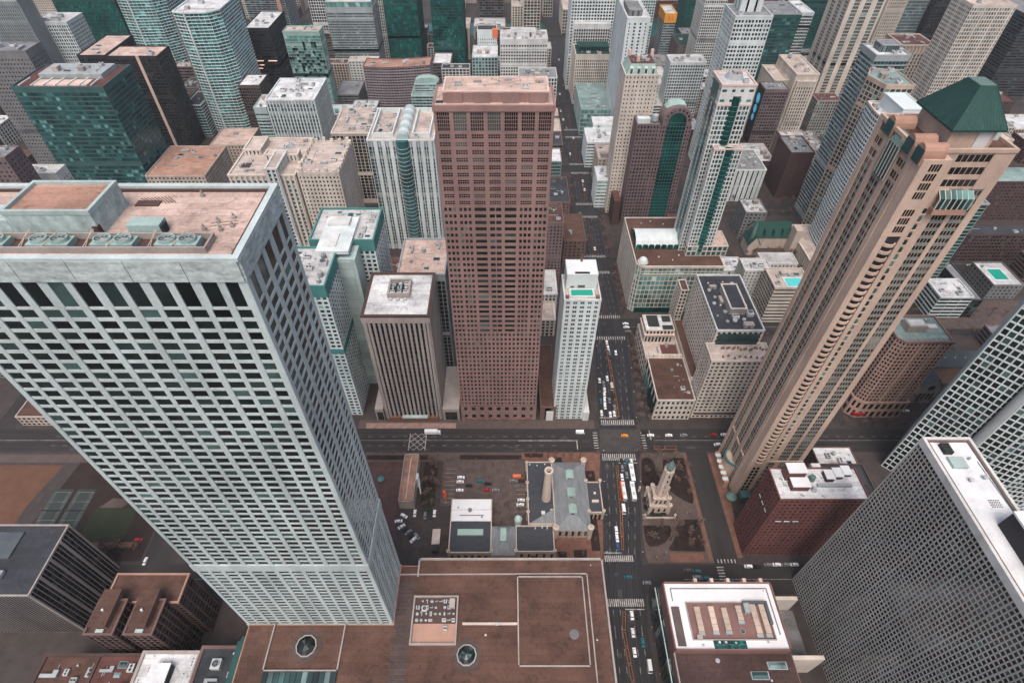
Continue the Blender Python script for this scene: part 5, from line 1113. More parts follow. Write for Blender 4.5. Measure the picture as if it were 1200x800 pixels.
# projecting conservatory near the top
m = MB(); m.box(154, 166, 175.2, 177.9, 199, 201.2); m.build('bay_bracket', mat('tandark'), T)
for k in range(6):
    m = MB(); x = 154+k*2; m.box(x+.15, x+1.85, 175.2, 175.5, 201.4, 205.2); m.build('conservatory_pane', glass('gteal'), T)
    m = MB(); m.hexa([(x+.15,175.2,205.4),(x+1.85,175.2,205.4),(x+1.85,177.8,207.4),(x+.15,177.8,207.4)], [(x+.15,175.2,205.6),(x+1.85,175.2,205.6),(x+1.85,177.8,207.6),(x+.15,177.8,207.6)]); m.build('conservatory_pane', glass('gpale'), T)
for k in range(7):
    m = MB(); x = 154+k*2; m.box(x-.15, x+.15, 175.0, 175.5, 201.2, 205.5); m.tube((x, 175.1, 205.5), (x, 177.9, 207.7), .15, .15, 4); m.build('conservatory_frame', mat('cream'), T)
# glazed dormer and barrel dormers on the east side
m = MB(); m.box(138.0, 141, 186, 193, 206.8, 219); m.build('glazed_bay', glass('gteal'), T)
for k in range(5):
    m = MB(); y = 186+k*1.75; m.box(137.8, 138.2, y-.14, y+.14, 206.6, 219.4); m.build('glazing_bar', mat('cream'), T)
m = MB(); m.prism([(137.8,185.8),(141,185.8),(141,193.2),(137.8,193.2)][::1], 219.2, 223, [(139.5,186.5),(141,186.5),(141,192.5),(139.5,192.5)]); m.build('bay_roof', mat('coppale'), T)
for y, ma in ((183, 'tandark'), (176.5, 'tandark'), (197, 'tandark')):
    m = MB(); N = 7
    for k in range(N):
        a, b = pi*k/N, pi*(k+1)/N; rr = 2.6
        m.hexa([(138.2,y-rr*cos(a),219),(146,y-rr*cos(a),219),(146,y-rr*cos(b),219),(138.2,y-rr*cos(b),219)], [(138.2,y-rr*cos(a),222.8+3.2*sin(a)),(146,y-rr*cos(a),222.8+3.2*sin(a)),(146,y-rr*cos(b),222.8+3.2*sin(b)),(138.2,y-rr*cos(b),222.8+3.2*sin(b))])
    m.build('barrel_dormer', mat(ma), T)
    m = MB(); m.box(137.9, 138.15, y-2.1, y+2.1, 219.5, 224.4); m.build('dormer_glass', glass('gteal'), T)
# penthouse and pyramid
pb = rect(148, 163, 179.6, 199)
m = MB(); m.prism(pb, 222.2, 229.2); m.build('penthouse', mat('tan'), T)
m = MB(); m.box(157, 161.5, 179.3, 179.56, 222.6, 228.6); m.build('pale_panel', mat('r_pale', var=.1), T)
ev = rect(146.3, 164.2, 177.9, 200.6); tp = rect(153.4, 158.8, 186, 193)
m = MB(); m.ring(inset(ev, -.15), inset(ev, .8), 229.0, 229.7); m.build('eave', mat('r_green'), T)
for k in range(4):
    a, b, c, d_ = ev[k], ev[(k+1) % 4], tp[(k+1) % 4], tp[k]
    m = MB(); m.hexa([(*a,229.3),(*b,229.3),(*c,240.3),(*d_,240.3)], [(*a,229.7),(*b,229.7),(*c,240.7),(*d_,240.7)]) if False else m.quad((*a,229.7),(*b,229.7),(*c,240.7),(*d_,240.7))
    m.quad((*d_,240.5),(*c,240.5),(*b,229.5),(*a,229.5)); m.build('copper_slope', mat('copper', var=.35, scale=(.5,.5,.12), rough=.5, obj=.5), T)
    m = MB(); m.tube((*a, 229.75), (*d_, 240.75), .16, .16, 5); m.build('hip_rib', mat('r_green'), T)
for k in range(4):
    a, b, c, d_ = ev[k], ev[(k+1) % 4], tp[(k+1) % 4], tp[k]; N = 16
    for j in range(1, N):
        f = j/N; p = (a[0]+(b[0]-a[0])*f, a[1]+(b[1]-a[1])*f); q = (d_[0]+(c[0]-d_[0])*f, d_[1]+(c[1]-d_[1])*f)
        m = MB(); m.tube((*p, 229.74), (*q, 240.74), .07, .05, 4); m.build('standing_seam', mat('r_green', obj=.5), T)
m = MB(); m.prism(tp, 240.3, 240.9); m.build('pyramid_cap', mat('coppale'), T)
m = MB(); m.box(164.4, 170.5, 186, 203, 222.2, 227); m.build('side_roof_house', mat('paleteal'), T)
unit(T, 'ac', 144, 201, 222.2, 1.6, 1.2, 2); unit(T, 'ac', 145, 178.8, 222.2, 1, .8, 1.6)
# foot of the tower: curved conservatory and little canopies
m = MB(); m.cyl(141.5, 190, 0, 16, 6.5, n=20); m.build('rotunda', mat('tan'), T)
m = MB(); m.ring([(141.5+6.9*cos(2*pi*k/20), 190+6.9*sin(2*pi*k/20)) for k in range(20)], [(141.5+6*cos(2*pi*k/20), 190+6*sin(2*pi*k/20)) for k in range(20)], 15, 16.6); m.build('rotunda_gutter', mat('teal'), T)
m = MB(); m.box(133.6, 136.4, 178, 200, 0, 7); m.build('street_arcade', mat('tandark'), T)
for k in range(5):
    m = MB(); m.box(132.8, 136.2, 179+k*4.2, 181.2+k*4.2, 7, 7.6); m.build('white_awning', mat('white'), T)
m = MB(); m.cyl(136, 169.5, 5, 9, 3.3, .4, 12); m.build('green_canopy', mat('coppale'), T)
m = MB(); m.box(139.5, 144.5, 165.5, 170.5, 8, 11); m.build('glass_canopy', glass('gmid'), T)

# ---------------------------------------------------------------- big gridded slab, bottom right, and the curved tower behind it
T = Thing('gridded_slab', 'cream gridded slab with a snowy-white roof in the bottom right corner', 'apartment tower', (166, 78, 0))
P4 = rect(157.6, 175.2, 38, 122)
m = MB(); m.prism(inset(P4, DEP+.02), 0, 135); m.build('core', mat('dark'), T)
skin(T, P4, 0, 132.8, S('grid', 'slabgrey', 'gdark', bay=1.62, floor=2.45, pw=.42, sh=.55, pd=.08, sd=.02, thr=5.6, cw=.9, wide=9, ww=.6, wd=.03))
m = MB(); m.ring(inset(P4, -.3), inset(P4, .8), 132.6, 136); m.build('parapet', mat('offwhite'), T)
m = MB(); m.ring(inset(P4, .8), inset(P4, 1.6), 134.6, 135.6); m.build('roof_gutter', mat('brown'), T)
m = MB(); m.prism(inset(P4, .8), 134.7, 135.1); m.build('roof', mat('r_white', var=.25), T)
for i in range(3):
    for j in range(4):
        m = MB(); m.box(162+i*1.1, 162.9+i*1.1, 115+j*1.1, 115.9+j*1.1, 135.1, 136.8); m.build('small_fan', mat('acdark'), T)
m = MB(); m.box(162, 167.5, 109, 113.5, 135.1, 136.3); m.build('green_vent', mat('paleteal'), T)
for x, y, s_ in ((165.5,104,1.3),(171,105,1.3),(170,113,.5),(166.5,87,1.2),(171.5,84,.9)):
    unit(T, 'vent' if s_ > 1 else 'tank', x, y, 135.1, s_, s_, 1.6)
m = MB()
for i in range(5):
    for j in range(4): m.cyl(167.5+i*.8, 94+j*.8, 135.1, 135.6, .18, n=6)
m.build('roof_stud', mat('greymid'), T)
m = MB(); m.box(165.2, 175, 52, 87.6, 135.2, 143.5); m.build('dark_roof_house', mat('dark'), T)
m = MB(); m.box(165.0, 175.2, 51.8, 87.8, 143.5, 144.3); m.build('roof_house_top', mat('r_white', var=.12), T)
m = MB(); m.tube((172.6, 112, 135.3), (173.6, 88, 135.3), .12, .12, 4); m.build('roof_cable', mat('teal'), T)

T = Thing('curved_grid_tower', 'tall curved white gridded tower with a round grey pier behind the cream slab at right', 'apartment tower', (275, 185, 0))
poly = [(240,194),(257.6,176.4),(268,168.5),(282,162),(299,159.5),(316,161.5),(332,168),(332,222),(272,222)]
m = MB(); m.prism(inset(poly, 1.0), 0, 175); m.build('core', mat('dark'), T)
cs = S('grid', 'white', 'gdark', bay=3.1, floor=4.3, pw=.6, sh=.9, pd=.25, sd=.12, thr=6.2, cw=.7)
skin(T, poly, 0, 175, cs)
m = MB(); m.ring(inset(poly, -.5), inset(poly, .6), 174.8, 176.4); m.build('parapet', mat('white'), T)
m = MB(); m.cyl(257.9, 176.2, 0, 176, 2.5, n=14); m.build('round_pier', mat('steel'), T, smooth=False)
m = MB(); m.tube((255.6,177.2,0), (255.6,177.2,176), .35, .35, 6); m.build('pier_joint', mat('dark'), T)


# ---------------------------------------------------------------- bottom left corner
T = Thing('dark_framed_tower', 'dark low tower with pale corner frames and a black-green roof at the bottom left edge', 'office block', (-245, 105, 0))
P4 = rect(-275, -216.6, 95, 129)
block(T, P4, 0, 50, S('rib', 'greybeige', 'gblack', bay=1.7, floor=3.3, pw=.28, sh=.4, pd=.1, sd=-.1, cw=1.0, span='charcoal', edge={1:dict(bay=2.1, wide=4, ww=1.1, pw=.3, wd=.4)}), 'r_dark', par=.8, parcol='greybeige')
m = MB(); m.box(-268, -236, 112, 125, 50.1, 51); m.build('dark_deck', mat('slate'), T)
unit(T, 'skylight', -250, 106, 50.1, 3, 1.6, 1); unit(T, 'duct', -254, 119, 51, 3, 2, 1.4); unit(T, 'ac', -236, 104, 50.1, 2.4, 2, 2); unit(T, 'duct', -262, 110, 50.1, 2.4, 2, 1.4)
T = Thing('brown_twin_block', 'brown stepped block with two brown roof towers, next to the dark framed tower', 'apartment block', (-170, 98, 0))
bs = S('rib', 'brown', 'gblack', bay=3, floor=3.2, pw=.6, sh=1.2, pd=.3)
block(T, rect(-186, -152, 95, 108), 0, 42, dict(bs, edge={1:dict(bay=5)}), 'r_brown', par=.8, parcol='tandark')
for a in (-186, -168.5):
    block(T, rect(a, a+12.5, 80, 94.8), 0, 46, bs, 'r_brown', par=.8, parcol='brown')
    m = MB(); m.box(a+2.2, a+9.5, 82.5, 98, 46.2, 49); m.build('roof_house', mat('brown'), T)
    m = MB(); m.box(a+1.8, a+9.9, 82.1, 98.4, 49, 49.5); m.build('roof_house_top', roofmat('r_brown'), T)
    m = MB(); m.box(a+5, a+8.4, 80.6, 82, 46.1, 47.3); m.build('vent_grille', mat('paleteal'), T)
    m = MB(); m.cyl(a+5.8, 89, 49.5, 50.6, .55, n=8); m.build('white_vent', mat('white'), T)
for k, (q, h_, rf, w_, n_, lab) in enumerate((
    ((-215,-187,62,78), 22, 'r_brown', 'darkbrown', 5, 'low dark brown rooftops at the bottom left edge of the picture'),
    ((-186,-166,60,76.5), 28, 'r_red', 'darkbrown', 6, 'low block with a dark red cluttered roof below the brown twin block'),
    ((-164,-139,58,76.5), 32, 'r_white', 'greybeige', 9, 'flat white roof with a raised white box and black specks at the bottom edge'),
    ((-137,-118,56,78), 34, 'r_dark', 'brown', 3, 'brown panelled block between the white flat roof and the brown podium'))):
    T = Thing('low_rooftop', lab, 'office block', ((q[0]+q[1])/2, (q[2]+q[3])/2, 0))
    block(T, rect(*q), 0, h_, S('rib', w_, 'gblack', bay=4, pw=.9), rf, par=.8)
    if k == 2:
        m = MB(); m.box(-156, -148, 62, 71, h_, h_+4.5); m.build('roof_box', mat('acdark'), T)
        m = MB(); m.box(-156.2, -147.8, 61.8, 71.2, h_+4.5, h_+5); m.build('roof_box_top', mat('r_white'), T)
        rr_ = random.Random(3)
        for i in range(14): unit(T, 'vent', rr_.choice([-162, -159, -143, -141]), 59.5+i*1.2, h_+.1, .5, .5, .8)
    else: machines(T, q[0], q[1], q[2], q[3], h_+.1, n_, k+20, 1.0)

CARS = [
 ('in the queue waiting beyond the junction, left of the planted median',[(74.6,234.5,0,'carwhite','car'),(71.8,234.0,0,'carwhite','car'),(65.9,235.1,0,'carwhite','car'),(75.5,239.9,0,'cargrey','car'),(72.1,239.5,0,'carblack','car'),(69.0,240.6,0,'carwhite','car'),(69.3,244.5,0,'carwhite','car'),(72.7,246.0,0,'cargrey','car'),(66.5,245.4,0,'carteal','car'),(69.8,249.1,0,'carwhite','car'),(75.8,250.1,0,'carblack','car'),(70.5,254.9,0,'carwhite','car'),(75.9,258.2,0,'r_beige','van'),(70.6,261.4,0,'cargrey','car'),(67.9,264.3,0,'carwhite','car'),(73.7,266.4,0,'carwhite','car')]),
 ('on the avenue right of the median, between the first two junctions',[(83.4,291.8,0,'carwhite','car'),(77.9,302.6,0,'carwhite','car'),(78.2,296.5,0,'carwhite','car'),(78.9,287.0,0,'carblack','car'),(78.6,291.4,0,'cargrey','car')]),
 ('crossing the main junction by the crosswalk',[(79.1,216.4,90,'taxi','car')]),
 ('on the cross street right of the main junction',[(96.5,216.7,90,'carwhite','car'),(92.9,219.1,90,'carblack','car'),(108.6,216.7,90,'carwhite','car'),(118.6,216.9,90,'cargrey','car'),(138.6,217.2,90,'carred','car'),(145.7,217.2,90,'carwhite','car'),(139.1,209.6,100,'carwhite','car'),(102.1,209.0,90,'carblack','car')]),
 ('on the cross street left of the main junction',[(49.7,218.9,90,'carwhite','van'),(-49.1,218.4,90,'carwhite','truck')]),
 ('queued beside the stone water tower',[(79.3,184.9,0,'carwhite','bus'),(78.0,174.9,0,'carwhite','bus'),(72.1,175.0,0,'orange','bus'),(72.9,185.2,0,'carwhite','car'),(80.5,193.9,0,'carwhite','car'),(70.6,163.2,0,'carwhite','van'),(76.1,186.6,0,'cargrey','car'),(77.6,192.6,0,'carteal','car'),(74.4,193.3,0,'carblack','car'),(75.0,179.2,0,'carblack','car'),(74.0,190.4,0,'cargrey','car'),(73.6,155.7,0,'carblack','car')]),
 ('on the avenue left of the median near the pumping station',[(64.5,145.0,0,'carwhite','car'),(64.3,142.4,0,'carwhite','car'),(63.9,140.3,0,'carblue','car')]),
 ('crossing the near junction beside the brown podium',[(67.4,123.0,90,'carteal','car'),(77.1,119.9,90,'cargrey','car')]),
 ('on the avenue between the brown podium and the white-roofed mall',[(66.3,103.0,0,'carwhite','car'),(69.3,102.1,0,'carblack','car'),(65.5,94.5,0,'carwhite','car'),(68.5,94.8,0,'carblack','car'),(64.9,85.3,0,'carwhite','car'),(69.8,89.8,0,'carteal','car'),(71.3,78.9,0,'carwhite','van')]),
 ('on the side street behind the white-roofed mall',[(106.1,126.2,90,'carteal','car'),(106.2,123.1,90,'cargrey','car'),(110.1,122.4,90,'carteal','car'),(100.9,126.8,90,'bronze','car'),(122.8,121.2,90,'carteal','car')]),
 ('parked at the foot of the red brick block',[(135.6,128.9,90,'carwhite','car'),(140.3,128.6,90,'carblack','car'),(146.6,129.8,90,'cargrey','car'),(149.5,129.9,90,'carwhite','car'),(154.3,129.9,90,'cargrey','car'),(159.1,129.9,90,'carwhite','car')]),
 ('parked in the small court beside the white marble tower',[(-60.8,159.1,60,'carwhite','car'),(-63.6,155.7,95,'carwhite','car'),(-61.4,152.3,-55,'carwhite','car'),(-59.4,150.4,-50,'carblack','car'),(-57.0,148.9,-50,'cargrey','car'),(-55.3,146.9,-45,'carblack','car'),(-53.5,144.3,-45,'carwhite','car'),(-51.7,146.5,40,'cargrey','car'),(-54.5,160.7,0,'carwhite','car'),(-42.8,160.6,0,'carwhite','car'),(-48.3,159.2,0,'cargrey','car'),(-45.5,159.2,0,'carblack','car')]),
 ('parked in the paved lot left of the dark pumping hall roof',[(-28.3,184.9,90,'carwhite','car'),(-28.6,181.9,90,'carwhite','car'),(-28.6,176.0,90,'carwhite','car'),(-23.1,179.1,90,'carblack','car'),(-11.8,176.1,90,'carred','car'),(-6.4,176.1,90,'cargrey','car'),(-11.3,182.2,90,'carteal','car'),(-11.2,180.4,90,'carblack','car'),(9.2,169.3,90,'carwhite','car'),(8.6,166.3,90,'carwhite','car'),(5.7,182.5,90,'cargrey','car'),(9.7,182.3,90,'carblack','car'),(7.2,185.2,90,'orange','van')]),
 ('far down the avenue before the teal mall roof',[(82.1,542.5,0,'carwhite','car'),(81.3,533.8,0,'cargrey','car'),(82.3,525.3,0,'carwhite','car'),(81.8,422.9,0,'carwhite','car'),(75.0,554.9,0,'carblack','car'),(73.7,480.5,0,'cargrey','car'),(73.2,602.5,0,'carwhite','car'),(82.2,582.9,0,'carblack','car'),(82.9,462.8,0,'carblack','car')]),
 ('far down the avenue beside the white gridded hotel',[(70.1,715.2,0,'carwhite','car'),(71.6,690.5,0,'carwhite','car'),(74.1,667.0,0,'cargrey','car'),(80.2,640.2,0,'carwhite','car'),(80.0,702.7,0,'carblack','car'),(72.5,768.3,0,'carwhite','car'),(79.1,796.9,0,'cargrey','car'),(71.6,827.1,0,'carwhite','car'),(79.5,892.6,0,'carwhite','car'),(77.5,966.1,0,'carblack','car')]),
 ('waiting on the cross street beside the glass mall',[(95.6,319.6,90,'carwhite','car'),(96.2,314.8,90,'cargrey','car'),(95.5,323.5,90,'carwhite','car')]),
 ('parked on the court behind the tan tower',[(424.8,401.4,90,'carwhite','car'),(434.5,413.9,90,'carwhite','car'),(450.8,411.4,90,'carblack','car'),(463.9,411.4,90,'carwhite','car'),(409.7,384.6,60,'carblack','car'),(412.8,397.7,90,'carwhite','car')]),
 ('on the street below the brown twin block',[(-202.9,131.8,0,'carwhite','car'),(-167.6,105.3,90,'carblack','car'),(-212.4,144.3,90,'carred','car')]),
 ('at the kerb under the pink ornate block',[(256.4,233.2,90,'carblack','car'),(265.2,233.2,90,'cargrey','car'),(277.0,236.9,90,'carwhite','car'),(249.0,232.5,90,'carblack','car')]),
]

# ---------------------------------------------------------------- ground, streets, blocks
def sheet(name, pts, z, ma, kind='structure'):
    m = MB(); m.quad(*[(x, y, z) for x, y in pts]); return m.build(name, ma, None, loc=(pts[0][0], pts[0][1], z), kind=kind)
sheet('ground', [(-6000,-600),(6000,-600),(6000,9000),(-6000,9000)], 0, mat('city', var=.5, scale=(.02,.02,.02)))
CROSS = [(114,130),(204,222),(311,330),(392,410),(478,496),(563,577),(647,661),(730,742),(800,812),(870,882),(940,952),(1070,1084),(1160,1174),(1250,1264),(1340,1354)]
AV = [(-60,52,73),(20,52,73),(95,53,74),(121,53.8,75.8),(137,55.5,77),(162,58.4,81.4),(185,59.5,83.5),(205,62,85),(228,63.4,88.4),(304,68,94),(350,70,93),(420,70,91),(1500,70,93)]
def av(y, k):
    for a, b in zip(AV, AV[1:]):
        if a[0] <= y <= b[0]: t = (y-a[0])/(b[0]-a[0]); return a[k]+(b[k]-a[k])*t
    return AV[-1][k]
ys = [a[0] for a in AV]
m = MB()
for a, b in zip(AV, AV[1:]): m.quad((a[1],a[0],.008),(a[2],a[0],.008),(b[2],b[0],.008),(b[1],b[0],.008))
asph = mat('asphalt', var=.6, scale=(.35,.03,.1), rough=.7)
m.build('avenue', asph, kind='structure')
for y0, y1 in CROSS: sheet('cross_street', [(-1500,y0),(1500,y0),(1500,y1),(-1500,y1)], .004, mat('asphalt2', var=.35, scale=(.03,.12,.1), rough=.75))
NS = [(-165,-152,226,1500),(-345,-332,226,1500),(-560,-546,226,1500),(-205,-190,110,226),(178,190,222,1500),(330,344,222,1500),(520,534,222,1500),(700,714,222,1500),(117.5,130.5,-40,204)]
for x0, x1, y0, y1 in NS: sheet('side_street', [(x0,y0),(x1,y0),(x1,y1),(x0,y1)], .006, mat('asphalt2', var=.35, scale=(.12,.03,.1), rough=.75))
RIV = (1000, 1062)
sheet('river', [(-1500,RIV[0]),(1500,RIV[0]),(1500,RIV[1]),(-1500,RIV[1])], .02, mat('water', rough=.15, var=.3))
m = MB(); m.box(av(1030,1)-4, av(1030,2)+4, RIV[0]-4, RIV[1]+4, .0, 1.2); m.build('bridge', mat('asphalt2'), kind='structure')
SLABS = []
def slab(pts, name='pavement', ma=None, z=.13):
    m = MB(); m.prism(pts, 0.0, z); m.build(name, ma or mat('pavegrey', var=.35, scale=(.15,.15,.15)), None, loc=(pts[0][0], pts[0][1], 0), kind='structure')
gaps = [(-60,114),(130,204),(222,311),(330,392),(410,478),(496,563),(577,647),(661,730),(742,800),(812,870),(882,940),(952,1000),(1084,1160),(1174,1250),(1264,1340)]
for y0, y1 in gaps:
    L = sorted([s for s in NS if s[2] <= y0+8 and s[3] >= y1-2], key=lambda s: s[0])
    yy = [y0] + [y for y in ys if y0 < y < y1] + [y1]
    # columns left of the avenue
    left = [s for s in L if s[1] < 50]; right = [s for s in L if s[0] > 60]
    xa = -1200
    for s in left: slab([(xa,y0),(s[0],y0),(s[0],y1),(xa,y1)]); xa = s[1]
    slab([(xa,y0)] + [(av(y,1)-.0,y) for y in yy] + [(xa,y1)])
    xb = 1200
    for s in reversed(right): slab([(s[1],y0),(xb,y0),(xb,y1),(s[1],y1)]); xb = s[0]
    slab([(xb,y0),(xb,y1)] + [(av(y,2),y) for y in reversed(yy)])
# ---- paint
pw = mat('paint', var=.75, scale=(.5,.5,.5))
def cross_ew(y0, y1, xa, xb, n):   # bars of a crosswalk over the avenue
    m = MB()
    for k in range(n):
        x = xa + (xb-xa)*(k+.5)/n; m.box(x-.32, x+.32, y0, y1, .012, .016)
    m.build('crosswalk', pw, kind='structure')
def cross_ns(x0, x1, ya, yb, n):
    m = MB()
    for k in range(n):
        y = ya + (yb-ya)*(k+.5)/n; m.box(x0, x1, y-.32, y+.32, .012, .016)
    m.build('crosswalk', pw, kind='structure')
cross_ew(225.4, 229.6, 64.5, 87.5, 17); cross_ew(197.6, 202.6, 62, 84, 17)
cross_ew(131.8, 135.4, 55.5, 72, 15); cross_ew(107.6, 111.6, 54, 74, 18)
cross_ns(117.8, 121.5, 114.5, 129.5, 9); cross_ew(131, 133.2, 118.5, 130, 6); cross_ns(58, 61, 206, 220, 7); cross_ns(90, 92.6, 206, 220, 7)
for y in (308, 332, 389, 412, 475.5, 498.5, 560.5, 579.5, 644.5, 663.5): cross_ew(y-1.8, y+1.8, av(y,1)+.7, av(y,2)-.7, 14)
m = MB()
def dash(x0, y0, x1, y1, w=.14, L=3., G=5., solid=False):
    D_ = hypot(x1-x0, y1-y0); fr, _ = frame((x0,y0),(x1,y1)); t = 0
    while t < D_:
        e = D_ if solid else min(D_, t+L); m.fbox(fr, t, e, -w/2, w/2, .012, .015); t = e + G
for (ya, yb) in ((136,197),(230,306),(334,388),(414,474),(500,559),(581,643),(665,728),(744,798),(814,868),(884,938),(-40,106)):
    st_ = [ya] + [y for y in ys if ya < y < yb] + [yb]
    for a, b in zip(st_, st_[1:]):
        for f in (.17, .34, .66, .83): dash(av(a,1)+(av(a,2)-av(a,1))*f, a, av(b,1)+(av(b,2)-av(b,1))*f, b)
m.build('lane_marking', pw, kind='structure')
m = MB()
for y0, y1 in CROSS[:6]:
    yc = (y0+y1)/2; dash(-900, yc, 48, yc, .18, solid=True); dash(98, yc, 900, yc, .18, solid=True)
dash(-300, 216, -66, 216); dash(-50, 216, 40, 216); dash(100, 216, 300, 216); dash(-300, 209, -66, 209); dash(-50, 209, 36, 209)
m.build('lane_marking', pw, kind='structure')
m = MB()
m.box(55.2, 65.8, 136.6, 137.1, .012, .015); m.box(64, 76, 231.2, 231.7, .012, .015); m.box(63.4, 73.6, 106, 106.5, .012, .015); m.box(72.2, 84.6, 195.6, 196.1, .012, .015)
m.box(46.6, 47.2, 206, 213, .012, .015); m.box(8, 47, 212.6, 212.9, .012, .015); m.box(96, 96.5, 213.4, 221, .012, .015)
m.build('stop_line', pw, kind='structure')
# hatched box in front of the fire house
m = MB()
bx = (-64, -53.2, 205.3, 218.6)
def bar(a, b, w=.3):
    fr, L = frame(a, b); m.fbox(fr, 0, L, -w/2, w/2, .012, .016 + .0007*(len(m.f) % 5))
bar((bx[0],bx[2]),(bx[0],bx[3]),.45); bar((bx[1],bx[2]),(bx[1],bx[3]),.45)
W_, H_ = bx[1]-bx[0], bx[3]-bx[2]
for k in range(-3, 4):
    for s_ in (1, -1):
        # 45 degree bars clipped to the box
        c = k*4.4; pts = []
        x0_ = bx[0]; 
        for t in range(0, 101):
            x = x0_ + W_*t/100; y = (bx[2]+H_/2) + s_*(x-(bx[0]+W_/2)) + c
            if bx[2] <= y <= bx[3]: pts.append((x, y))
        if len(pts) > 5: bar(pts[0], pts[-1])
m.build('hatched_box', pw, kind='structure')
sheet('junction', [(61.5,204),(88,204),(90.5,222),(63,222)], .009, mat('junction', var=.4, scale=(.2,.2,.2)))
# ---- tyre wear and repairs
m = MB()
for (ya, yb) in ((20,204),(222,311),(330,392),(410,478)):
    st_ = [ya] + [y for y in ys if ya < y < yb] + [yb]
    for a, b in zip(st_, st_[1:]):
        for f in (.06,.12,.22,.29,.40,.46,.56,.62,.71,.78,.88,.94):
            x0, x1 = av(a,1)+(av(a,2)-av(a,1))*f, av(b,1)+(av(b,2)-av(b,1))*f; fr, L = frame((x0,a),(x1,b)); q = [(fr[0]+fr[2]*t+fr[4]*s, fr[1]+fr[3]*t+fr[5]*s) for t, s in ((0,.22),(L,.22),(L,-.22),(0,-.22))]
            m.quad(*[(x, y, .0095) for x, y in q])
m.build('tyre_wear', mat('wear', var=.6, scale=(.8,.05,.1)), kind='structure')
m = MB()
for yc in (206.5,210,215,219): m.quad(*[(x, y, .0075) for x, y in ((-400,yc-.3),(400,yc-.3),(400,yc+.3),(-400,yc+.3))])
m.build('tyre_wear', mat('wear', var=.6, scale=(.05,.8,.1)), kind='structure')
rp = random.Random(4)
m = MB()
for k in range(70):
    y = rp.uniform(40, 560); x = rp.uniform(av(y,1)+1, av(y,2)-4); w, l_ = rp.uniform(.8,2.6), rp.uniform(1.5,7)
    m.quad(*[(a, b, .0105+.00002*k) for a, b in ((x,y),(x+w,y),(x+w,y+l_),(x,y+l_))])
for k in range(50):
    x = rp.uniform(-300, 300); y = rp.uniform(205, 218); w, l_ = rp.uniform(2,7), rp.uniform(.8,2)
    m.quad(*[(a, b, .0105+.00002*k) for a, b in ((x,y),(x+w,y),(x+w,y+l_),(x,y+l_))])
m.build('asphalt_patch', mat('patch', var=.5, obj=.2), kind='structure')
m = MB()
for k in range(60):
    y = rp.uniform(40, 640); x = rp.uniform(av(y,1)+1, av(y,2)-1); m.cyl(x, y, .0, .0135, .38, n=8)
m.build('manhole_cover', mat('wear'), kind='structure')
# ---- planted medians
pr = random.Random(31)
def y_near(a): return a[1] < 305
def median(pts, w, lab, gravel=False):
    T = Thing('median_planter', lab, 'planter', (pts[0][0], pts[0][1], 0))
    for a, b in zip(pts, pts[1:]):
        L = hypot(b[0]-a[0], b[1]-a[1]); n_ = max(1, int(L/7))
        for k in range(n_):
            p = (a[0]+(b[0]-a[0])*k/n_, a[1]+(b[1]-a[1])*k/n_); q = (a[0]+(b[0]-a[0])*(k+.93)/n_, a[1]+(b[1]-a[1])*(k+.93)/n_)
            fr, l = frame(p, q)
            m = MB(); m.fbox(fr, 0, l, -w/2, w/2, .01, .62); m.build('planter_box', mat('planter' if y_near(a) else 'pave', obj=.3), T)
            m = MB(); m.fbox(fr, .3, l-.3, -w/2+.3, w/2-.3, .6, .7)
            m.build('planter_soil', mat('soil'), T)
            m = MB()
            for t in range(5):
                s_ = .6+(l-1.2)*t/4; x, y = fr[0]+fr[2]*s_, fr[1]+fr[3]*s_; m.cyl(x, y, .68, .68+pr.uniform(.3,.8), .35, .1, 5)
            m.build('planter_plants', mat('clay'), T)
median([(66.6,138.5),(69,162),(70.8,194)], 1.5, 'long orange-brown planter on the avenue left of the stone water tower')
median([(76.9,232),(77.3,262),(77.8,306)], 1.7, 'orange-brown planter on the avenue just beyond the main junction')
median([(62.5,105),(61,95),(62,72),(62,40)], 1.6, 'orange-brown planter on the avenue between the podium and white-roofed mall')
median([(79.5,334),(80,388)], 1.8, 'planter on the avenue beside the glass mall')
median([(80,414),(80,474)], 2.0, 'planter on the avenue beside the arch glass tower')
median([(80,500),(80,559)], 2.4, 'planter on the avenue in front of the beige shop')
median([(80,581),(80,643)], 2.4, 'planter on the avenue in front of the white flat mall')
median([(80,665),(80,728)], 2.2, 'planter on the avenue before the teal mall roof')
median([(97,207),(112,207)], 2.6, 'low red planter island on the cross street right of the junction')
# ---- park, forecourt and lots
red = mat('pavered', var=.4, scale=(.3,.3,.3)); dirt = mat('soil', var=.9, scale=(.3,.3,.3)); pv = mat('pave', var=.35, scale=(.3,.3,.3))
def flat(name, pts, z, ma): return slab(pts, name, ma, z)
flat('red_paving', [(-8,130.6),(54.8,130.6),(57.6,160),(58.5,184),(61.4,203.6),(10,203.6),(10,198),(12.7,198),(12.7,150),(-8,150)], .150, red)
flat('footway', [(-100,196.5),(10,196.5),(10,203.4),(-100,203.4)], .156, mat('pave', var=.4))
for q in ((-90,-66,198,201.5),(-63,-50,198,201.5),(-30,10,198.2,201.6)): flat('dirt_bed', rect(*q), .166, dirt)
flat('school_yard', rect(-90,-64.6,140,197), .150, mat('darkbrown', var=.5, scale=(.3,.3,.3)))
flat('garden', rect(-52,-42,166,197), .152, mat('soil', var=.6, scale=(.4,.4,.4)))
flat('lawn', rect(-50,-44.5,160,175), .164, mat('lawn', var=.5, scale=(.4,.4,.4)))
flat('car_park', [(-70,128),(-44,128),(-44,159),(-70,159)], .160, mat('pavegrey', var=.4, scale=(.3,.3,.3)))
flat('car_park', [(-40,166),(-8.2,166),(-8.2,151),(12.3,151),(12.3,197.5),(-40,197.5)], .158, mat('pave', var=.45, scale=(.25,.25,.25)))
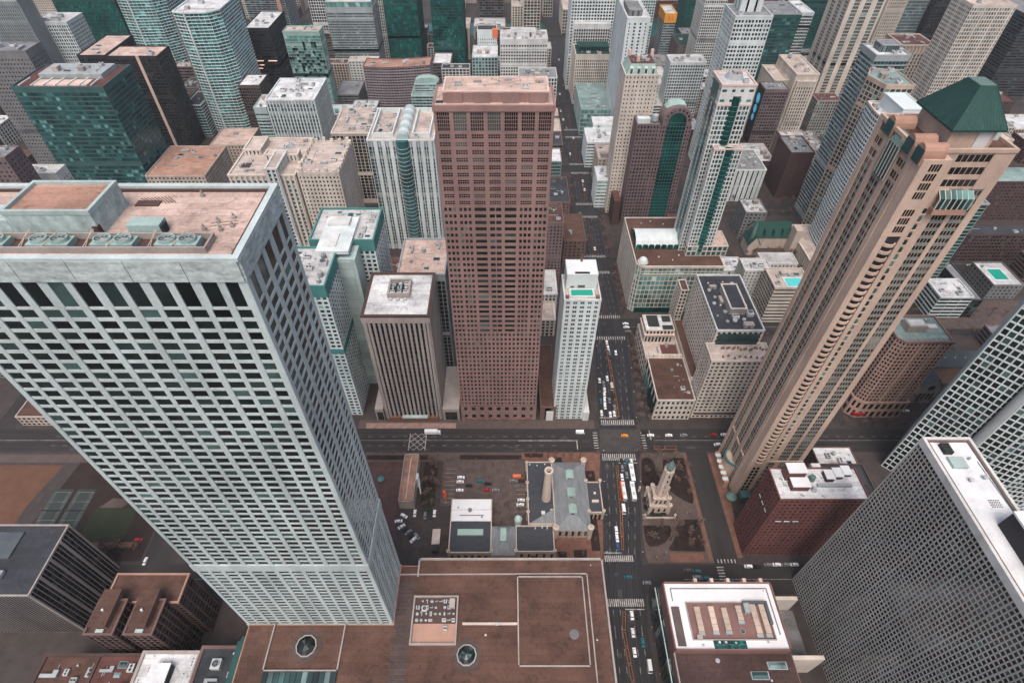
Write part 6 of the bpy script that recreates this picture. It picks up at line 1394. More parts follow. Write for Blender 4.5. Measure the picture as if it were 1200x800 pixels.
flat('path', rect(-43.5,-40.5,131,197), .161, mat('pavegrey', var=.4))
flat('plaza', [(79.2,136),(80,150),(83,175),(86.8,203.4),(116.8,203.4),(117,180),(117.2,131),(80,131)], .150, mat('pave', var=.35, scale=(.25,.25,.25)))
flat('park_bed', [(84.5,180),(87,178.6),(91,178),(95,178.4),(96.6,180.5),(96,190),(94.5,198),(92,199.5),(88.5,199.3),(86.8,197)], .162, dirt)
flat('park_bed', [(101.4,199.5),(99.5,190),(99,180),(100.6,176.5),(104,173),(109,169),(113,167),(114.7,170),(114.9,199.5)], .162, dirt)
flat('park_bed', [(80.6,153.4),(80.7,143),(82.5,140.6),(87,140.6),(92,143),(95.6,147),(97,151),(96.5,153.4)], .162, dirt)
flat('park_bed', [(104,157),(101,154),(99.5,149),(96.5,143.5),(93,139.5),(94,138),(113.6,137.5),(114.2,150),(114,157)], .162, dirt)
flat('red_paving', rect(93,112,131.4,136.6), .166, red)
flat('red_paving', [(114.9,131.4),(116.9,131.4),(116.9,203),(114.9,203)], .164, red)
flat('red_paving', [(131,134),(134,134),(137,170),(137,203),(131,203)], .152, red)
flat('planting_bed', rect(49,54,138,157), .165, mat('soil'))
flat('planting_bed', rect(49.5,56,179,190), .165, mat('soil'))
flat('planting_bed', rect(28,36,193,200), .165, mat('soil')); flat('planting_bed', rect(12,24,200,203), .165, mat('soil'))
flat('planting_bed', rect(29.5,34.5,132,137.5), .165, mat('soil')); flat('planting_bed', rect(38.5,46,132.5,138.5), .165, mat('soil'))
flat('forecourt', rect(-100,60,222.4,229.5), .150, mat('pave', var=.3, scale=(.3,.3,.3)))
flat('forecourt', rect(-95,-34,222.6,227), .156, mat('pavepink', var=.4, scale=(.3,.3,.3)))
flat('ball_field', [(-420,146),(-291,146),(-290,166),(-283,194),(-420,194)], .150, mat('clay', var=.3, scale=(.1,.1,.1)))
flat('dark_verge', [(-284,132),(-206,132),(-206,203),(-272,203)], .150, mat('soil', var=.4, scale=(.1,.1,.1)))
for k in range(2):
    x = -279+k*14
    flat('tennis_court', rect(x, x+12, 148, 177), .166, mat('court', var=.2))
    m = MB()
    for a in (x+1, x+2.2, x+9.8, x+11): m.box(a-.05, a+.05, 150, 175, .17, .174)
    for b in (150, 156.5, 168.5, 175): m.box(x+1.09, x+10.91, b-.05, b+.05, .171, .175)
    m.build('court_line', pw, kind='structure')
    T = Thing('tennis_net', 'net across the %s dark tennis court by the brown ball field' % ('left', 'right')[k], 'net', (x+6, 162.5, 0))
    m = MB(); m.box(x, x+12, 162.46, 162.54, .2, 1.1); m.build('net', mat('dark'), T)
    for a in (x, x+12): m = MB(); m.cyl(a, 162.5, .1, 1.3, .08, n=6); m.build('post', mat('greymid'), T)
flat('lawn', rect(-248,-222,144,164), .170, mat('lawn', var=.3)); flat('sand_patch', [(-246,164.5),(-232,164.5),(-228,170),(-240,171)], .168, mat('pave'))
flat('red_path', rect(-252,-215,140,143), .170, red); flat('footway', rect(-420,-200,196,202), .170, mat('pave'))
flat('ball_court', rect(-88,-66,150,192), .168, mat('darkbrick', var=.4, scale=(.3,.3,.3)))
for k in range(9):
    m = MB(); m.box(-38.5, -31.5, 168+k*2.9, 168.14+k*2.9, .16, .164); m.build('bay_line', pw, kind='structure')
    m = MB(); m.box(5, 12, 162+k*2.9, 162.14+k*2.9, .16, .164); m.build('bay_line', pw, kind='structure')
T = Thing('play_canopy', 'tiny green shade on the dark red school court', 'shade', (-78,183,0)); m = MB(); m.cyl(-78,183,2.2,3.2,2.2,.2,8); m.cyl(-78,183,.1,2.3,.1,n=6); m.build('canopy', mat('teal'), T)
flat('parking_court', rect(345,470,318,352), .16, mat('pave', var=.5, scale=(.2,.2,.2)))

# ---------------------------------------------------------------- pumping station
T = Thing('pumping_station', 'limestone pumping station with black roofs, grey hipped hall and turrets', 'pumping station', (20, 160, 0))
ls = mat('limestone', var=.3, scale=(.4,.4,.4)); bk = mat('r_dark', var=.3, scale=(.4,.4,.4)); sl_ = mat('slate', var=.35, scale=(.6,.1,.3)); gp = mat('paleteal')
sl_.node_tree.nodes['Principled BSDF']; COLS['hipgrey'] = (.20,.215,.225); hg = mat('hipgrey', var=.3, scale=(.5,.12,.3))
def wing(q, z, ma, p=.7):
    m = MB(); m.prism(rect(*q), 0, z-.1); m.build('wall', ls, T)
    m = MB(); m.prism(inset(rect(*q), .4), z-.2, z); m.build('flat_roof', ma, T)
    m = MB(); m.ring(inset(rect(*q), -.15), inset(rect(*q), .45), z-.4, z+p); m.build('parapet', ls, T)
wing((12.8,28.2,149,190), 10, bk); wing((5.6,27,133.6,148.8), 8.5, bk); wing((48.6,57,157.5,177.5), 7.5, bk)
# hipped hall
hx0, hx1, hy0, hy1 = 28.4, 48.2, 146, 190
m = MB(); m.prism(rect(hx0,hx1,hy0,hy1), 0, 9.4); m.build('hall_wall', ls, T)
rx0, rx1, ry0, ry1 = 27, 33.5, 160, 176
E_ = rect(hx0-.4, hx1+.4, hy0-.4, hy1+.4)
zr = 14.5; r1_, r2_ = (38.2, 155), (38.2, 181)
for f in ([E_[0],E_[1],r1_], [E_[1],E_[2],r2_,r1_], [E_[2],E_[3],r2_], [E_[3],E_[0],r1_,r2_]):
    m = MB(); m.quad(*[(x, y, zr if (x, y) in (r1_, r2_) else 9.4) for x, y in f]); m.quad(*[(x, y, (zr if (x, y) in (r1_, r2_) else 9.4)-.3) for x, y in f[::-1]]); m.build('hip_slope', hg, T)
for y in (156, 166.5, 178.5):
    m = MB(); m.box(36.1, 40.3, y-2.6, y+2.6, 12.6, 15.2); m.build('roof_monitor', gp, T)
    m = MB(); m.hexa([(35.9,y-2.8,15.2),(38.2,y-2.8,16.2),(38.2,y+2.8,16.2),(35.9,y+2.8,15.2)], [(35.9,y-2.8,15.4),(38.2,y-2.8,16.5),(38.2,y+2.8,16.5),(35.9,y+2.8,15.4)]); m.hexa([(38.2,y-2.8,16.2),(40.5,y-2.8,15.2),(40.5,y+2.8,15.2),(38.2,y+2.8,16.2)], [(38.2,y-2.8,16.5),(40.5,y-2.8,15.4),(40.5,y+2.8,15.4),(38.2,y+2.8,16.5)]); m.build('monitor_roof', mat('mint'), T)
    m = MB(); m.box(37.2, 39.2, y-2.72, y-2.56, 13, 14.8); m.build('monitor_louvre', mat('dark'), T)
m = MB(); m.quad((13.4,149.6,10.15),(27.6,149.6,10.15),(27.6,157.5,12.6)); m.quad((13.4,149.6,10.05),(27.6,157.5,12.5),(27.6,149.6,10.05)); m.build('grey_gore', hg, T)
for k in range(5):
    x = 31+k*3.65; m = MB(); m.box(x-.7, x+.7, 145.75, 146.1, 2.5, 7.6); m.build('arched_window', glass('gdark'), T)
    m = MB(); m.box(x+1.5, x+2.1, 145.3, 146.05, 0, 9.2); m.build('buttress', ls, T)
for x, y in ((28.3,146),(48,146),(28.3,190),(48,190),(57,157.6),(57,177.4),(48.4,157.4),(48.4,177.4),(5.4,133.8),(27,133.8),(12.8,190),(12.8,176),(12.8,165),(12.8,157),(-8,133.6),(-32,133.6)):
    m = MB(); h_ = 12.4 if x in (28.3, 48) and y in (146, 190) else 9.8; r_ = 1.5 if h_ > 11 else .85
    m.cyl(x, y, 0, h_, r_, n=8); m.cyl(x, y, h_, h_+.6, r_*1.3, n=8); m.cyl(x, y, h_+.6, h_+1.6, r_*.8, .1, 8); m.build('turret', ls, T)
for k in range(5):
    m = MB(); x = 8+k*4.2; m.box(x, x+1.4, 133.3, 133.75, 1.6, 6); m.build('small_window', glass('gdark'), T)
m = MB(); m.box(14, 16.5, 133.2, 133.7, 0, 5); m.build('entry_arch', mat('pinkdark'), T)
for k in range(14):
    m = MB(); x = 7+k*1.42; m.box(x, x+.12, 134.4, 148.2, 8.5, 8.62); m.build('roof_seam', mat('charcoal'), T)
for x, y, s_ in ((21.6,156,1.1),(26.6,157.5,.9)): 
    m = MB(); m.box(x-s_, x+s_, y-s_, y+s_, 10, 10.8); m.build('roof_light', mat('r_pale'), T)
for x, y in ((14.6,188.2),(19.2,187.5),(24,188.4),(16.6,146.8),(20.6,147.5),(23.4,147)): 
    m = MB(); m.cyl(x, y, 8.5, 10.6, .4, n=6); m.build('roof_cap', mat('white'), T)
m = MB(); m.box(51, 55, 164, 165.4, 7.5, 8.6); m.cyl(53.2, 170, 7.5, 8.4, .8, n=8); m.build('roof_plant', mat('r_beige'), T)
m = MB(); m.lathe(23.7, 165.5, [(0,3.0),(12,2.8),(38,2.0),(38.4,2.45),(41,2.5),(41,1.5),(38,1.2)], 14); m.build('chimney', mat('limestone', var=.2), T)
m = MB(); m.cyl(23.7, 165.5, 38, 38.2, 1.4, n=10); m.build('flue', mat('acdark'), T)
for k in range(3):
    m = MB(); m.box(49.6+k*2.4, 50.9+k*2.4, 156.4, 157.3, 1, 6); m.build('arched_window', glass('gdark'), T)

T = Thing('low_garage', 'low building with half white, half black roof and one long grey skylight', 'garage', (-20, 148, 0))
m = MB(); m.prism(rect(-32,-8.4,133.2,165.4), 0, 8); m.build('wall', ls, T)
m = MB(); m.box(-31.6,-8.8,133.6,151.6,7.9,8.5); m.build('black_roof', bk, T)
m = MB(); m.box(-31.6,-8.8,151.8,158.5,7.9,8.9); m.box(-31.6,-8.8,158.6,165,7.9,9.6); m.build('white_roof', mat('r_white', var=.12), T)
m = MB(); m.box(-27.5,-13,143,146.6,8.5,9.6); m.build('long_skylight', mat('mint', var=.1), T)
m = MB(); m.ring(inset(rect(-32,-8.4,133.2,165.4),-.2), inset(rect(-32,-8.4,133.2,165.4),.4), 7.6, 8.9); m.build('parapet', ls, T)
m = MB(); m.box(-27,-13,155,155.3,8.9,9.4); m.cyl(-21,158,9.6,10.6,1.2,n=8); m.cyl(-28,159.5,9.6,10.4,.4,n=6); m.cyl(-14,154,8.9,9.8,.5,n=6); m.build('roof_plant', mat('greymid'), T)
for k in range(6):
    m = MB(); m.box(-31+k*3.8,-29.4+k*3.8,132.9,133.4,1,5); m.build('garage_window', glass('gdark'), T)
T = Thing('grey_gabled_hall', 'small grey hipped hall with a pale green ridge light between two black roofs', 'hall', (-2, 142, 0))
m = MB(); m.prism(rect(-8.2,5.2,132,148.6), 0, 8.4); m.build('wall', ls, T)
gE = rect(-8.5,5.4,131.8,148.8); g1, g2 = (-1.5,138.5), (-1.5,143)
for f in ([gE[0],gE[1],g1], [gE[1],gE[2],g2,g1], [gE[2],gE[3],g2], [gE[3],gE[0],g1,g2]):
    m = MB(); m.quad(*[(x, y, 12 if (x, y) in (g1, g2) else 8.4) for x, y in f]); m.build('hip_slope', hg, T)
m = MB(); m.box(-3.2, .2, 138, 145.6, 10.8, 12.9); m.build('ridge_light', mat('mint'), T)
m = MB(); m.cyl(7, 152.2, 0, 11, 2.2, n=8); m.cyl(7, 152.2, 11, 12.6, 2.3, 1.2, 8); m.build('corner_tank', gp, T)

# ---------------------------------------------------------------- the stone water tower
T = Thing('stone_water_tower', 'slim limestone water tower with turreted base and a green copper tip in the small park', 'water tower', (91, 166, 0))
X_, Y_ = 91, 167
for s_, z0, z1 in ((5.6,0,7),(4.2,7.0,13.0)):
    m = MB(); m.box(X_-s_, X_+s_, Y_-s_, Y_+s_, z0, z1); m.build('base_stage', ls, T)
    m = MB(); m.ring(rect(X_-s_-.3,X_+s_+.3,Y_-s_-.3,Y_+s_+.3), rect(X_-s_+.4,X_+s_-.4,Y_-s_+.4,Y_+s_-.4), z1-.3, z1+.9); m.build('parapet', ls, T)
    for a in (-1, 1):
        for b in (-1, 1):
            m = MB(); x, y = X_+a*s_, Y_+b*s_; m.cyl(x, y, z0, z1+2.2, 1.05, n=8); m.cyl(x, y, z1+2.2, z1+2.8, 1.35, n=8); m.cyl(x, y, z1+2.8, z1+4.2, .9, .1, 8); m.build('turret', ls, T)
    for k in range(3):
        x = X_-s_*.6+k*s_*.6
        m = MB(); m.box(x-.6, x+.6, Y_-s_-.06, Y_-s_+.2, z0+1.5, z0+5); m.build('lancet_window', glass('gdark'), T)
        m = MB(); m.box(X_-s_-.06, X_-s_+.2, Y_-s_*.6+k*s_*.6-.6, Y_-s_*.6+k*s_*.6+.6, z0+1.5, z0+5); m.build('lancet_window', glass('gdark'), T)
m = MB(); m.cyl(X_, Y_, 12.8, 39, 2.9, 2.5, 8); m.build('shaft', mat('limestone', var=.2, scale=(.5,.5,.5)), T)
m = MB()
for k in range(8):
    a = 2*pi*(k+.5)/8+pi/8; m.tube((X_+3.0*cos(a), Y_+3.0*sin(a), 14), (X_+2.65*cos(a), Y_+2.65*sin(a), 38.6), .22, .18, 4)
m.build('shaft_rib', ls, T)
for z in (18, 24, 30, 35):
    m = MB(); m.box(X_-.35, X_+.35, Y_-2.95, Y_-2.4, z, z+2); m.build('slit_window', glass('gblack'), T)
m = MB(); m.cyl(X_, Y_, 38.8, 40, 3.1, n=8); m.build('gallery', ls, T)
m = MB(); m.cyl(X_, Y_, 40, 42.6, 1.9, n=8); m.cyl(X_, Y_, 42.6, 43.2, 2.4, n=8); m.cyl(X_, Y_, 43.2, 45.5, 2.1, 1.5, 8); m.cyl(X_, Y_, 45.5, 47.4, 1.3, .6, 8); m.cyl(X_, Y_, 47.4, 50, .45, .05, 6); m.build('cupola', mat('coppale', var=.5, scale=(1,1,1)), T)
for k in range(8):
    a = 2*pi*k/8; m = MB(); m.cyl(X_+2.8*cos(a), Y_+2.8*sin(a), 38.8, 42.4, .4, .1, 5); m.build('gallery_finial', ls, T)
for a in (-1, 1):
    for b in (-1, 1):
        m = MB(); m.cyl(X_+a*9, Y_+b*9, .15, 4.4, .8, n=8); m.cyl(X_+a*9, Y_+b*9, 4.4, 5.6, .9, .1, 8); m.build('outer_turret', ls, T)
m = MB(); m.box(X_-8, X_+8, Y_-9.6, Y_-9, .15, 1.4); m.build('low_wall', ls, T)
m = MB()
for k in range(70):
    a = R.uniform(0, 2*pi); q = R.uniform(6.6, 8); m.cyl(X_+q*cos(a)*1.0, Y_+q*sin(a)*1.0, .16, R.uniform(.8,1.8), 1.0, .3, 6)
m.build('shrub_clump', mat('shrub'), T)

T = Thing('fire_house', 'long narrow brown-roofed building at the kerb, between the school court and the garden', 'fire station', (-59, 180, 0))
m = MB(); m.prism(rect(-64,-55,164,197), 0, 8); m.build('wall', mat('beige'), T)
m = MB(); m.prism(inset(rect(-64,-55,164,197),.5), 7.9, 8.2); m.build('roof', roofmat('tandark'), T)
line(T, 'parapet', [(-63.8,164.2),(-63.8,196.8),(-55.2,196.8),(-55.2,164.2),(-63.8,164.2)], .45, 7.9, 9, mat('greybeige'))
m = MB(); m.box(-60, -59.4, 166, 194, 8.2, 8.5); m.build('roof_seam', mat('r_beige'), T)
m = MB(); m.box(-54.8, -53.4, 178, 182, 0, 10.5); m.build('stair_house', mat('white'), T)
m = MB(); m.tube((-53.6,180,9),(-51,169,9),.5,.4); m.build('flue_pipe', mat('duct'), T)
unit(T, 'vent', -57, 166, 8.2, .5, .5, .8); unit(T, 'vent', -61, 165.6, 8.2, .5, .5, .8)
T = Thing('red_spike_sign', 'tall slim orange-red pennant on a pale post between the garden and the paved lot', 'banner', (-36.5, 167.5, 0))
m = MB(); m.cyl(-36.5, 167.5, .1, 7, .22, n=8); m.build('post', mat('r_beige'), T)
m = MB(); m.cyl(-36.5, 167.5, 6, 9, .5, 1.1, 8); m.cyl(-36.5, 167.5, 9, 14.5, 1.1, .7, 8); m.build('pennant', mat('orangered', var=.1), T)
T = Thing('beige_hut', 'small beige shed with a black lean-to beside the court of parked cars', 'shed', (-39, 143, 0))
m = MB(); m.box(-42.2,-38.2,140.5,149,0,3.5); m.build('shed_body', mat('beige'), T)
m = MB(); m.hexa([(-42.5,140.2,3.5),(-37.9,140.2,3.5),(-37.9,149.3,3.5),(-42.5,149.3,3.5)],[(-42.5,140.2,3.8),(-37.9,140.2,4.3),(-37.9,149.3,4.3),(-42.5,149.3,3.8)]); m.build('shed_roof', mat('r_beige'), T)
m = MB(); m.box(-42.2,-38.6,136.5,140.3,0,3.2); m.build('lean_to', mat('acdark'), T)

# ---------------------------------------------------------------- vehicles
CM = {}
def carmesh(kind, col):
    k = (kind, col)
    if k in CM: return CM[k]
    pt = mat(col, var=.06, rough=.3, spec=.5, obj=.2) if col != 'orange' else mat('orange', var=.05, rough=.35)
    out = {}
    if kind == 'car':
        b = MB(); b.hexa([(-.88,-2.25,.3),(.88,-2.25,.3),(.88,2.25,.3),(-.88,2.25,.3)], [(-.84,-2.2,.85),(.84,-2.2,.85),(.84,2.2,.9),(-.84,2.2,.9)])
        b.hexa([(-.7,-.88,1.37),(.7,-.88,1.37),(.7,1.18,1.37),(-.7,1.18,1.37)], [(-.64,-.8,1.44),(.64,-.8,1.44),(.64,1.1,1.44),(-.64,1.1,1.44)])
        out['body'] = (b, pt)
        g = MB(); g.hexa([(-.76,-1.2,.86),(.76,-1.2,.86),(.76,1.5,.9),(-.76,1.5,.9)], [(-.68,-.85,1.38),(.68,-.85,1.38),(.68,1.15,1.38),(-.68,1.15,1.38)]); out['window_glass'] = (g, glass('gblack'))
        wy, wr = 1.4, .32; wx = .8
    elif kind == 'van':
        b = MB(); b.hexa([(-1,-3,.4),(1,-3,.4),(1,3,.4),(-1,3,.4)], [(-.95,-2.2,2.4),(.95,-2.2,2.4),(.95,2.95,2.4),(-.95,2.95,2.4)]); out['body'] = (b, pt)
        g = MB(); g.hexa([(-.9,-2.86,1.2),(.9,-2.86,1.2),(.9,-2.5,1.2),(-.9,-2.5,1.2)], [(-.88,-2.36,2.2),(.88,-2.36,2.2),(.88,-2.2,2.2),(-.88,-2.2,2.2)]); out['windscreen'] = (g, glass('gblack'))
        wy, wr, wx = 2, .4, .9
    elif kind == 'truck':
        b = MB(); b.box(-1.25,1.25,-3.4,5.2,.9,3.6); out['cargo_box'] = (b, pt)
        c = MB(); c.hexa([(-1.1,-5.6,.5),(1.1,-5.6,.5),(1.1,-3.6,.5),(-1.1,-3.6,.5)], [(-1,-5.2,2.6),(1,-5.2,2.6),(1,-3.6,2.6),(-1,-3.6,2.6)]); out['cab'] = (c, pt)
        g = MB(); g.box(-.95,.95,-5.5,-5.3,1.4,2.3); out['windscreen'] = (g, glass('gblack')); wy, wr, wx = 3.6, .5, 1.05
    else:
        b = MB(); b.box(-1.28,1.28,-6,6,.4,3.0); out['body'] = (b, mat('carwhite', var=.05, rough=.35, obj=.1))
        g = MB(); g.box(-1.31,1.31,-5.6,5.2,1.5,2.4); g.box(-1.1,1.1,-6.04,-5.9,1.3,2.5); out['window_glass'] = (g, glass('gblack'))
        s_ = MB(); s_.box(-.7,.7,-3.4,-1.4,3,3.35); s_.box(-.7,.7,2,4,3,3.35); out['roof_unit'] = (s_, mat('duct'))
        if col == 'orange': 
            t = MB(); t.box(-1.33,-.7,-6.05,6.02,.35,3.06); t.box(-1.33,1.33,5.2,6.05,.36,3.07); out['orange_side'] = (t, mat('orange', var=.05))
        wy, wr, wx = 3.8, .5, 1.15
    w = MB(); N = 10
    w.v = [(-.12, wr*cos(2*pi*k/N), wr*sin(2*pi*k/N)) for k in range(N)] + [(.12, wr*cos(2*pi*k/N), wr*sin(2*pi*k/N)) for k in range(N)]
    w.f = [tuple(range(N-1,-1,-1)), tuple(range(N, 2*N))] + [(k, (k+1) % N, N+(k+1) % N, N+k) for k in range(N)]; w.m = [0]*len(w.f)
    res = []
    for nm, (b, ma) in out.items():
        o = b.build(nm, ma); res.append((nm, o.data, (0,0,0))); bpy.data.objects.remove(o)
    o = w.build('wheel', mat('tyre')); me = o.data; bpy.data.objects.remove(o)
    for a in (-1, 1):
        for c in (-1, 1): res.append(('wheel', me, (a*wx, c*wy, wr)))
    CM[k] = res; return res
CN = dict(carwhite='white', carblack='black', cargrey='grey', carred='dark red', carteal='teal', taxi='orange', carblue='dark blue', r_beige='beige', orange='orange-sided', bronze='brown')
TN = dict(car=('parked_car','car','car'), van=('delivery_van','van','van'), truck=('box_truck','truck','box truck'), bus=('city_bus','bus','bus'))
ORD = ['nearest','second nearest','third nearest','fourth nearest','fifth nearest','sixth nearest','seventh nearest','eighth nearest','ninth nearest','tenth nearest']
for ph, L in CARS:
    cnt, tot = {}, {}
    for r_ in L: tot[(r_[3], r_[4])] = tot.get((r_[3], r_[4]), 0)+1
    placed = []
    for x, y, hd, c, t in sorted(L, key=lambda q: q[1]):
        k = (c, t); i = cnt.get(k, 0); cnt[k] = i+1
        nm, cat, w_ = TN[t]
        if 'parked' not in ph and t == 'car': nm = 'car'
        if c == 'taxi': nm, cat, w_ = 'taxi', 'taxi', 'taxi'
        pre = (ORD[min(i, 9)] + ' ' if tot[k] > 1 else '')
        lab = ('%s%s %s %s' % (pre, CN[c], w_, ph)).strip()
        # keep bumpers apart
        for a, b, hh, l2 in placed:
            l1 = {'car':4.6,'van':6.2,'truck':11,'bus':12.2}[t]
            if hh == hd and hd in (0, 90):
                la, lb = (y-b, x-a) if hd == 0 else (x-a, y-b)
                need = (l1+l2)/2+.35
                if abs(lb) < 2.1 and abs(la) < need:
                    sh = need-abs(la)
                    if hd == 0: y += sh if la >= 0 else -sh
                    else: x += sh if la >= 0 else -sh
        placed.append((x, y, hd, {'car':4.6,'van':6.2,'truck':11,'bus':12.2}[t]))
        on_road = any(s in ph for s in ('avenue', 'queue', 'crossing', 'cross street', 'side street', 'street below', 'kerb under', 'beside the stone'))
        T = Thing(nm, lab, cat, (x, y, .012 if on_road else .175), group='cars ' + ph if cat == 'car' else None)
        T.o.rotation_euler = (0, 0, radians(hd))
        for pn, me, lo_ in carmesh(t, c):
            o = bpy.data.objects.new(pn, me); o.location = lo_; o.parent = T.o; COL.objects.link(o)

# ---------------------------------------------------------------- bare winter trees
def tree_mesh(seed):
    r = random.Random(seed); tr, cr = MB(), MB()
    tr.tube((0,0,0), (r.uniform(-.15,.15), r.uniform(-.15,.15), 3), .22, .15, 6)
    def br(p, d, L, rad, lv):
        q = p + d*L
        (tr if lv == 0 else cr).tube(p, q, rad, rad*.55, 4 if lv < 2 else 3)
        if lv >= 5: return
        for k in range(4 if lv < 2 else 3):
            nd = (d + Vector((r.uniform(-1,1), r.uniform(-1,1), r.uniform(-.25,.7)))*(.72 if lv else .9)).normalized()
            br(p + d*L*r.uniform(.55, 1), nd, L*r.uniform(.6,.8), max(rad*.5, .05), lv+1)
    br(Vector((0,0,2.8)), Vector((0,0,1)), 1.9, .15, 0)
    a = tr.build('trunk', mat('bark')); b = cr.build('crown', mat('twig', var=.2)); res = (a.data, b.data)
    bpy.data.objects.remove(a); bpy.data.objects.remove(b); return res
TM = [tree_mesh(s) for s in (1, 2, 3, 4)]
TREE_DROP = set([11,14,17,20,22,25,28,31,33,35,36,38,39,43,44,45,46,47,49,50,52,53,55,56,58,59,61,62,64,65,67,69,70,71,72,73,74,75,76,77,78,79,80,81,82,84,85,87,88,89,90,91,92,93,94,95,96,97,98,101,143,161,162,164,166,167,168,170,171,173,174,176,178,180,181,182,184,185,186,187,190,196,197,198,199,203,204,206,208,210,212,213,214,215,216,217,218,219,220,221,222,223,224,225,226,227,228,229,230,231,232,235,238,243,245,249,257,258,259,265,266,267,268,269,270,271,272,273,274,275,276,277,278,279,280,282,283,284,285,286,287,288,289,290,291,292,295,296,297,298,299,300,301,302,303,304,306,307,308,309,310,312,313,314,318,319,320,321,322,323,324,325,326,327,328,330,331,332,333,334,335,338,339,340,341,348,349,350,351,352,353,354,355,356,357,358,360,361,362,366,367,368,369,370,371,372,373,374,375,376,377,378,379,380,381,382,383,387,391,392,393,394,395,396,397]); TN_ = [0]
def tree(x, y, s, lab, grp, z=.13):
    TN_[0] += 1
    if TN_[0]-1 in TREE_DROP and 'paved lot' not in grp: return
    T = Thing('bare_tree', lab, 'tree', (x, y, z), group=grp)
    T.o.scale = (s, s, s*R.uniform(.85,1.1)); T.o.rotation_euler = (0, 0, R.uniform(0, 6.28)); k = R.randrange(4)
    for nm, me in zip(('trunk', 'crown'), TM[k]):
        o = bpy.data.objects.new(nm, me); o.parent = T.o; COL.objects.link(o)
tr = random.Random(77)
NEAR = {222:('low corner store','pool terrace tower'),330:('glass mall','brown shop block'),410:('arch glass tower','rooftop sign block'),496:('beige shop','teal shop tower'),577:('white flat mall','grey corner store'),661:('teal mall roof','white gridded hotel'),742:('green mansard block','beige stone tower'),812:('white mega tower','gothic tower'),882:('mega tower corner','stone tower corner'),952:('far bridge','near bridge end'),130:('small park','pumping station')}
def near(y, k): q = NEAR.get(y, ('far junction',)*2); return q[0] if k else q[1]
for y0, y1 in gaps[2:12]:
    n_ = int((y1-y0-8)/(7.5 if y0 < 600 else 8))
    for k in range(n_):
        y = y0+5+(y1-y0-10)*k/max(1, n_-1)
        tree(av(y,2)+2.2+tr.uniform(-.4,.4), y, tr.uniform(1.15,1.55), 'bare street tree on the right kerb of the avenue by the '+near(y0,1), 'street trees right of the avenue by the '+near(y0,1))
        if k % 2 == 0 and y > 330: tree(av(y,1)-2+tr.uniform(-.4,.4), y, tr.uniform(.9,1.3), 'bare street tree on the left kerb of the avenue by the '+near(y0,0), 'street trees left of the avenue by the '+near(y0,0))
for y in range(226, 306, 9): tree(96.8, y+tr.uniform(-2,2), 1.0, 'bare street tree in the dark strip before the low corner store', 'trees before the corner store')
for x, y in ((87,186),(90,196),(93,183),(102,194),(107,187),(112,178),(104,180),(109,197),(113,190),(84,144),(89,149),(95,144),(99,150),(106,146),(111,150),(104,140),(110,140),(86,200),(97,200),(112,172)):
    tree(x, y, tr.uniform(1.2,1.7), 'bare tree in the brown beds round the stone water tower', 'bare park trees round the water tower')
for k in range(16): tree(-50.5+tr.uniform(0,9), 165+tr.uniform(0,31), tr.uniform(.8,1.3), 'bare tree in the garden strip beside the brown-roofed fire house', 'trees in the garden strip')
for k in range(14): tree(-85+k*6.8+tr.uniform(-1,1) if k < 7 else -20+k*5.2, 199.5, tr.uniform(.6,.9), 'small bare tree in the kerb beds facing the ribbed stone tower', 'kerb trees facing the ribbed tower')
for k in range(26): tree(-268+tr.uniform(0,62), 178+tr.uniform(0,22) if k % 2 else 134+tr.uniform(0,8), tr.uniform(.9,1.4), 'bare tree on the dark verge round the tennis courts', 'trees round the tennis courts')
for k in range(16): tree(222+k*2.4, 405+tr.uniform(-4,6), tr.uniform(1.0,1.5), 'bare tree in front of the green-roofed church', 'trees before the green-roofed church')
for k in range(12): tree(278+tr.uniform(0,26), 228+tr.uniform(0,14), tr.uniform(1.0,1.5), 'bare tree in the yard below the slate-roofed church', 'trees below the slate church')
for k in range(9): tree(182+tr.uniform(-2,8), 340+k*6, tr.uniform(.9,1.2), 'bare tree on the street left of the cream pool hotel', 'trees by the pool hotel')
for k in range(8): tree(58+tr.uniform(0,6), 955+k*5.2, tr.uniform(1.3,1.7), 'dark tree by the bridge at the far end of the avenue', 'trees by the far bridge')
for k in range(18): tree(-7.5+tr.uniform(0,17) if k < 13 else -38+tr.uniform(0,48), 154+tr.uniform(0,14) if k < 13 else 194+tr.uniform(-2,3), tr.uniform(.45,.75), 'small bare tree in the paved lot left of the pumping station', 'trees in the paved lot')
for x, y in ((51.5,143),(52,150),(52.5,184),(31,197),(18,201.5),(43,135),(32,134.5)): tree(x, y, .7, 'small bare tree in a bed beside the pumping station', 'trees by the pumping station')
# ---- street lamps
def lamp_parts():
    a, b = MB(), MB(); a.cyl(0,0,0,7.5,.11,.07,6); a.tube((0,0,7.4),(1.4,0,7.9),.06,.05,4); a.cyl(0,0,0,.7,.22,.14,6); b.box(1.1,1.9,-.17,.17,7.84,8.0)
    x = a.build('pole', mat('charcoal')); y = b.build('lamp_head', mat('duct')); r_ = (x.data, y.data); bpy.data.objects.remove(x); bpy.data.objects.remove(y); return r_
LM = lamp_parts()
def lamp(x, y, rz, lab, grp):
    T = Thing('street_lamp', lab, 'street lamp', (x, y, .13), group=grp); T.o.rotation_euler = (0, 0, rz)
    for nm, me in zip(('pole', 'lamp_head'), LM):
        o = bpy.data.objects.new(nm, me); o.parent = T.o; COL.objects.link(o)
for y0, y1 in gaps[1:7]:
    for k in range(int((y1-y0)/22)+1):
        y = y0+4+k*22
        if y > y1-2: continue
        lamp(av(y,2)+.7, y, pi, 'slim dark street lamp on the right kerb of the avenue by the '+near(y0,1), 'lamps on the right kerb by the '+near(y0,1))
        lamp(av(y,1)-.7, y, 0, 'slim dark street lamp on the left kerb of the avenue by the '+near(y0,0), 'lamps on the left kerb by the '+near(y0,0))
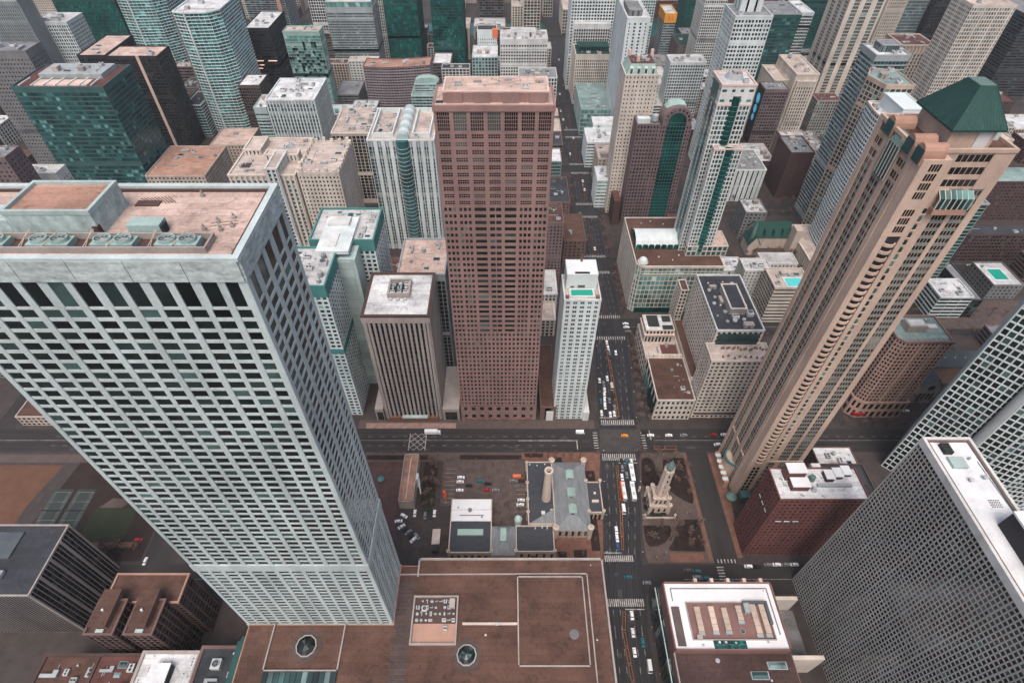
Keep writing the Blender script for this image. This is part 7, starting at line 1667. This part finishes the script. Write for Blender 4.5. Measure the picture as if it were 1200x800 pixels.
# ---- people on the pavements
def person_meshes():
    out = []
    for c in ('cloth','carred','greymid','carteal','r_beige'):
        b = MB()
        b.prism([(.17*cos(2*pi*k/8), .11*sin(2*pi*k/8)) for k in range(8)], .82, 1.1, [(.2*cos(2*pi*k/8), .12*sin(2*pi*k/8)) for k in range(8)])
        b.prism([(.2*cos(2*pi*k/8), .12*sin(2*pi*k/8)) for k in range(8)], 1.1, 1.42, [(.23*cos(2*pi*k/8), .11*sin(2*pi*k/8)) for k in range(8)])
        b.prism([(.23*cos(2*pi*k/8), .11*sin(2*pi*k/8)) for k in range(8)], 1.42, 1.5, [(.07*cos(2*pi*k/8), .07*sin(2*pi*k/8)) for k in range(8)])
        for s_, st_ in ((-1,.22),(1,-.2)):
            b.tube((s_*.09,0,.86),(s_*.1,st_*.6,.45),.095,.07,6); b.tube((s_*.1,st_*.6,.46),(s_*.1,st_,.04),.07,.045,6); b.box(s_*.1-.05,s_*.1+.05,st_-.18,st_+.07,0,.08)
            b.tube((s_*.23,0,1.42),(s_*.27,-st_*.3,1.12),.055,.045,6); b.tube((s_*.27,-st_*.3,1.13),(s_*.26,-st_*.9,.88),.045,.03,6)
        b.mi = 1; b.lathe(0,0,[(1.48,.05),(1.55,.055),(1.6,.095),(1.68,.1),(1.75,.07),(1.78,.01)],8)
        for s_ in (-1,1): b.tube((s_*.26,-s_*.2,.88),(s_*.26,-s_*.22,.78),.035,.02,5)
        o = b.build('person', [mat(c), mat('skin')]); out.append((c, o.data)); bpy.data.objects.remove(o)
    return out
PM = person_meshes(); PC = dict(cloth='black', carred='dark red', greymid='grey', carteal='teal', r_beige='beige')
pr = random.Random(8)
spots = [((58,204,62,203),(8,'on the corner pavement left of the main junction')), ((86,200,104,203),(8,'on the corner before the stone water tower')), ((80,132,92,141),(9,'on the paved corner of the small park')),
         ((75.5,60,76.2,106),(7,'on the pavement beside the white-roofed mall')), ((88,224,97,228),(6,'in front of the low corner store')), ((92,154,112,166),(8,'on the plaza behind the stone water tower')), ((30,131,50,133),(6,'on the red paving by the near crosswalk'))]
for (x0, y0, x1, y1), (n_, ph) in spots:
    for k in range(n_):
        c, me = PM[pr.randrange(5)]
        o = bpy.data.objects.new('person', me); COL.objects.link(o); o.location = (pr.uniform(x0, x1), pr.uniform(min(y0,y1), max(y0,y1)), .17); o.rotation_euler = (0, 0, pr.uniform(0, 6.28))
        tag(o, 'person in %s clothes walking %s' % (PC[c], ph), 'person', 'people ' + ph)

# ---------------------------------------------------------------- low infill blocks of the far grid
occ = [(r_[3]-3, r_[4]+3, r_[5]-3, r_[6]+3) for r_ in BUILDINGS] + [(-140,-75,228,314),(-90,-40,228,272),(-34,24,228,266),(26,58,226,256),(96,176,226,408),(92,162,455,515),(230,272,228,262),(262,310,376,445),(214,266,400,446),(276,334,240,282),(345,470,315,355),(134,176,130,210),(236,334,155,218)]
names = [(r_[0], (r_[3]+r_[4])/2, r_[5], r_[7]) for r_ in BUILDINGS]
def pix(x, y, z):
    d_ = depth(x, y, z); yy = y*sin(radians(45.9))-(314-z)*cos(radians(45.9)); return 593+660*x/d_, 400-660*yy/d_
KEEP = set([0,1,2,4,20,21,22,40,41,42,44,45,55,56,81,82,83,84,91,92,122,123,124,145,146,147,148,151,152,153,161,162,164,165,171,172,173,174,178,184,185,186,187,209,210,213,214,215,216,220,221,222,223,224,248,249,250,251,252,254,255,297,298,302,303,304,305,306,307,308,309,310,314,316,350,353,354,356,370,373,374,375,376,378,379,380,381,382,394,396,397,401,402,403,404,405,406,408,409,410,412,413,414,415,416,481,483,484,485,486,487,488,489])
ci_ = -1
fr_ = random.Random(2024); used = set(); nf_ = 0; occ2 = []
WC = [('greymid','grey'),('brick','brick red'),('cream','cream'),('mauve','mauve'),('greybeige','taupe'),('brown','brown'),('offwhite','off-white'),('beige','beige'),('darkbrick','dark brick')]
RC = [('r_grey','grey'),('r_pale','pale'),('r_brown','brown'),('r_beige','beige'),('r_dark','black'),('r_white','white'),('r_teal','grey-green'),('r_red','maroon')]
for y0, y1 in gaps[2:]:
    if y0 >= 952 and y0 < 1080: continue
    x = -880
    while x < 900:
        w = fr_.uniform(15, 34) if y0 < 700 else fr_.uniform(22, 42); a, b = x, x+w; x = b+fr_.choice([1.2, 1.5, 2, 5])
        if b > av(y0,1)-6 and a < av(y0,2)+6: continue
        if any(b > s[0]-2 and a < s[1]+2 for s in NS if s[3] > 300): continue
        q3 = (y1-y0-6)/3; halves = ((y0+3, (y0+y1)/2-1), ((y0+y1)/2+1, y1-3)) if fr_.random() < .5 else ((y0+3, y0+2+q3), (y0+4+q3, y0+2+2*q3), (y0+4+2*q3, y1-3))
        for c, d_ in halves:
            if any(b > o_[0] and a < o_[1] and d_ > o_[2] and c < o_[3] for o_ in occ): continue
            h = fr_.uniform(7, 19) if c < 420 else fr_.uniform(9, 24) if c < 650 else fr_.uniform(12, 42)
            if abs((a+b)/2) > 380: h *= 1.3
            u, v = pix((a+b)/2, c, h)
            if not (-40 < u < 1240 and -30 < v < 560): continue
            wc, rc = fr_.choice(WC), fr_.choice(RC)
            best = min(names, key=lambda q: hypot(q[1]-(a+b)/2, q[2]-c))
            dx_, dy_ = (a+b)/2-best[1], c-best[2]
            rel = ('beyond' if dy_ > 0 else 'in front of') if abs(dy_) > abs(dx_) else ('right of' if dx_ > 0 else 'left of')
            lab = 'low %s block with a %s roof %s the %s' % (wc[1], rc[1], rel, best[0].replace('_', ' '))
            t_ = 0
            while lab in used and t_ < 30: wc, rc = fr_.choice(WC), fr_.choice(RC); lab = 'low %s block with a %s roof %s the %s' % (wc[1], rc[1], rel, best[0].replace('_', ' ')); t_ += 1
            used.add(lab); nf_ += 1; ci_ += 1
            sty = S(fr_.choice(['punched','grid','band','rib']), wc[0], 'gdark', bay=fr_.uniform(3.2,5)); nm2 = fr_.randrange(2, 6)
            occ2.append((a-1, b+1, c-1, d_+1))
            if ci_ not in KEEP: continue
            T = Thing('city_block', lab, 'office block', ((a+b)/2, (c+d_)/2, 0))
            block(T, rect(a, b, c, d_), 0, h, sty, rc[0], par=.9)
            machines(T, a+1, b-1, c+1, d_-1, h, nm2, nf_, 1.0)
tq = random.Random(99)
for yk, nm_ in ((224.4,'the pink ornate block'),(309,'the terrace hotel'),(332.6,'the glass mall'),(389.8,'the pool roof hotel'),(412.6,'the green-roofed church'),(476,'the arch glass tower'),(498.4,'the mansard tower')):
    for k in range(26):
        x = 182+k*11+tq.uniform(-3, 3)
        if any(q[0] < x < q[1] and q[2] < yk < q[3] for q in occ2) or any(s[0]-1 < x < s[1]+1 for s in NS) or 262 < x < 310 and yk > 370 and yk < 445: continue
        tree(x, yk, tq.uniform(.8, 1.3), 'bare tree on the cross-street kerb level with %s' % nm_, 'kerb trees level with %s' % nm_)
print('INFILL', nf_, 'OBJECTS', len(bpy.data.objects))

# ---------------------------------------------------------------- air
hz = bpy.data.materials.new('haze_air'); hz.use_nodes = True; hn = hz.node_tree; hn.nodes.remove(hn.nodes['Principled BSDF'])
pvn = hn.nodes.new('ShaderNodeVolumePrincipled'); pvn.inputs['Color'].default_value = (.80, .88, .90, 1); pvn.inputs['Density'].default_value = .00008; pvn.inputs['Anisotropy'].default_value = .2
hn.links.new(pvn.outputs[0], hn.nodes['Material Output'].inputs['Volume'])
m = MB(); m.box(-6100, 6100, -700, 9100, -1, 322); o = m.build('haze', hz, None, kind='stuff')
